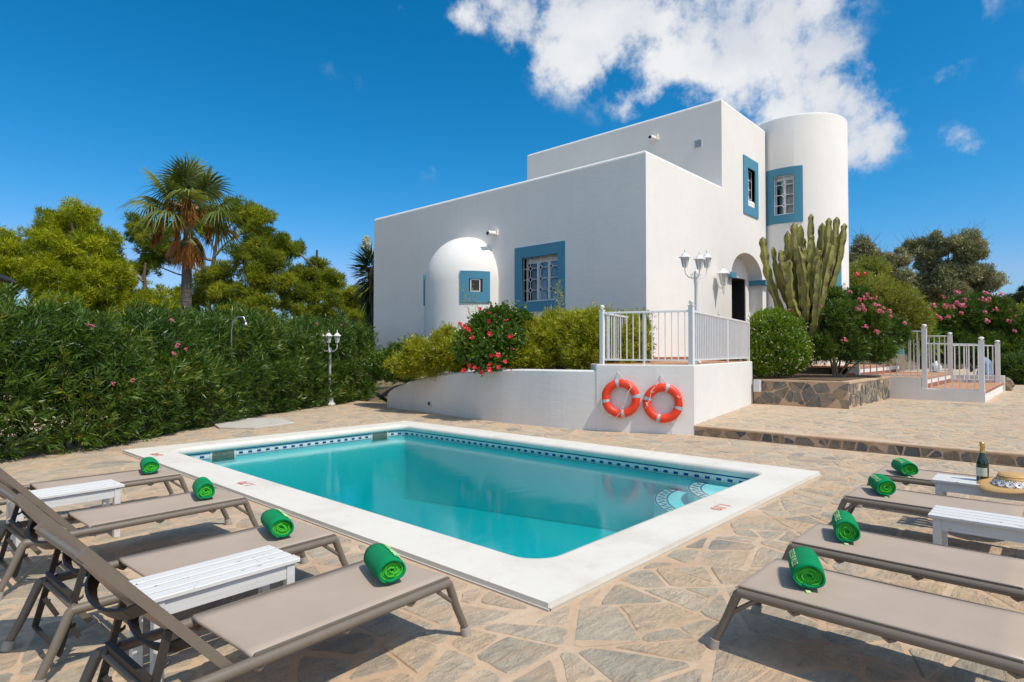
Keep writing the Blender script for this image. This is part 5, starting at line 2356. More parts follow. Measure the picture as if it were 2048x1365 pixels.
def make_ring(loc, nrm, roll, lab, seed):
    root = empty('life_ring', loc, lab, 'life ring', 'orange life rings hung on the white wall')
    z = Vector((0, 0, 1))
    t = z.cross(nrm).normalized()      # to the right as seen from the pool
    Rm, rm = 0.285, 0.076

    def P3(a, b, rr=rm, squ=0.82):
        c = t * math.cos(a) + z * math.sin(a)
        return c * (Rm + rr * math.cos(b)) + nrm * (rr * squ * math.sin(b))
    def torus(a0, a1, n, rr, name, mat, par):
        m = 16
        vs, fs = [], []
        full = abs(a1 - a0) > 6.2
        for i in range(n if full else n + 1):
            a = a0 + (a1 - a0) * i / n
            for j in range(m):
                vs.append(P3(a, 2 * math.pi * j / m, rr))
        for i in range(n):
            i2 = (i + 1) % n if full else i + 1
            for j in range(m):
                j2 = (j + 1) % m
                fs.append((i * m + j, i2 * m + j, i2 * m + j2, i * m + j2))
        return MB().add(vs, fs, True).build(name, mat, par)
    torus(0, 2 * math.pi, 64, rm, 'ring_body', M['orange'], root)
    for k in range(4):
        a = roll + k * math.pi / 2
        torus(a - 0.095, a + 0.095, 5, rm + 0.003, 'reflective_band', M['tape'], root)
    mb = MB()

    def W3(u, v, d=0.07):
        return t * u + z * v + nrm * d
    top = W3(-0.055 if seed == 1 else -0.04, 0.49 if seed == 1 else 0.50, 0.01 - 0.06)
    att = roll + math.pi / 2 * (0 if seed == 1 else 0) + (0.62 if seed == 1 else 0.62)
    pa = P3(att, 1.35, rm + 0.012)
    mb.tube([top, pa], 0.0055, 6)
    mb.tube([top + nrm * -0.03, top + nrm * 0.02], 0.010, 8)
    # slack grab line
    if seed == 1:
        mb.tube([pa, W3(0.15, 0.12, .1), W3(0.07, -0.12, .08), W3(0.03, -0.23, .05), W3(-0.06, -0.33, .09), W3(-0.13, -0.43, .03)], 0.005, 6)
        mb.tube([W3(-0.29, 0.26, 0.06), W3(-0.345, 0.14, 0.05), W3(-0.352, -0.05, 0.05), W3(-0.34, -0.18, 0.04), W3(-0.30, -0.30, 0.02), W3(-0.245, -0.335, 0.0)], 0.005, 6)
        mb.tube([W3(-0.21, -0.33, -.02), W3(-0.215, -0.42, -.04), W3(-0.20, -0.52, -.05)], 0.003, 5)
        mb.tube([W3(0.055, -0.15, .08), W3(0.03, -0.19, .07)], 0.011, 6)
    else:
        mb.tube([pa, W3(0.335, 0.16, .07), W3(0.355, 0.0, 0.06), W3(0.35, -0.15, .05), W3(0.31, -0.29, .03), W3(0.25, -0.345, .02), W3(0.17, -0.335, 0.03)], 0.005, 6)
        mb.tube([W3(-0.10, 0.345, 0.02), W3(-0.20, 0.22, 0.09), W3(-0.23, 0.06, 0.1), W3(-0.29, -0.04, 0.09), W3(-0.31, -0.10, 0.06)], 0.005, 6)
        mb.tube([W3(-0.285, 0.01, 0.10), W3(-0.275, -0.05, 0.10), W3(-0.27, -0.03, 0.10)], 0.02, 8)
        mb.tube([W3(-0.215, 0.20, 0.10), W3(-0.15, 0.205, 0.11)], 0.006, 6)
    mb.build('grab_rope', rope_mat, root)
    return root


nA_ = Vector((-0.914, -0.406, 0)).normalized()
make_ring(Vector((9.769, 6.177, 0.637)) + nA_ * 0.066, nA_, R(10), 'orange life ring with slack white rope, left one of the pair on the wall', 1)
nB_ = Vector((-0.895, -0.440, 0)).normalized()
make_ring(Vector((10.076, 5.473, 0.573)) + nB_ * 0.066, nB_, R(-16), 'orange life ring nearer the stone step, right one of the pair on the white wall', 2)


# ---------------------------------------------------------------- lanterns
def lantern(mb_glass, mb_metal, c, s=1.0):
    """hexagonal lantern with its foot at c"""
    x, y, z = c
    mb_metal.lathe([(0.001, -0.07 * s), (0.012 * s, -0.06 * s), (0.008 * s, -0.02 * s), (0.03 * s, 0.0), (0.055 * s, 0.012 * s), (0.001, 0.014 * s)], c, 6, False)
    for k in range(6):
        a = math.pi / 3 * k
        mb_metal.bar((x + 0.050 * s * math.cos(a), y + 0.050 * s * math.sin(a), z + 0.01 * s), (x + 0.092 * s * math.cos(a), y + 0.092 * s * math.sin(a), z + 0.215 * s), 0.011 * s, 0.011 * s)
    mb_metal.lathe([(0.085 * s, 0.208 * s), (0.132 * s, 0.215 * s), (0.130 * s, 0.228 * s), (0.085 * s, 0.262 * s), (0.050 * s, 0.300 * s), (0.030 * s, 0.318 * s), (0.012 * s, 0.325 * s), (0.010 * s, 0.345 * s), (0.020 * s, 0.360 * s), (0.012 * s, 0.38 * s), (0.006 * s, 0.40 * s), (0.001, 0.42 * s)], c, 6, False)
    mb_glass.lathe([(0.047 * s, 0.013 * s), (0.087 * s, 0.21 * s)], c, 6, False)
    mb_metal.lathe([(0.001, 0.012 * s), (0.016 * s, 0.014 * s), (0.016 * s, 0.11 * s), (0.001, 0.12 * s)], c, 8)


LPX, LPY = 11.60, 5.54
lp = empty('lamp_post', (LPX, LPY, DZ), 'white lamp post with a cluster of three lanterns on the raised deck', 'lamp post')
LO = (LPX, LPY, DZ)
mb = MB(LO)
mb.lathe([(0.001, 0), (0.09, 0.0), (0.09, 0.03), (0.055, 0.06), (0.05, 0.20), (0.062, 0.22), (0.040, 0.26), (0.038, 1.0), (0.036, 1.62), (0.047, 1.64), (0.052, 1.72), (0.05, 1.86), (0.03, 1.90), (0.001, 1.90)], LO, 16)
mb.build('post', M['white_metal'], lp)
vdir = Vector((0.6756, -0.7373, 0))      # across the view
fdir = Vector((-0.7373, -0.6756, 0))
for k, dv in enumerate((vdir * -0.235 + fdir * 0.02, vdir * 0.235 + fdir * -0.05, fdir * 0.22 + vdir * 0.0)):
    mb = MB(LO)
    e = Vector((LPX, LPY, DZ)) + dv
    b = Vector((LPX, LPY, DZ + 1.78))
    mb.tube([b, b + dv * 0.35 + Vector((0, 0, -0.045)), b + dv * 0.7 + Vector((0, 0, -0.02)), b + dv * 0.95 + Vector((0, 0, 0.05)), Vector((e.x, e.y, DZ + 1.92))], 0.012, 7)
    mb.tube([b + dv * 0.42 + Vector((0, 0, -0.03)), b + dv * 0.5 + Vector((0, 0, 0.035)), b + dv * 0.36 + Vector((0, 0, 0.05)), b + dv * 0.33 + Vector((0, 0, 0.01))], 0.008, 6)
    mb.build('arm', M['white_metal'], lp)
    mg, mm = MB(LO), MB(LO)
    lantern(mg, mm, (e.x, e.y, DZ + (1.955 if k < 2 else 1.885)), 0.92)
    l_ = mm.build('lantern', M['white_metal'], lp)
    mg.build('pane', M['lamp_glass'], l_)
# wall lantern beside the arch
wl_ = empty('wall_lantern', (16.75, HY, 3.6), 'white wall lantern hung beside the arched doorway', 'wall lamp')
WL = (16.75, HY, 3.6)
mb, mg = MB(WL), MB(WL)
lantern(mg, mb, (16.75, HY - 0.24, 3.42), 1.45)
mb.tube([(16.75, HY, 3.60), (16.75, HY - 0.12, 3.34), (16.75, HY - 0.24, 3.33)], 0.016, 7)
mb.lathe([(0.001, -0.30), (0.03, -0.2), (0.055, 0.0)], (16.75, HY - 0.24, 3.42), 6, False)
l_ = mb.build('lantern', M['white_metal'], wl_)
mg.build('pane', M['lamp_glass'], l_)

# small lamp post swallowed by the hedge
hx, hy = 9.08, 15.24
HL = (hx + 0.04, hy + 0.09, 0)
hl = empty('lamp_post', HL, 'white three lantern lamp post half buried in the oleander hedge', 'lamp post')
mb = MB(HL)
mb.lathe([(0.001, 0), (0.15, 0.0), (0.16, 0.05), (0.11, 0.12), (0.09, 0.28), (0.06, 0.36), (0.042, 0.40), (0.040, 1.45), (0.05, 1.47), (0.05, 1.62), (0.001, 1.64)], HL, 16)
mb.build('post', M['white_metal'], hl)
for k, dv in enumerate((vdir * -0.22 + fdir * 0.05, vdir * 0.24 + fdir * 0.12, fdir * 0.05 + vdir * -0.02)):
    mb = MB(HL)
    e = Vector(HL) + dv
    b = Vector((HL[0], HL[1], 1.56))
    mb.tube([b, b + dv * 0.5 + Vector((0, 0, -0.04)), b + dv * 0.95 + Vector((0, 0, 0.03)), Vector((e.x, e.y, 1.70))], 0.014, 7)
    mb.build('arm', M['white_metal'], hl)
    mg, mm = MB(HL), MB(HL)
    lantern(mg, mm, (e.x, e.y, 1.76), 0.90)
    l_ = mm.build('lantern', M['white_metal'], hl)
    mg.build('pane', M['lamp_glass'], l_)

# ---------------------------------------------------------------- shower
SHX, SHY = 5.42, 13.02
sh = empty('garden_shower', (SHX, SHY, 0), 'slim outdoor shower pipe with a hooked head against the hedge', 'shower')
mb = MB((SHX, SHY, 0))
mb.tube([(SHX, SHY, 0), (SHX, SHY, 1.95), (SHX + 0.02, SHY - 0.02, 2.14), (SHX + 0.10, SHY - 0.10, 2.25), (SHX + 0.18, SHY - 0.18, 2.24), (SHX + 0.21, SHY - 0.21, 2.12)], 0.019, 9)
mb.build('pipe', M['steel'], sh)
mb = MB((SHX, SHY, 0))
mb.lathe([(0.02, 0.05), (0.05, 0.0), (0.05, -0.02), (0.001, -0.02)], (SHX + 0.21, SHY - 0.21, 2.08), 12)
mb.build('shower_head', M['steel'], sh)
mb = MB((SHX, SHY, 0))
mb.tube([(SHX, SHY, 1.15), (SHX - 0.03, SHY - 0.08, 1.15)], 0.022, 8)
mb.tube([(SHX, SHY, 1.5), (SHX - 0.02, SHY - 0.04, 1.5)], 0.02, 8)
mb.build('tap', M['steel'], sh)
mb = MB()
mb.prism([(-0.55, -0.2), (-0.1, -0.8), (0.85, -0.55), (1.05, 0.5), (0.4, 1.1), (-0.3, 0.9)], 0.0, 0.045)
sb = mb.build('shower_base', M['slab'])
sb.location = (5.410, 12.419, 0.000)
bevel(sb, 0.012, 2)
tag(sb, 'pale low concrete pad in front of the hedge at the foot of the shower', 'shower base')

# black street lamp whose arm reaches in at the left edge
bl = empty('street_lamp', (0.306, 21.129, 0.842), 'black lamp arm reaching in at the left edge among the pines', 'street lamp')
BO = (0.306, 21.129, 0.842)
e1_, e2_ = Vector((0.260, 21.180, 4.325)), Vector((2.660, 18.560, 3.157))
mb = MB(BO)
mb.tube([Vector((BO[0], BO[1], -0.05)), e1_], 0.05, 8)
mb.build('pole', M['black'], bl)
mb = MB(BO)
mb.tube([e1_, e1_.lerp(e2_, 0.75)], 0.04, 8)
mb.build('arm', M['black'], bl)
mb = MB(BO)
mb.tube([e1_.lerp(e2_, 0.72), e1_.lerp(e2_, 0.8), e1_.lerp(e2_, 0.95), e2_], [0.05, 0.10, 0.08, 0.02], 8)
mb.build('lamp_head', M['black'], bl)

# ---------------------------------------------------------------- foliage helpers
RG = np.random.default_rng(21)


def unit(v):
    return v / np.maximum(np.linalg.norm(v, axis=-1, keepdims=True), 1e-9)


def rand_dirs(n):
    return unit(RG.normal(size=(n, 3)))


def quads_from(P, D, L, W, fold=0.25, droop=0.0):
    """one diamond leaf per row: base P, direction D"""
    n = len(P)
    S = unit(np.cross(D, rand_dirs(n)))
    Nn = np.cross(S, D)
    L = L[:, None]
    W = W[:, None]
    mid = P + D * L * 0.42 + Nn * W * fold
    tip = P + D * L + Nn * (-L * droop)
    tip[:, 2] -= (L * droop)[:, 0] * 0.6
    return np.stack([P, mid + S * W / 2, tip, mid - S * W / 2], axis=1).reshape(-1, 3)


def blob_surface(blobs, n, depth=0.25, inside=0.80, bottom=True):
    """points just under the skin of a heap of ellipsoids, with outward normals"""
    B = np.array(blobs, dtype=float)
    w = (B[:, 3] * B[:, 4] + B[:, 4] * B[:, 5] + B[:, 3] * B[:, 5])
    k = RG.choice(len(B), size=int(n * 1.7), p=w / w.sum())
    d = rand_dirs(len(k))
    if not bottom:
        d[:, 2] = np.where(d[:, 2] < -0.35, -d[:, 2], d[:, 2])
    s = 1 - depth * RG.random(len(k)) ** 1.5
    P = B[k, :3] + d * B[k, 3:6] * s[:, None]
    N = unit(d / B[k, 3:6])
    ok = np.ones(len(k), bool)
    for b in B:
        q = (P - b[:3]) / (b[3:6] * inside)
        ok &= (q ** 2).sum(1) > 1 - 1e-6
    P, N, k, s = P[ok][:n], N[ok][:n], k[ok][:n], s[ok][:n]
    return P, N, k, s


def shoots(T, A, k, L, W, stem, th0=0.35, th1=1.25):
    """leafy shoot tips: k leaves set round the last part of each stem"""
    n = len(T)
    A = unit(A)
    out, tn = [], []
    base_t = RG.random(n)
    for i in range(k):
        f = (i + RG.random(n) * 0.6) / k
        th = th0 + (th1 - th0) * f
        r = unit(np.cross(A, rand_dirs(n)))
        D = unit(A * np.cos(th)[:, None] + r * np.sin(th)[:, None])
        P = T - A * (stem * f)[:, None]
        Ls = L * (0.75 + 0.5 * RG.random(n)) * (0.65 + 0.5 * np.minimum(1, f * 2))
        out.append(quads_from(P, D, Ls, W * (0.8 + 0.4 * RG.random(n)), 0.2, 0.05))
        tn.append(np.clip(0.10 + 0.5 * base_t + 0.35 * RG.random(n) + 0.12 * (1 - f), 0, 0.985))
    return np.concatenate(out), np.concatenate(tn)


def tubes(name, segs, mat, parent, n=6, org=(0, 0, 0)):
    mb = MB(org)
    for path_, rr in segs:
        mb.tube(path_, rr, n, caps=False)
    return mb.build(name, mat, parent)


def limb(a, b, r0, r1, bend=0.12, k=5, rg=random):
    a, b = Vector(a), Vector(b)
    L = (b - a).length
    pts, rr = [], []
    off = Vector((rg.uniform(-1, 1), rg.uniform(-1, 1), rg.uniform(-0.3, 0.8))) * L * bend
    for i in range(k + 1):
        t = i / k
        pts.append(a.lerp(b, t) + off * math.sin(math.pi * t) + Vector((rg.uniform(-1, 1), rg.uniform(-1, 1), rg.uniform(-1, 1))) * L * 0.018)
        rr.append(r0 + (r1 - r0) * t)
    return pts, rr


def loc(o, org):
    return np.asarray(o) - np.asarray(org)


def shrub(name, label, cat, blobs, mat, n, k, L, W, stem, base, group=None, up=0.5, depth=0.3, inner=0.35, stems=True, bark='bark', sr=0.02, th1=1.25, inside=0.8, bottom=True, face=None, loose=0.22, loose_by=0.16):
    base = tuple(base)
    root = empty(name, base, label, cat, group)
    P, N, kk, s = blob_surface(blobs, n * (1 if face is None else 2), depth, inside, bottom)
    m = P[:, 2] > base[2] + 0.02
    if face is not None:
        m &= ((N @ np.array(face)) > -0.15) | (RG.random(len(P)) < 0.3)
    P, N = P[m], N[m]
    A = unit(N + np.array([0, 0, up]) + 0.45 * RG.normal(size=N.shape))
    far = (RG.random(len(P)) < loose) * RG.random(len(P)) * loose_by
    P = P + A * far[:, None]
    q, t = shoots(P, A, k, L, W, stem, th1=th1)
    bt = (RG.random(len(blobs)) - 0.5) * 0.36
    kk = kk[m]
    t = np.clip(t + np.tile(bt[kk], k), 0, 0.985)
    V, T = [loc(q, base)], [t]
    if inner > 0:
        B = np.array(blobs)
        ni = int(n * inner * k * 0.4)
        ki = RG.integers(0, len(B), ni)
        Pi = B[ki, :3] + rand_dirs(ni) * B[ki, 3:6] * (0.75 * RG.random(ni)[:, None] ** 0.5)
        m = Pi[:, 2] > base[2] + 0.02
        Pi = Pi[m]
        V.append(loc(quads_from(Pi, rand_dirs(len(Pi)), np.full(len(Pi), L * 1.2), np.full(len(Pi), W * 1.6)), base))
        T.append(0.3 * RG.random(len(Pi)))  # inner leaves get darker tones, painting the shadow inside the bush
    fast_mesh('foliage', np.concatenate(V), 4, mat, np.concatenate(T), root)
    if stems:
        segs = []
        rg = random.Random(int(abs(base[0] * 100)))
        for b in blobs:
            st_ = (base[0] + rg.uniform(-.08, .08), base[1] + rg.uniform(-.08, .08), base[2] - 0.03)
            segs.append((lambda pr: (pr[0], pr[1]))(limb(st_, (b[0], b[1], b[2] + 0.2 * b[5]), sr, sr * 0.35, 0.10, 5, rg)))
        tubes('stems', segs, M[bark], root, 6, base)
    return root


def floret_mesh(name, mat, petals, R0, clusters=1, spread=0.0, seed=0, cup=0.35):
    rg = random.Random(seed)
    mb = MB()
    for c in range(clusters):
        if clusters == 1:
            o, nr = Vector((0, 0, 0)), Vector((0, 0, 1))
        else:
            d = Vector((rg.gauss(0, 1), rg.gauss(0, 1), abs(rg.gauss(0, 1)) * 0.9)).normalized()
            o, nr = d * spread * rg.uniform(0.5, 1), (d + Vector((0, 0, 0.4))).normalized()
        tx = nr.orthogonal().normalized()
        ty = nr.cross(tx)
        for p in range(petals):
            b = 2 * math.pi * (p + rg.random() * 0.2) / petals
            dd = tx * math.cos(b) + ty * math.sin(b)
            ss = nr.cross(dd)
            mb.add([o, o + dd * R0 * 0.55 + ss * R0 * 0.42 + nr * R0 * cup * 0.5, o + dd * R0 + ss * R0 * 0.25 + nr * R0 * cup * 0.3, o + dd * R0 * 1.03 - ss * R0 * 0.2 + nr * R0 * cup * 0.35, o + dd * R0 * 0.55 - ss * R0 * 0.42 + nr * R0 * cup * 0.5], [(0, 1, 2, 3, 4)])
    me_o = mb.build(name, mat, None, tone=[rg.random() for _ in mb.f])
    me = me_o.data
    bpy.data.objects.remove(me_o)
    return me


def put_flowers(root, mes, pts, nrm, name, smin=0.8, smax=1.25):
    ro = Vector(root.location)
    for i, (p, n_) in enumerate(zip(pts, nrm)):
        me = mes[i % len(mes)]
        o = bpy.data.objects.new(name, me)
        COL.objects.link(o)
        o.parent = root
        o.location = Vector(p) - ro
        o.rotation_euler = Vector(n_).to_track_quat('Z', 'Y').to_euler()
        s = random.uniform(smin, smax)
        o.scale = (s, s, s)


TOCAM = np.array([-0.7373, -0.6756, 0.25])
pinks = [floret_mesh('oleander_bloom', M['pink'], 5, 0.026, 7, 0.055, s) for s in (1, 2, 3)]
reds = [floret_mesh('hibiscus_bloom', M['red'], 5, 0.052, 1, 0, s, 0.5) for s in (4, 5)]

# ---------------------------------------------------------------- oleander hedge
hb = []
hp = [(-5.5, 6.6), (-3.0, 7.9), (-0.8, 9.2), (1.33, 10.28), (2.03, 10.66), (2.8, 10.95), (4.6, 12.25), (6.0, 13.35), (8.0, 14.55), (9.6, 15.4), (11.2, 16.4), (12.4, 17.6)]
rg = random.Random(4)
for i in range(len(hp) - 1):
    a, b = Vector((*hp[i], 0)), Vector((*hp[i + 1], 0))
    d = (b - a).normalized()
    nn = Vector((-d.y, d.x, 0))
    m = max(1, int((b - a).length / 0.55))
    for k in range(m):
        p = a.lerp(b, (k + 0.5) / m)
        along = (p.x + 5) / 17
        top = 2.12 + 0.14 * math.sin(p.x * 1.3) + 0.30 * max(0, along - 0.35) + rg.uniform(-0.12, 0.14)
        for h, rr, back in ((0.42, 0.62, 0.62), (1.05, 0.72, 0.60), (top - 0.55, 0.66, 0.72)):
            q = p + nn * (back + rg.uniform(-0.10, 0.12))
            hb.append((q.x, q.y, h + rg.uniform(-0.06, 0.06), rr * rg.uniform(0.75, 1.12), rr * rg.uniform(0.75, 1.12), 0.60 * rg.uniform(0.85, 1.15)))
        q = p + nn * 1.4
        hb.append((q.x, q.y, top - 0.7, 0.7, 0.7, 0.7))
HB = (4.6, 12.9, 0)
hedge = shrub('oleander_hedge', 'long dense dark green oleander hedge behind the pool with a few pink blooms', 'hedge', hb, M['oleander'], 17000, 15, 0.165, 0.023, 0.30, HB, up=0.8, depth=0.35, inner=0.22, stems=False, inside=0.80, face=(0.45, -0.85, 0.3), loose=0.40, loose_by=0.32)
segs = []
for i in range(0, len(hb), 8):
    b = hb[i]
    segs.append(limb((b[0], b[1], 0), (b[0] + rg.uniform(-.2, .2), b[1] + rg.uniform(-.2, .2), 1.5), 0.022, 0.008, 0.05, 4, rg))
tag(tubes('stems', segs, M['bark'], hedge, 5, HB), kind='stuff')
fl_px = [((2.434, 10.961, 1.903)), ((2.476, 10.916, 1.903)), ((3.492, 10.399, 1.603)), ((3.583, 10.299, 1.548)), ((3.450, 10.445, 1.484)), ((2.794, 10.124, 1.081)), ((2.577, 10.214, 1.042)), ((3.567, 10.909, 2.038)), ((8.857, 14.313, 2.223)), ((8.154, 14.340, 2.240)), ((0.884, 3.475, 3.264))][:10]
put_flowers(hedge, pinks, fl_px, [TOCAM] * 10, 'bloom', 0.5, 0.8)

# ---------------------------------------------------------------- pines
def pine(label, big, trunk, D, mat, seed, needles=(0.20, 0.036), dens=1.35, group='pine trees beyond the hedge', lean=None):
    """big: list of (centre, radius) masses of the crown"""
    rg = random.Random(seed)
    base = tuple(trunk)
    root = empty('pine_tree', base, label, 'pine tree', group)
    puffs = []
    for c, r in big:
        n = max(8, int(24 * dens))
        for i in range(n):
            d = Vector((rg.gauss(0, 1), rg.gauss(0, 1), rg.gauss(0.15, 1))).normalized()
            q = Vector(c) + d * r * rg.uniform(0.40, 1.08)
            pr = r * rg.uniform(0.12, 0.31)
            puffs.append((q.x, q.y, q.z, pr * 1.15, pr * 1.15, pr * 0.8))
    area = sum(p[3] ** 2 for p in puffs)
    nt = int(area * 620)
    P, N, kk, s = blob_surface(puffs, nt, 0.55, 0.62)
    A = unit(N + np.array([0, 0, 0.55]) + 0.35 * RG.normal(size=N.shape))
    n = len(P)
    ptone = np.random.default_rng(seed).random(len(puffs)) * 0.55
    V, T = [], []
    for i in range(7):
        r = unit(np.cross(A, rand_dirs(n)))
        th = 0.25 + 0.75 * RG.random(n)
        Dn = unit(A * np.cos(th)[:, None] + r * np.sin(th)[:, None])
        S = unit(np.cross(Dn, rand_dirs(n))) * (needles[1] * 0.5 * (0.7 + 0.6 * RG.random(n)))[:, None]
        L = needles[0] * (0.7 + 0.6 * RG.random(n))
        p0 = P + RG.normal(size=P.shape) * 0.055
        V.append(np.stack([p0 - S, p0 + S, p0 + Dn * L[:, None]], axis=1).reshape(-1, 3))
        T.append(np.clip(ptone[kk] + 0.4 * RG.random(n) + 0.12, 0, 1))
    fast_mesh('crown', loc(np.concatenate(V), base), 3, mat, np.concatenate(T), root)
    cen = Vector((0, 0, 0))
    for c, r in big:
        cen += Vector(c)
    cen /= len(big)
    zt = max(c[2] for c, r in big)
    zb = min(c[2] for c, r in big)
    topp = Vector((cen.x, cen.y, zt))
    pts, rr = limb(base, topp, 0.20, 0.05, 0.06, 9, rg)
    tubes('trunk', [(pts, rr)], M['bark'], root, 8, base)
    segs = []
    for c, r in big:
        cz = Vector(c)
        t = min(0.95, max(0.15, (cz.z - base[2]) / (topp.z - base[2]) - 0.18))
        k = t * (len(pts) - 1)
        i = int(k)
        st_ = pts[i].lerp(pts[min(i + 1, len(pts) - 1)], k - i)
        segs.append(limb(st_, cz, 0.075, 0.025, 0.12, 6, rg))
    for p in rg.sample(puffs, min(len(puffs), 60)):
        q = Vector(p[:3])
        c = min(big, key=lambda b: (Vector(b[0]) - q).length)
        segs.append(limb(Vector(c[0]), q, 0.024, 0.008, 0.15, 4, rg))
    tubes('branches', segs, M['pale_bark'], root, 5, base)
    return root


pine('bright yellow green pine at the far left, tallest rounded crown left of the palm',
     [(((5.354, 30.422, 6.111)), 0.912), (((5.939, 29.043, 6.536)), 0.793), (((6.459, 28.476, 5.578)), 0.873), (((5.318, 28.240, 4.930)), 0.992), (((5.466, 27.340, 3.641)), 0.873), (((6.558, 27.627, 4.282)), 0.912), (((6.234, 27.242, 3.308)), 0.793), (((4.946, 28.647, 3.498)), 0.595), (((5.724, 27.797, 2.736)), 0.714)],
     (5.994, 28.983, 0.450), 24, M['pine'], 1, dens=1.5)
pine('pine cut by the left edge of the view, with a leaning bare trunk',
     [(((4.434, 33.646, 5.917)), 0.860), (((3.682, 34.467, 5.485)), 1.289), (((4.996, 33.032, 5.053)), 0.902), (((4.389, 32.215, 4.502)), 0.774), (((3.410, 34.763, 3.759)), 1.289), (((4.755, 31.815, 2.844)), 0.559), (((3.991, 32.649, 2.430)), 0.731)],
     (4.462, 33.616, 0.534), 26, M['pine'], 2)
pine('low yellow green pine between the far left pine and the palm',
     [(((8.400, 30.798, 4.182)), 0.848), (((8.648, 29.047, 3.221)), 0.803), (((7.924, 29.837, 2.898)), 0.803), (((9.429, 29.675, 3.846)), 0.669), (((9.304, 28.331, 2.898)), 0.669), (((8.279, 32.411, 5.443)), 0.536)],
     (8.850, 30.307, 0.608), 27, M['pine'], 3)
pine('large darker pine behind the palm with a broad layered crown',
     [(((9.696, 33.825, 7.545)), 0.744), (((10.373, 33.085, 6.846)), 0.942), (((9.961, 33.536, 5.849)), 0.694), (((11.627, 31.717, 7.845)), 0.992), (((12.936, 30.289, 8.345)), 0.843), (((13.645, 29.515, 7.720)), 0.893), (((12.874, 28.876, 5.945)), 1.091), (((14.323, 28.775, 6.597)), 0.843), (((11.743, 30.110, 4.982)), 0.893), (((12.025, 29.063, 3.976)), 0.942), (((13.610, 28.072, 4.741)), 1.091), (((11.316, 32.057, 4.107)), 0.843), (((12.756, 27.524, 3.353)), 0.992)],
     (11.925, 31.392, 0.583), 30, M['pine_dark'], 4, dens=1.3)
pine('olive green pine right of the palm, its crown sloping down towards the villa',
     [(((15.356, 29.128, 6.767)), 0.461), (((15.675, 28.779, 5.222)), 0.922), (((16.284, 28.115, 4.836)), 0.820), (((14.839, 28.211, 3.858)), 0.974), (((16.014, 26.930, 3.734)), 0.769), (((16.682, 27.681, 5.016)), 0.564), (((16.123, 28.290, 5.865)), 0.512), (((15.429, 27.567, 3.113)), 0.871)],
     (15.868, 28.569, 0.604), 31, M['pine_dark'], 5)
pine('small bright pine between the sloping pine and the corner of the villa',
     [(((18.316, 28.858, 4.039)), 0.600), (((18.758, 28.376, 4.367)), 0.600), (((18.351, 28.820, 4.641)), 0.491), (((19.056, 28.051, 3.492)), 0.655), (((17.978, 27.746, 3.088)), 0.709), (((20.049, 28.446, 4.172)), 0.709)],
     (18.825, 28.303, 0.682), 33, M['pine'], 6)
pine('distant dark pine low on the horizon at the right edge',
     [(((80.933, 3.449, 6.887)), 1.025), (((81.808, 2.494, 7.658)), 1.230), (((80.575, 3.839, 5.860)), 0.922), (((82.840, 1.368, 6.887)), 1.332)],
     (81.391, 2.949, 1.141), 62, M['yucca'], 7, needles=(0.4, 0.07), dens=0.7, group=None)

# ---------------------------------------------------------------- fan palm
PB = (7.097, 20.379, 0.920)
palm = empty('fan_palm', PB, 'tall fan palm with a grey trunk and hanging rusty dead fronds', 'palm')
CT = Vector((7.128, 20.345, 5.740))
pts, rr = [], []
for k in range(13):
    t = k / 12
    pts.append(Vector(PB).lerp(CT, t) + Vector((0, 0.10 * math.sin(t * 3), 0)))
    rr.append(0.185 - 0.06 * t + (0.05 if k == 0 else 0))
tubes('trunk', [(pts, rr)], M['palm_trunk'], palm, 16, PB)
rg = random.Random(12)


def fan_frond(origin, d, plen, flen, mat, name, parent, seed, segs_=36, spread=2.35, droop=0.30, width=0.045, tone_=0.5):
    rg = random.Random(seed)
    o = Vector(origin)
    d = Vector(d).normalized()
    side = d.cross(Vector((0, 0, 1)))
    if side.length < 0.05: side = Vector((1, 0, 0))
    side.normalize()
    nr = side.cross(d).normalized()
    hinge = o + d * plen - Vector((0, 0, 0.10 * plen))
    mb = MB(PB)
    mb.bar(o, o.lerp(hinge, 0.5) + Vector((0, 0, 0.03)), 0.03, 0.018)
    mb.bar(o.lerp(hinge, 0.5) + Vector((0, 0, 0.03)), hinge, 0.024, 0.014)
    tn = [0.75] * len(mb.f)
    for i in range(segs_):
        ph = (i / (segs_ - 1) - 0.5) * 2 * spread
        dr_ = (d * math.cos(ph) + side * math.sin(ph) + nr * (0.22 * math.cos(ph * 1.3) * (1 if i % 2 else 0.7))).normalized()
        L = flen * (0.70 + 0.30 * math.cos(ph * 0.6)) * rg.uniform(0.9, 1.06)
        sd = dr_.cross(nr).normalized()
        prev = None
        t_ = min(1, max(0, tone_ + rg.uniform(-0.25, 0.3)))
        for k, (s_, w_) in enumerate(((0.0, 0.25), (0.28, 0.9), (0.55, 1.0), (0.80, 0.5), (1.0, 0.05))):
            c = hinge + dr_ * L * s_ - Vector((0, 0, 1)) * L * droop * max(0, s_ - 0.35) ** 1.5 * 1.9 * rg.uniform(0.85, 1.2)
            a, b = c + sd * width * w_ * 0.5 + nr * 0.012 * w_, c - sd * width * w_ * 0.5 - nr * 0.012 * w_
            if prev:
                mb.add([prev[0], a, b, prev[1]], [(0, 1, 2, 3)])
                tn.append(t_)
            prev = (a, b)
    return mb.build(name, mat, parent, tone=tn)


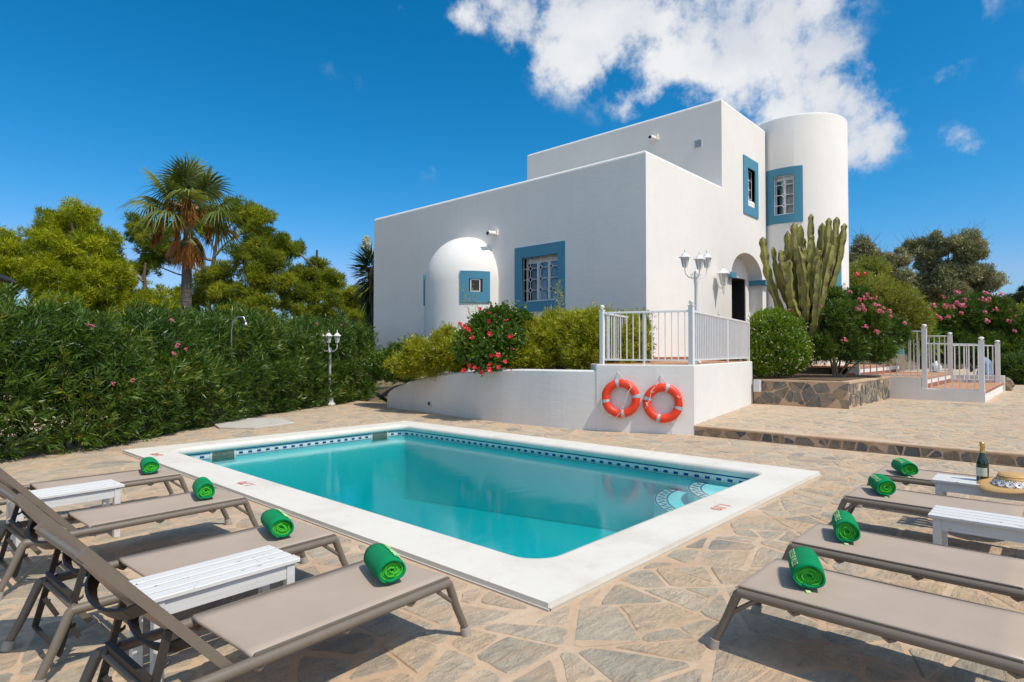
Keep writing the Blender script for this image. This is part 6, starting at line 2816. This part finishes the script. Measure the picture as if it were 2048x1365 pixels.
ga = 2.39996
for k in range(22):
    el = R(84 - 100 * (k / 21) ** 1.15)
    az = k * ga + rg.uniform(-0.2, 0.2)
    d = Vector((math.cos(az) * math.cos(el), math.sin(az) * math.cos(el), math.sin(el)))
    ln = 0.95 + 0.15 * rg.random()
    fan_frond(CT + Vector((0, 0, 0.22)), d, ln, 1.02, M['palm'], 'frond', palm, 100 + k, droop=0.12 + 0.65 * (k / 21) ** 1.5, tone_=0.35 + 0.35 * rg.random())
for k in range(13):
    az = k * 2 * math.pi / 13 + rg.uniform(-0.3, 0.3)
    el = R(-62 - rg.random() * 15)
    d = Vector((math.cos(az) * math.cos(el), math.sin(az) * math.cos(el), math.sin(el)))
    o = fan_frond(CT + Vector((0, 0, -0.05 - 0.3 * rg.random())), d, 0.4 + 0.3 * rg.random(), 0.62, M['dead_palm'] if k % 4 else M['palm'], 'dead_frond', palm, 200 + k, segs_=22, spread=0.9, droop=0.5, tone_=0.3)
# rusty fruit stalks that arch out and hang
for k in range(24):
    az = k * 2.1 + rg.uniform(-0.3, 0.3)
    rad = rg.uniform(0.45, 1.45)
    out_ = Vector((math.cos(az), math.sin(az), 0))
    o0 = CT + Vector((0, 0, 0.25))
    e = CT + out_ * rad + Vector((0, 0, rg.uniform(-0.45, 0.25)))
    mid = o0.lerp(e, 0.55) + Vector((0, 0, 0.35))
    mb = MB(PB)
    mb.tube([o0, mid, e, e + Vector((0, 0, -0.25))], [0.014, 0.011, 0.008, 0.005], 5, caps=False)
    tn = [0.9] * len(mb.f)
    for j in range(150):
        s0 = rg.random()
        base_ = mid.lerp(e, s0) if s0 < 0.35 else e + Vector((0, 0, -0.45 * (s0 - 0.3)))
        dd = Vector((rg.gauss(0, 0.5), rg.gauss(0, 0.5), -1 - rg.random())).normalized()
        ln = rg.uniform(0.08, 0.30)
        sd = dd.orthogonal().normalized() * rg.uniform(0.012, 0.026)
        p2 = base_ + dd * ln
        mb.add([base_ + sd, p2 + sd * 0.3, p2 - sd * 0.3, base_ - sd], [(0, 1, 2, 3)])
        tn.append(rg.uniform(0.0, 0.8))
    mb.build('fruit_stalk', M['dead_palm'], palm, tone=tn)

# ---------------------------------------------------------------- yucca behind the villa
YB = (13.841, 20.123, 1.107)
yc = empty('yucca', YB, 'tall dark yucca with drooping sword leaves and a cream flower plume beside the villa', 'yucca')
YC = Vector((13.777, 20.193, 4.851))
tubes('trunk', [([Vector(YB), Vector(YB).lerp(YC, 0.5) + Vector((0.05, 0, 0)), YC], [0.16, 0.13, 0.12])], M['bark'], yc, 10, YB)
n = 620
u = RG.random(n)
el = np.radians(70 - 155 * u ** 0.75)
az = RG.random(n) * 2 * np.pi
Dv = np.stack([np.cos(az) * np.cos(el), np.sin(az) * np.cos(el), np.sin(el)], 1)
P = np.array(YC)[None, :] + np.stack([0 * u, 0 * u, 0.25 - 2.1 * u ** 1.6], 1)
fast_mesh('leaves', loc(quads_from(P, Dv, 0.72 + 0.3 * RG.random(n), np.full(n, 0.05), 0.15, 0.15), YB), 4, M['yucca'], RG.random(n), yc)
n = 420
FC = Vector((13.668, 20.312, 5.702))
h = RG.random(n)
rad = 0.20 * np.sin(np.pi * np.clip(h, 0.05, 0.97)) ** 0.7
az = RG.random(n) * 2 * np.pi
P = np.array(FC)[None, :] + np.stack([np.cos(az) * rad * RG.random(n) ** .5, np.sin(az) * rad * RG.random(n) ** .5, (h - 0.42) * 0.72], 1)
fast_mesh('flower_plume', loc(quads_from(P, unit(rand_dirs(n) + np.array([0, 0, -0.5])), np.full(n, 0.085), np.full(n, 0.055)), YB), 4, M['cream'], RG.random(n), yc)

# ---------------------------------------------------------------- planting against the villa
def B(c, rx, ry=None, rz=None):
    ry = rx if ry is None else ry
    rz = rx if rz is None else rz
    return (c[0], c[1], c[2], rx, ry, rz)


bam = [B((9.797, 12.992, 1.104), .36, .40, .34), B((9.477, 11.861, 1.500), .36, .4, .36), B((9.845, 11.162, 1.806), .34, .4, .34), B((9.368, 11.979, 1.128), .36, .45, .36), B((9.474, 11.567, 1.292), .38, .45, .38), B((9.591, 11.144, 1.464), .42, .5, .42), B((9.784, 10.785, 1.500), .45, .5, .45)]
shrub('bamboo_shrub', 'low yellow green bamboo left of the red hibiscus, spilling over the curved wall', 'shrub', bam, M['bamboo'], 2900, 13, 0.12, 0.016, 0.26, (9.664, 11.509, 0.971), 'bamboo shrubs along the villa', up=0.6, th1=1.5)
bam2 = [B((10.375, 9.104, 1.956), .40, .45, .42), B((9.925, 8.856, 1.445), .45, .4, .45), B((10.680, 8.475, 2.118), .40, .4, .34), B((10.735, 7.823, 2.100), .36, .4, .34), B((10.743, 7.370, 1.980), .34, .4, .5), B((10.338, 8.848, 1.669), .42, .5, .50), B((10.407, 8.329, 1.775), .42, .5, .55), B((10.463, 7.824, 1.822), .42, .5, .55), B((10.470, 7.372, 1.846), .40, .4, .55), B((10.181, 8.427, 1.391), .36, .4, .36), B((10.246, 7.469, 1.427), .36, .4, .36)]
shrub('bamboo_shrub', 'dense yellow green bamboo between the red hibiscus and the deck railing', 'shrub', bam2, M['bamboo'], 4600, 13, 0.12, 0.016, 0.26, (10.360, 8.084, 1.143), 'bamboo shrubs along the villa', up=0.5, th1=1.5)
bam3 = [B((10.972, 7.269, 1.984), .3, .35, .4), B((11.448, 7.193, 2.050), .3, .35, .35), B((11.934, 7.107, 2.118), .26, .3, .3), B((10.959, 7.135, 1.767), .36, .4, .55), B((11.370, 6.982, 1.749), .34, .4, .52), B((11.707, 6.911, 1.665), .22, .3, .42), B((10.980, 6.963, 1.394), .32, .3, .32)]
shrub('bamboo_shrub', 'yellow green bamboo seen through the bars of the deck railing', 'shrub', bam3, M['bamboo'], 2300, 13, 0.12, 0.016, 0.26, (11.188, 7.033, 1.146), 'bamboo shrubs along the villa', up=0.5, th1=1.5)


def wisp(c_px_base, tip, n_leaf, seed, label, n_shoots=5, spread=0.16, grp='tall thin bamboo shoots'):
    rg = random.Random(seed)
    b0_, t0_ = Vector(c_px_base), Vector(tip)
    root = empty('bamboo_shoot', tuple(b0_), label, 'bamboo', grp)
    segs, P, A = [], [], []
    for i in range(n_shoots):
        t1 = t0_ + Vector((rg.uniform(-1, 1) * spread, rg.uniform(-1, 1) * spread, rg.uniform(-0.35, 0.1)))
        pts, rr_ = limb(b0_ + Vector((rg.uniform(-.06, .06), rg.uniform(-.06, .06), 0)), t1, 0.005, 0.002, 0.06, 7, rg)
        segs.append((pts, rr_))
        for j in range(n_leaf):
            t = rg.uniform(0.35, 1.0) * 7
            k = min(6, int(t))
            p = pts[k].lerp(pts[k + 1], t - k)
            P.append(tuple(p + Vector((rg.gauss(0, .035), rg.gauss(0, .035), rg.gauss(0, .02)))))
            A.append((rg.gauss(0, 1), rg.gauss(0, 1), rg.gauss(0.5, 0.6)))
    tubes('canes', segs, M['pale_bark'], root, 5, tuple(b0_))
    P, A = np.array(P), unit(np.array(A))
    fast_mesh('foliage', loc(quads_from(P, A, 0.07 + 0.05 * RG.random(len(P)), np.full(len(P), 0.011), 0.1, 0.2), tuple(b0_)), 4, M['bamboo'], 0.35 + 0.65 * RG.random(len(P)), root)
    return root


wisp((9.822, 10.004, 1.674), (9.786, 10.339, 3.205), 26, 1, 'thin bamboo shoot in front of the small bay window', 6, 0.20)
wisp((10.070, 9.289, 1.670), (10.217, 9.425, 2.708), 30, 2, 'thin bamboo shoot rising between bay and main window', 6, 0.15)
wisp((10.440, 8.145, 1.773), (10.505, 8.222, 3.075), 32, 3, 'thin bamboo shoot before the right side of the main window', 7, 0.14)
wisp((10.577, 7.551, 1.873), (10.636, 7.487, 2.621), 22, 4, 'thin bamboo shoot just left of the deck railing', 5, 0.12)

hib = [B((9.731, 9.511, 2.006), .62, .5, .48), B((9.363, 9.616, 1.666), .55, .5, .45), B((9.739, 9.058, 1.665), .55, .5, .48), B((9.917, 9.456, 2.236), .40, .4, .35), B((10.223, 9.122, 2.236), .30, .3, .25), B((9.300, 9.241, 1.392), .50, .4, .34)]
hb_root = shrub('hibiscus_bush', 'round glossy hibiscus bush dotted with red flowers against the bay', 'hibiscus', hib, M['hibiscus'], 2400, 9, 0.075, 0.046, 0.18, (9.516, 9.301, 1.094), up=0.35, th1=1.6)
fpx = [((9.330, 9.505, 2.457)), ((9.464, 9.359, 2.347)), ((9.375, 9.456, 2.369)), ((9.538, 9.277, 2.303)), ((9.250, 9.147, 2.167)), ((9.033, 9.829, 2.127)), ((8.953, 9.472, 1.984)), ((8.970, 9.601, 2.052)), ((9.115, 8.999, 1.891)), ((8.927, 9.352, 1.809)), ((9.416, 8.671, 1.828)), ((9.651, 9.006, 2.199)), ((9.093, 8.727, 1.438)), ((8.754, 9.245, 1.227)), ((8.797, 9.124, 1.176)), ((8.854, 9.062, 1.166)), ((8.973, 8.858, 1.240)), ((8.895, 8.795, 1.139)), ((9.064, 8.685, 1.189)), ((8.784, 8.917, 1.087)), ((8.676, 9.330, 1.112)), ((9.209, 8.452, 1.170)), ((9.191, 8.620, 1.302)), ((8.994, 8.835, 1.427))]
put_flowers(hb_root, reds, fpx, [TOCAM + 0.5 * RG.normal(size=3) for _ in fpx], 'flower', 0.85, 1.25)
ppx = [((9.025, 9.393, 1.930)), ((9.307, 8.642, 1.605)), ((9.385, 8.557, 1.584)), ((9.285, 8.665, 1.437)), ((9.101, 8.866, 1.448)), ((8.973, 9.747, 1.915))]
bud = [floret_mesh('hibiscus_bud', M['pink'], 3, 0.035, 1, 0, 9, 1.6)]
put_flowers(hb_root, bud, ppx, [(-.3, -.2, -1)] * 6, 'bud', 0.8, 1.1)

shb = [B((10.077, 14.166, 1.079), .42, .4, .5), B((10.055, 13.006, 1.099), .42, .4, .4), B((10.163, 13.480, 1.404), .42, .4, .38), B((10.548, 13.356, 1.569), .36, .4, .34), B((9.858, 13.517, 1.161), .40, .4, .40), B((9.797, 12.992, 0.972), .40, .4, .34)]
shrub('citrus_bush', 'small leafy dark green bush between the hedge end and the villa wall', 'bush', shb, M['hibiscus'], 2200, 9, 0.075, 0.035, 0.2, (10.088, 13.266, 0.728), up=0.5, th1=1.5)
lf = [B((12.313, 7.138, 1.672), .22, .3, .45), B((12.143, 7.322, 2.247), .20, .2, .22)]

# ---------------------------------------------------------------- planter: jasmine, cactus, oleander
jas = [B((16.375, 5.665, 1.697), .72, .72, .74), B((16.454, 5.727, 2.228), .60, .6, .45), B((16.927, 5.506, 1.567), .62, .6, .66), B((16.196, 5.860, 1.500), .55, .55, .6), B((16.885, 5.552, 2.103), .55, .5, .42)]
jr = shrub('jasmine_bush', 'clipped round bright green bush sprinkled with small cream flowers at the end of the planter', 'bush', jas, M['jasmine'], 5200, 8, 0.062, 0.024, 0.13, (16.612, 5.702, 0.822), up=1.1, depth=0.16, th1=1.0, inside=0.9, loose=0.2, loose_by=0.10)
P, N, kk, s = blob_surface([(b[0], b[1], b[2], b[3] * 1.09, b[4] * 1.09, b[5] * 1.09) for b in jas], 900, 0.05, 0.97)
sel = (P[:, 2] < jas[0][2] + 0.75) & (RG.random(len(P)) < 0.62)
P, N = P[sel], N[sel]
V = []
for i in range(4):
    V.append(quads_from(P + RG.normal(size=P.shape) * 0.012, unit(N + 0.8 * RG.normal(size=P.shape)), np.full(len(P), 0.03), np.full(len(P), 0.022)))
o = fast_mesh('small_flowers', loc(np.concatenate(V), tuple(jr.location)), 4, M['cream'], RG.random(len(P) * 4), jr)
tag(o, kind='stuff')

CB = Vector((18.092, 5.419, 1.079))
cac = empty('candelabra_cactus', tuple(CB), 'huge many armed candelabra cactus rising from the stone planter before the tower', 'cactus')
rgc = random.Random(8)


def cactus_arm(path_, r):
    n = 12
    P_ = []
    # resample finely so that the ribs can bulge along the arm
    pts = [Vector(p) for p in path_]
    m = 34
    for i in range(m + 1):
        t = i / m * (len(pts) - 1)
        k = min(len(pts) - 2, int(t))
        f = t - k
        a = pts[max(0, k - 1)]
        d = pts[min(len(pts) - 1, k + 2)]
        b, c = pts[k], pts[k + 1]
        P_.append(0.5 * ((2 * b) + (c - a) * f + (2 * a - 5 * b + 4 * c - d) * f * f + (3 * b - a - 3 * c + d) * f ** 3))
    tw0 = rgc.uniform(0, 1.5)
    vs, fs, tn = [], [], []
    bumps = rgc.uniform(8, 12)
    for i, p in enumerate(P_):
        d = (P_[min(m, i + 1)] - P_[max(0, i - 1)]).normalized()
        sx = d.cross(Vector((0.3, 1, 0.1))).normalized()
        sy = d.cross(sx)
        t = i / m
        rad = r * 0.84 * (0.80 + 0.30 * min(1, t * 4)) * (1 + 0.20 * math.sin(bumps * t * 2 * math.pi)) * rgc.uniform(0.93, 1.07)
        if t > 0.9: rad *= math.sqrt(max(0.02, 1 - ((t - 0.9) / 0.1) ** 2))
        for j in range(n):
            a = tw0 + 2 * math.pi * j / n
            q = (1.15 * rgc.uniform(0.94, 1.06)) if j % 3 == 0 else 0.62
            if j % 3 == 0: a += 0.0
            else: a += 0.16 * (1 if j % 3 == 1 else -1) * -1
            vs.append(p + (sx * math.cos(a) + sy * math.sin(a)) * rad * q)
    for i in range(m):
        for j in range(n):
            fs.append((i * n + j, i * n + (j + 1) % n, (i + 1) * n + (j + 1) % n, (i + 1) * n + j))
            tn.append((0.85 if rgc.random() < 0.22 else 0.1 * rgc.random()) if j % 3 in (0, 2) else 0.0)
    fs.append(tuple(m * n + j for j in range(n)))
    tn.append(0.3)
    MB(CB).add(vs, fs).build('arm', M['cactus'], cac, tone=tn)


CARMS = [
    ((17.648, 5.608, 1.569), (17.334, 5.802, 2.605), (16.986, 6.034, 3.700), (16.898, 6.130, 4.679), 0.095),
    ((18.030, 5.635, 1.571), (17.817, 5.719, 2.695), (17.490, 5.928, 3.529), (17.401, 6.026, 4.456), 0.085),
    ((17.789, 5.454, 1.569), (17.368, 5.470, 2.797), (17.084, 5.631, 3.741), (17.032, 5.688, 4.259), 0.10),
    ((18.337, 5.595, 1.571), (18.249, 5.692, 3.003), (18.120, 5.833, 4.008), (18.096, 5.859, 4.986), 0.09),
    ((17.739, 5.361, 1.569), (17.479, 5.348, 2.934), (17.306, 5.389, 4.014), (17.275, 5.422, 5.023), 0.105),
    ((18.095, 5.416, 1.570), (17.979, 5.395, 2.968), (17.929, 5.450, 4.090), (17.925, 5.453, 5.074), 0.105),
    ((18.541, 5.521, 1.716), (18.802, 5.533, 3.029), (18.956, 5.513, 4.213), (18.984, 5.482, 5.568), 0.095),
    ((17.651, 5.308, 1.569), (17.373, 5.167, 2.376), (17.219, 5.188, 3.445), (17.116, 5.301, 4.360), 0.11),
    ((17.920, 5.311, 1.569), (17.769, 5.180, 2.667), (17.687, 5.121, 3.755), (17.712, 5.094, 4.715), 0.115),
    ((18.278, 5.364, 1.571), (18.419, 5.210, 2.702), (18.503, 5.119, 3.837), (18.559, 5.057, 5.174), 0.105),
    ((17.976, 5.250, 1.569), (17.956, 4.976, 2.805), (17.965, 4.818, 3.892), (18.029, 4.748, 5.182), 0.10),
    ((18.511, 5.406, 1.571), (18.870, 5.162, 3.012), (19.172, 4.980, 4.182), (19.279, 4.864, 5.434), 0.10),
    ((18.209, 5.291, 1.570), (18.374, 4.963, 2.828), (18.628, 4.687, 3.950), (18.759, 4.544, 5.117), 0.095),
    ((17.618, 5.196, 1.568), (17.485, 4.898, 2.505), (17.491, 4.743, 3.433), (17.641, 4.579, 4.369), 0.105),
    ((18.588, 5.617, 1.572), (18.729, 5.760, 2.745), (18.580, 6.071, 3.489), (18.476, 6.184, 4.524), 0.09),
    ((17.475, 5.204, 1.568), (17.196, 4.917, 2.228), (17.147, 4.823, 3.013), (17.206, 4.758, 3.937), 0.105),
    ((17.421, 5.264, 1.703), (17.016, 5.261, 2.365), (16.771, 5.380, 3.023), (16.759, 5.394, 3.952), 0.10),
]
for i in range(15):
    a, b = rgc.choice(CARMS[:17]), rgc.choice(CARMS[:17])
    t = rgc.uniform(0.3, 0.7)
    q = [tuple(Vector(a[k]).lerp(Vector(b[k]), t) + Vector((rgc.uniform(-.12, .12), rgc.uniform(-.12, .12), rgc.uniform(-0.1, 0.0) * k))) for k in range(4)]
    q[3] = tuple(Vector(q[2]).lerp(Vector(q[3]), rgc.uniform(0.45, 0.9)))
    CARMS.append((q[0], q[1], q[2], q[3], rgc.uniform(0.07, 0.09)))
for a in CARMS:
    cactus_arm([CB + Vector((rgc.uniform(-.1, .1), rgc.uniform(-.1, .1), 0))] + list(a[:4]), a[4])

ole = [B((17.814, 5.131, 2.392), .48, .5, .45), B((17.947, 4.541, 2.376), .62, .6, .55), B((18.675, 4.043, 2.387), .58, .6, .5), B((19.481, 3.608, 2.056), .50, .5, .42), B((17.624, 4.894, 1.702), .50, .5, .42), B((18.059, 4.272, 1.674), .60, .5, .42), B((18.757, 3.805, 1.636), .50, .5, .38), B((18.104, 5.406, 2.977), .32, .3, .34), B((18.408, 4.779, 2.960), .40, .4, .36), B((18.877, 4.266, 2.960), .40, .4, .36)]
ol = shrub('oleander_bush', 'spreading pink flowered oleander in the stone planter beside the cactus', 'oleander', ole, M['oleander'], 2900, 14, 0.15, 0.020, 0.28, (18.019, 4.611, 0.796), up=0.5, th1=1.2, bark='pale_bark', sr=0.028)
pk = [(1632,612),(1700,592),(1712,598),(1722,600),(1714,620),(1724,616),(1748,600),(1752,612),(1762,618),(1768,625),(1775,620),(1778,630),(1745,618),(1730,655),(1754,665),(1808,646),(1720,700),(1580,622),(1640,648)]
PK1 = [(17.235, 4.875, 2.731), (17.315, 4.787, 2.731), (18.199, 3.970, 2.939), (18.272, 3.891, 3.032), (18.325, 3.833, 2.926), (18.406, 3.744, 2.952), (18.127, 4.049, 2.899), (17.864, 4.040, 2.644), (17.945, 3.952, 2.723), (17.989, 3.904, 2.618), (18.176, 3.699, 2.737), (18.238, 3.632, 2.723), (18.228, 3.642, 2.592), (18.290, 3.575, 2.565), (18.318, 3.545, 2.658), (18.433, 3.419, 2.579), (18.565, 3.422, 2.453), (17.663, 3.815, 2.158), (17.977, 3.620, 2.032), (19.049, 3.190, 2.277), (17.286, 4.226, 1.822), (17.065, 5.504, 2.619), (18.180, 4.287, 3.119)]
put_flowers(ol, pinks, PK1, [TOCAM + 0.4 * RG.normal(size=3) for _ in PK1], 'bloom', 0.85, 1.3)

# ---------------------------------------------------------------- right background
btl = [B((24.540, 5.784, 3.959), .8, .8, .7), B((24.520, 5.065, 3.546), .95, .9, .8), B((25.059, 4.477, 3.190), .95, .9, .8), B((25.605, 5.361, 4.575), .7, .7, .5), B((25.415, 4.089, 2.656), .8, .8, .7), B((24.465, 4.681, 2.289), .9, .8, .7), B((23.976, 5.659, 3.012), .8, .8, .8)]
bk = shrub('bottlebrush_bush', 'tall olive green bush behind the cactus with two red bottlebrush flowers', 'bush', btl, M['bottlebrush'], 3400, 12, 0.13, 0.022, 0.35, (24.621, 4.955, 0.914), up=0.45, th1=1.2)
put_flowers(bk, [floret_mesh('red_bloom', M['red'], 8, 0.035, 5, 0.05, 3)], [(23.467, 5.326, 4.217), (23.654, 5.122, 4.217), (23.502, 5.288, 4.165)], [TOCAM] * 3, 'flower', 0.9, 1.2)

ol2 = [B((33.959, 4.386, 3.005), .85, .9, .8), B((34.743, 3.530, 3.191), 1.1, 1, .95), B((35.682, 2.505, 3.237), 1.1, 1, .9), B((34.094, 3.942, 1.845), 1.1, 1, .9), B((35.102, 2.842, 1.730), 1.15, 1, .9), B((36.223, 1.915, 2.542), .9, .9, .9), B((35.721, 3.055, 3.779), .7, .7, .5), B((33.558, 4.823, 1.847), .8, .8, .9), B((35.618, 1.983, 1.500), .9, .8, .8)]
o2 = shrub('oleander_bush', 'large oleander covered in pink blooms behind the white stepped railings', 'oleander', ol2, M['oleander'], 4200, 12, 0.20, 0.034, 0.38, (35.032, 3.215, 0.645), up=0.55, th1=1.2)
PK2 = [(32.616, 4.371, 3.577), (32.479, 4.521, 3.443), (32.373, 4.636, 3.399), (32.856, 3.961, 3.547), (32.977, 3.829, 3.614), (33.081, 3.716, 3.503), (33.203, 3.582, 3.703), (33.307, 3.469, 3.592), (33.397, 3.370, 3.570), (32.490, 4.213, 3.096), (32.594, 4.099, 3.007), (32.834, 3.837, 3.052), (33.210, 3.427, 3.229), (33.809, 3.661, 4.221), (33.932, 3.527, 4.267), (34.541, 2.715, 4.189), (34.647, 2.599, 4.144), (34.209, 2.780, 3.900), (34.218, 2.623, 3.801), (34.309, 2.523, 3.891), (35.080, 2.274, 4.153), (35.203, 2.140, 4.108), (33.929, 2.642, 3.273), (34.245, 2.297, 3.407), (34.873, 1.908, 2.884), (35.227, 1.817, 3.368), (35.285, 1.754, 3.097), (33.970, 2.597, 2.874), (34.934, 1.693, 2.434), (33.409, 4.098, 3.994), (33.833, 3.339, 3.863)]
put_flowers(o2, pinks, PK2, [TOCAM + 0.4 * RG.normal(size=3) for _ in PK2], 'bloom', 1.6, 2.3)

shrub('light_green_bush', 'pale yellow green bush cut by the right edge of the view', 'bush', [B((39.316, 1.500, 2.864), 1.0, 1, 1.0), B((39.989, 0.766, 3.113), 1.3, 1.2, 1.3), B((38.812, 1.310, 1.622), 1.0, 1, .9)], M['bamboo'], 1700, 11, 0.18, 0.035, 0.4, (39.627, 1.160, 0.683), up=0.5)
shrub('low_bush', 'low dark oleander behind the paved terrace at the right edge', 'bush', [B((32.465, 1.576, 0.819), .8, .8, .7), B((33.093, 0.890, 0.881), .9, .8, .8), B((33.400, 2.036, 0.706), .6, .6, .5), B((33.724, 0.201, 1.190), 1.2, 1, 1.1)], M['oleander'], 1700, 12, 0.17, 0.028, 0.34, (32.737, 1.279, 0.200), up=0.6)
shrub('banana_clump', 'fresh green strap leaved plant behind the walkway railing', 'plant', [B((27.376, 4.168, 2.203), .28, .3, .3), B((27.565, 3.962, 1.785), .3, .3, .3)], M['jasmine'], 70, 6, 0.55, 0.07, 0.2, (27.494, 4.040, 0.930), up=0.5, inner=0)


def olive_tree(label, blobs, trunk, n, seed, twig=True):
    rg = random.Random(seed)
    base = tuple(trunk)
    root = empty('olive_tree', base, label, 'tree', 'grey green trees behind the terrace')
    small = []
    for b in blobs:
        for i in range(17):
            d = Vector((rg.gauss(0, 1), rg.gauss(0, 1), rg.gauss(0, 1))).normalized()
            q = Vector(b[:3]) + Vector((d.x * b[3], d.y * b[4], d.z * b[5])) * rg.uniform(0.2, 0.95)
            r_ = b[3] * rg.uniform(0.30, 0.55)
            small.append((q.x, q.y, q.z, r_, r_, r_ * 0.85))
    P, N, kk, s = blob_surface(small, n, 0.6, 0.6)
    A = unit(N + np.array([0, 0, 0.5]) + 0.6 * RG.normal(size=N.shape))
    q, t = shoots(P, A, 9, 0.13, 0.036, 0.30, th1=1.3)
    pt = np.tile(np.random.default_rng(seed).random(len(small))[kk] * 0.5, 9)
    fast_mesh('crown', loc(q, base), 4, M['olive'], np.clip(t * 0.6 + pt, 0, 1), root)
    cen = Vector(blobs[0][:3])
    segs = [limb(base, cen, 0.22, 0.10, 0.08, 7, rg)]
    for b in blobs:
        segs.append(limb(segs[0][0][3], b[:3], 0.09, 0.03, 0.1, 6, rg))
    for p in small:
        c = min(blobs, key=lambda b: (Vector(b[:3]) - Vector(p[:3])).length)
        segs.append(limb(c[:3], p[:3], 0.03, 0.008, 0.12, 4, rg))
    tubes('trunk', segs, M['bark'], root, 6, base)
    segs = []
    zt = max(b[2] for b in blobs)
    for p in small:
        if p[2] > zt - 0.9:
            for j in range(4):
                e = Vector(p[:3]) + Vector((rg.uniform(-1, 1), rg.uniform(-1, 1), rg.uniform(0.4, 1.4))) * p[3] * 1.5
                segs.append(limb(p[:3], e, 0.012, 0.004, 0.1, 4, rg))
    if segs: tubes('bare_twigs', segs, M['bark'], root, 4, base)
    return root


olive_tree('grey green tree nearest the tower, partly brown at its top', [B((37.461, 7.964, 6.010), 1.2), B((37.154, 8.299, 6.969), .9, .9, .8), B((38.194, 7.165, 5.188), 1.2), B((36.807, 8.678, 4.914), 1.3), B((38.297, 7.052, 6.558), .8)], (37.606, 7.806, 0.682), 9000, 1)
olive_tree('middle grey green tree behind the bottlebrush bush', [B((40.687, 5.924, 5.864), 1.3), B((40.699, 5.911, 7.277), .95), B((40.105, 6.559, 4.454), 1.2), B((41.246, 5.315, 4.454), 1.2)], (40.643, 5.972, 0.658), 8600, 2)
olive_tree('rightmost grey green tree with bare twigs sticking out of its crown', [B((40.788, 4.333, 6.284), 1.35), B((41.169, 3.918, 7.436), 1.0), B((40.429, 4.726, 7.381), .8), B((41.519, 3.536, 5.462), 1.05), B((40.589, 4.551, 4.641), 1.3), B((41.598, 3.450, 4.094), .8)], (40.792, 4.330, 0.682), 10500, 3)
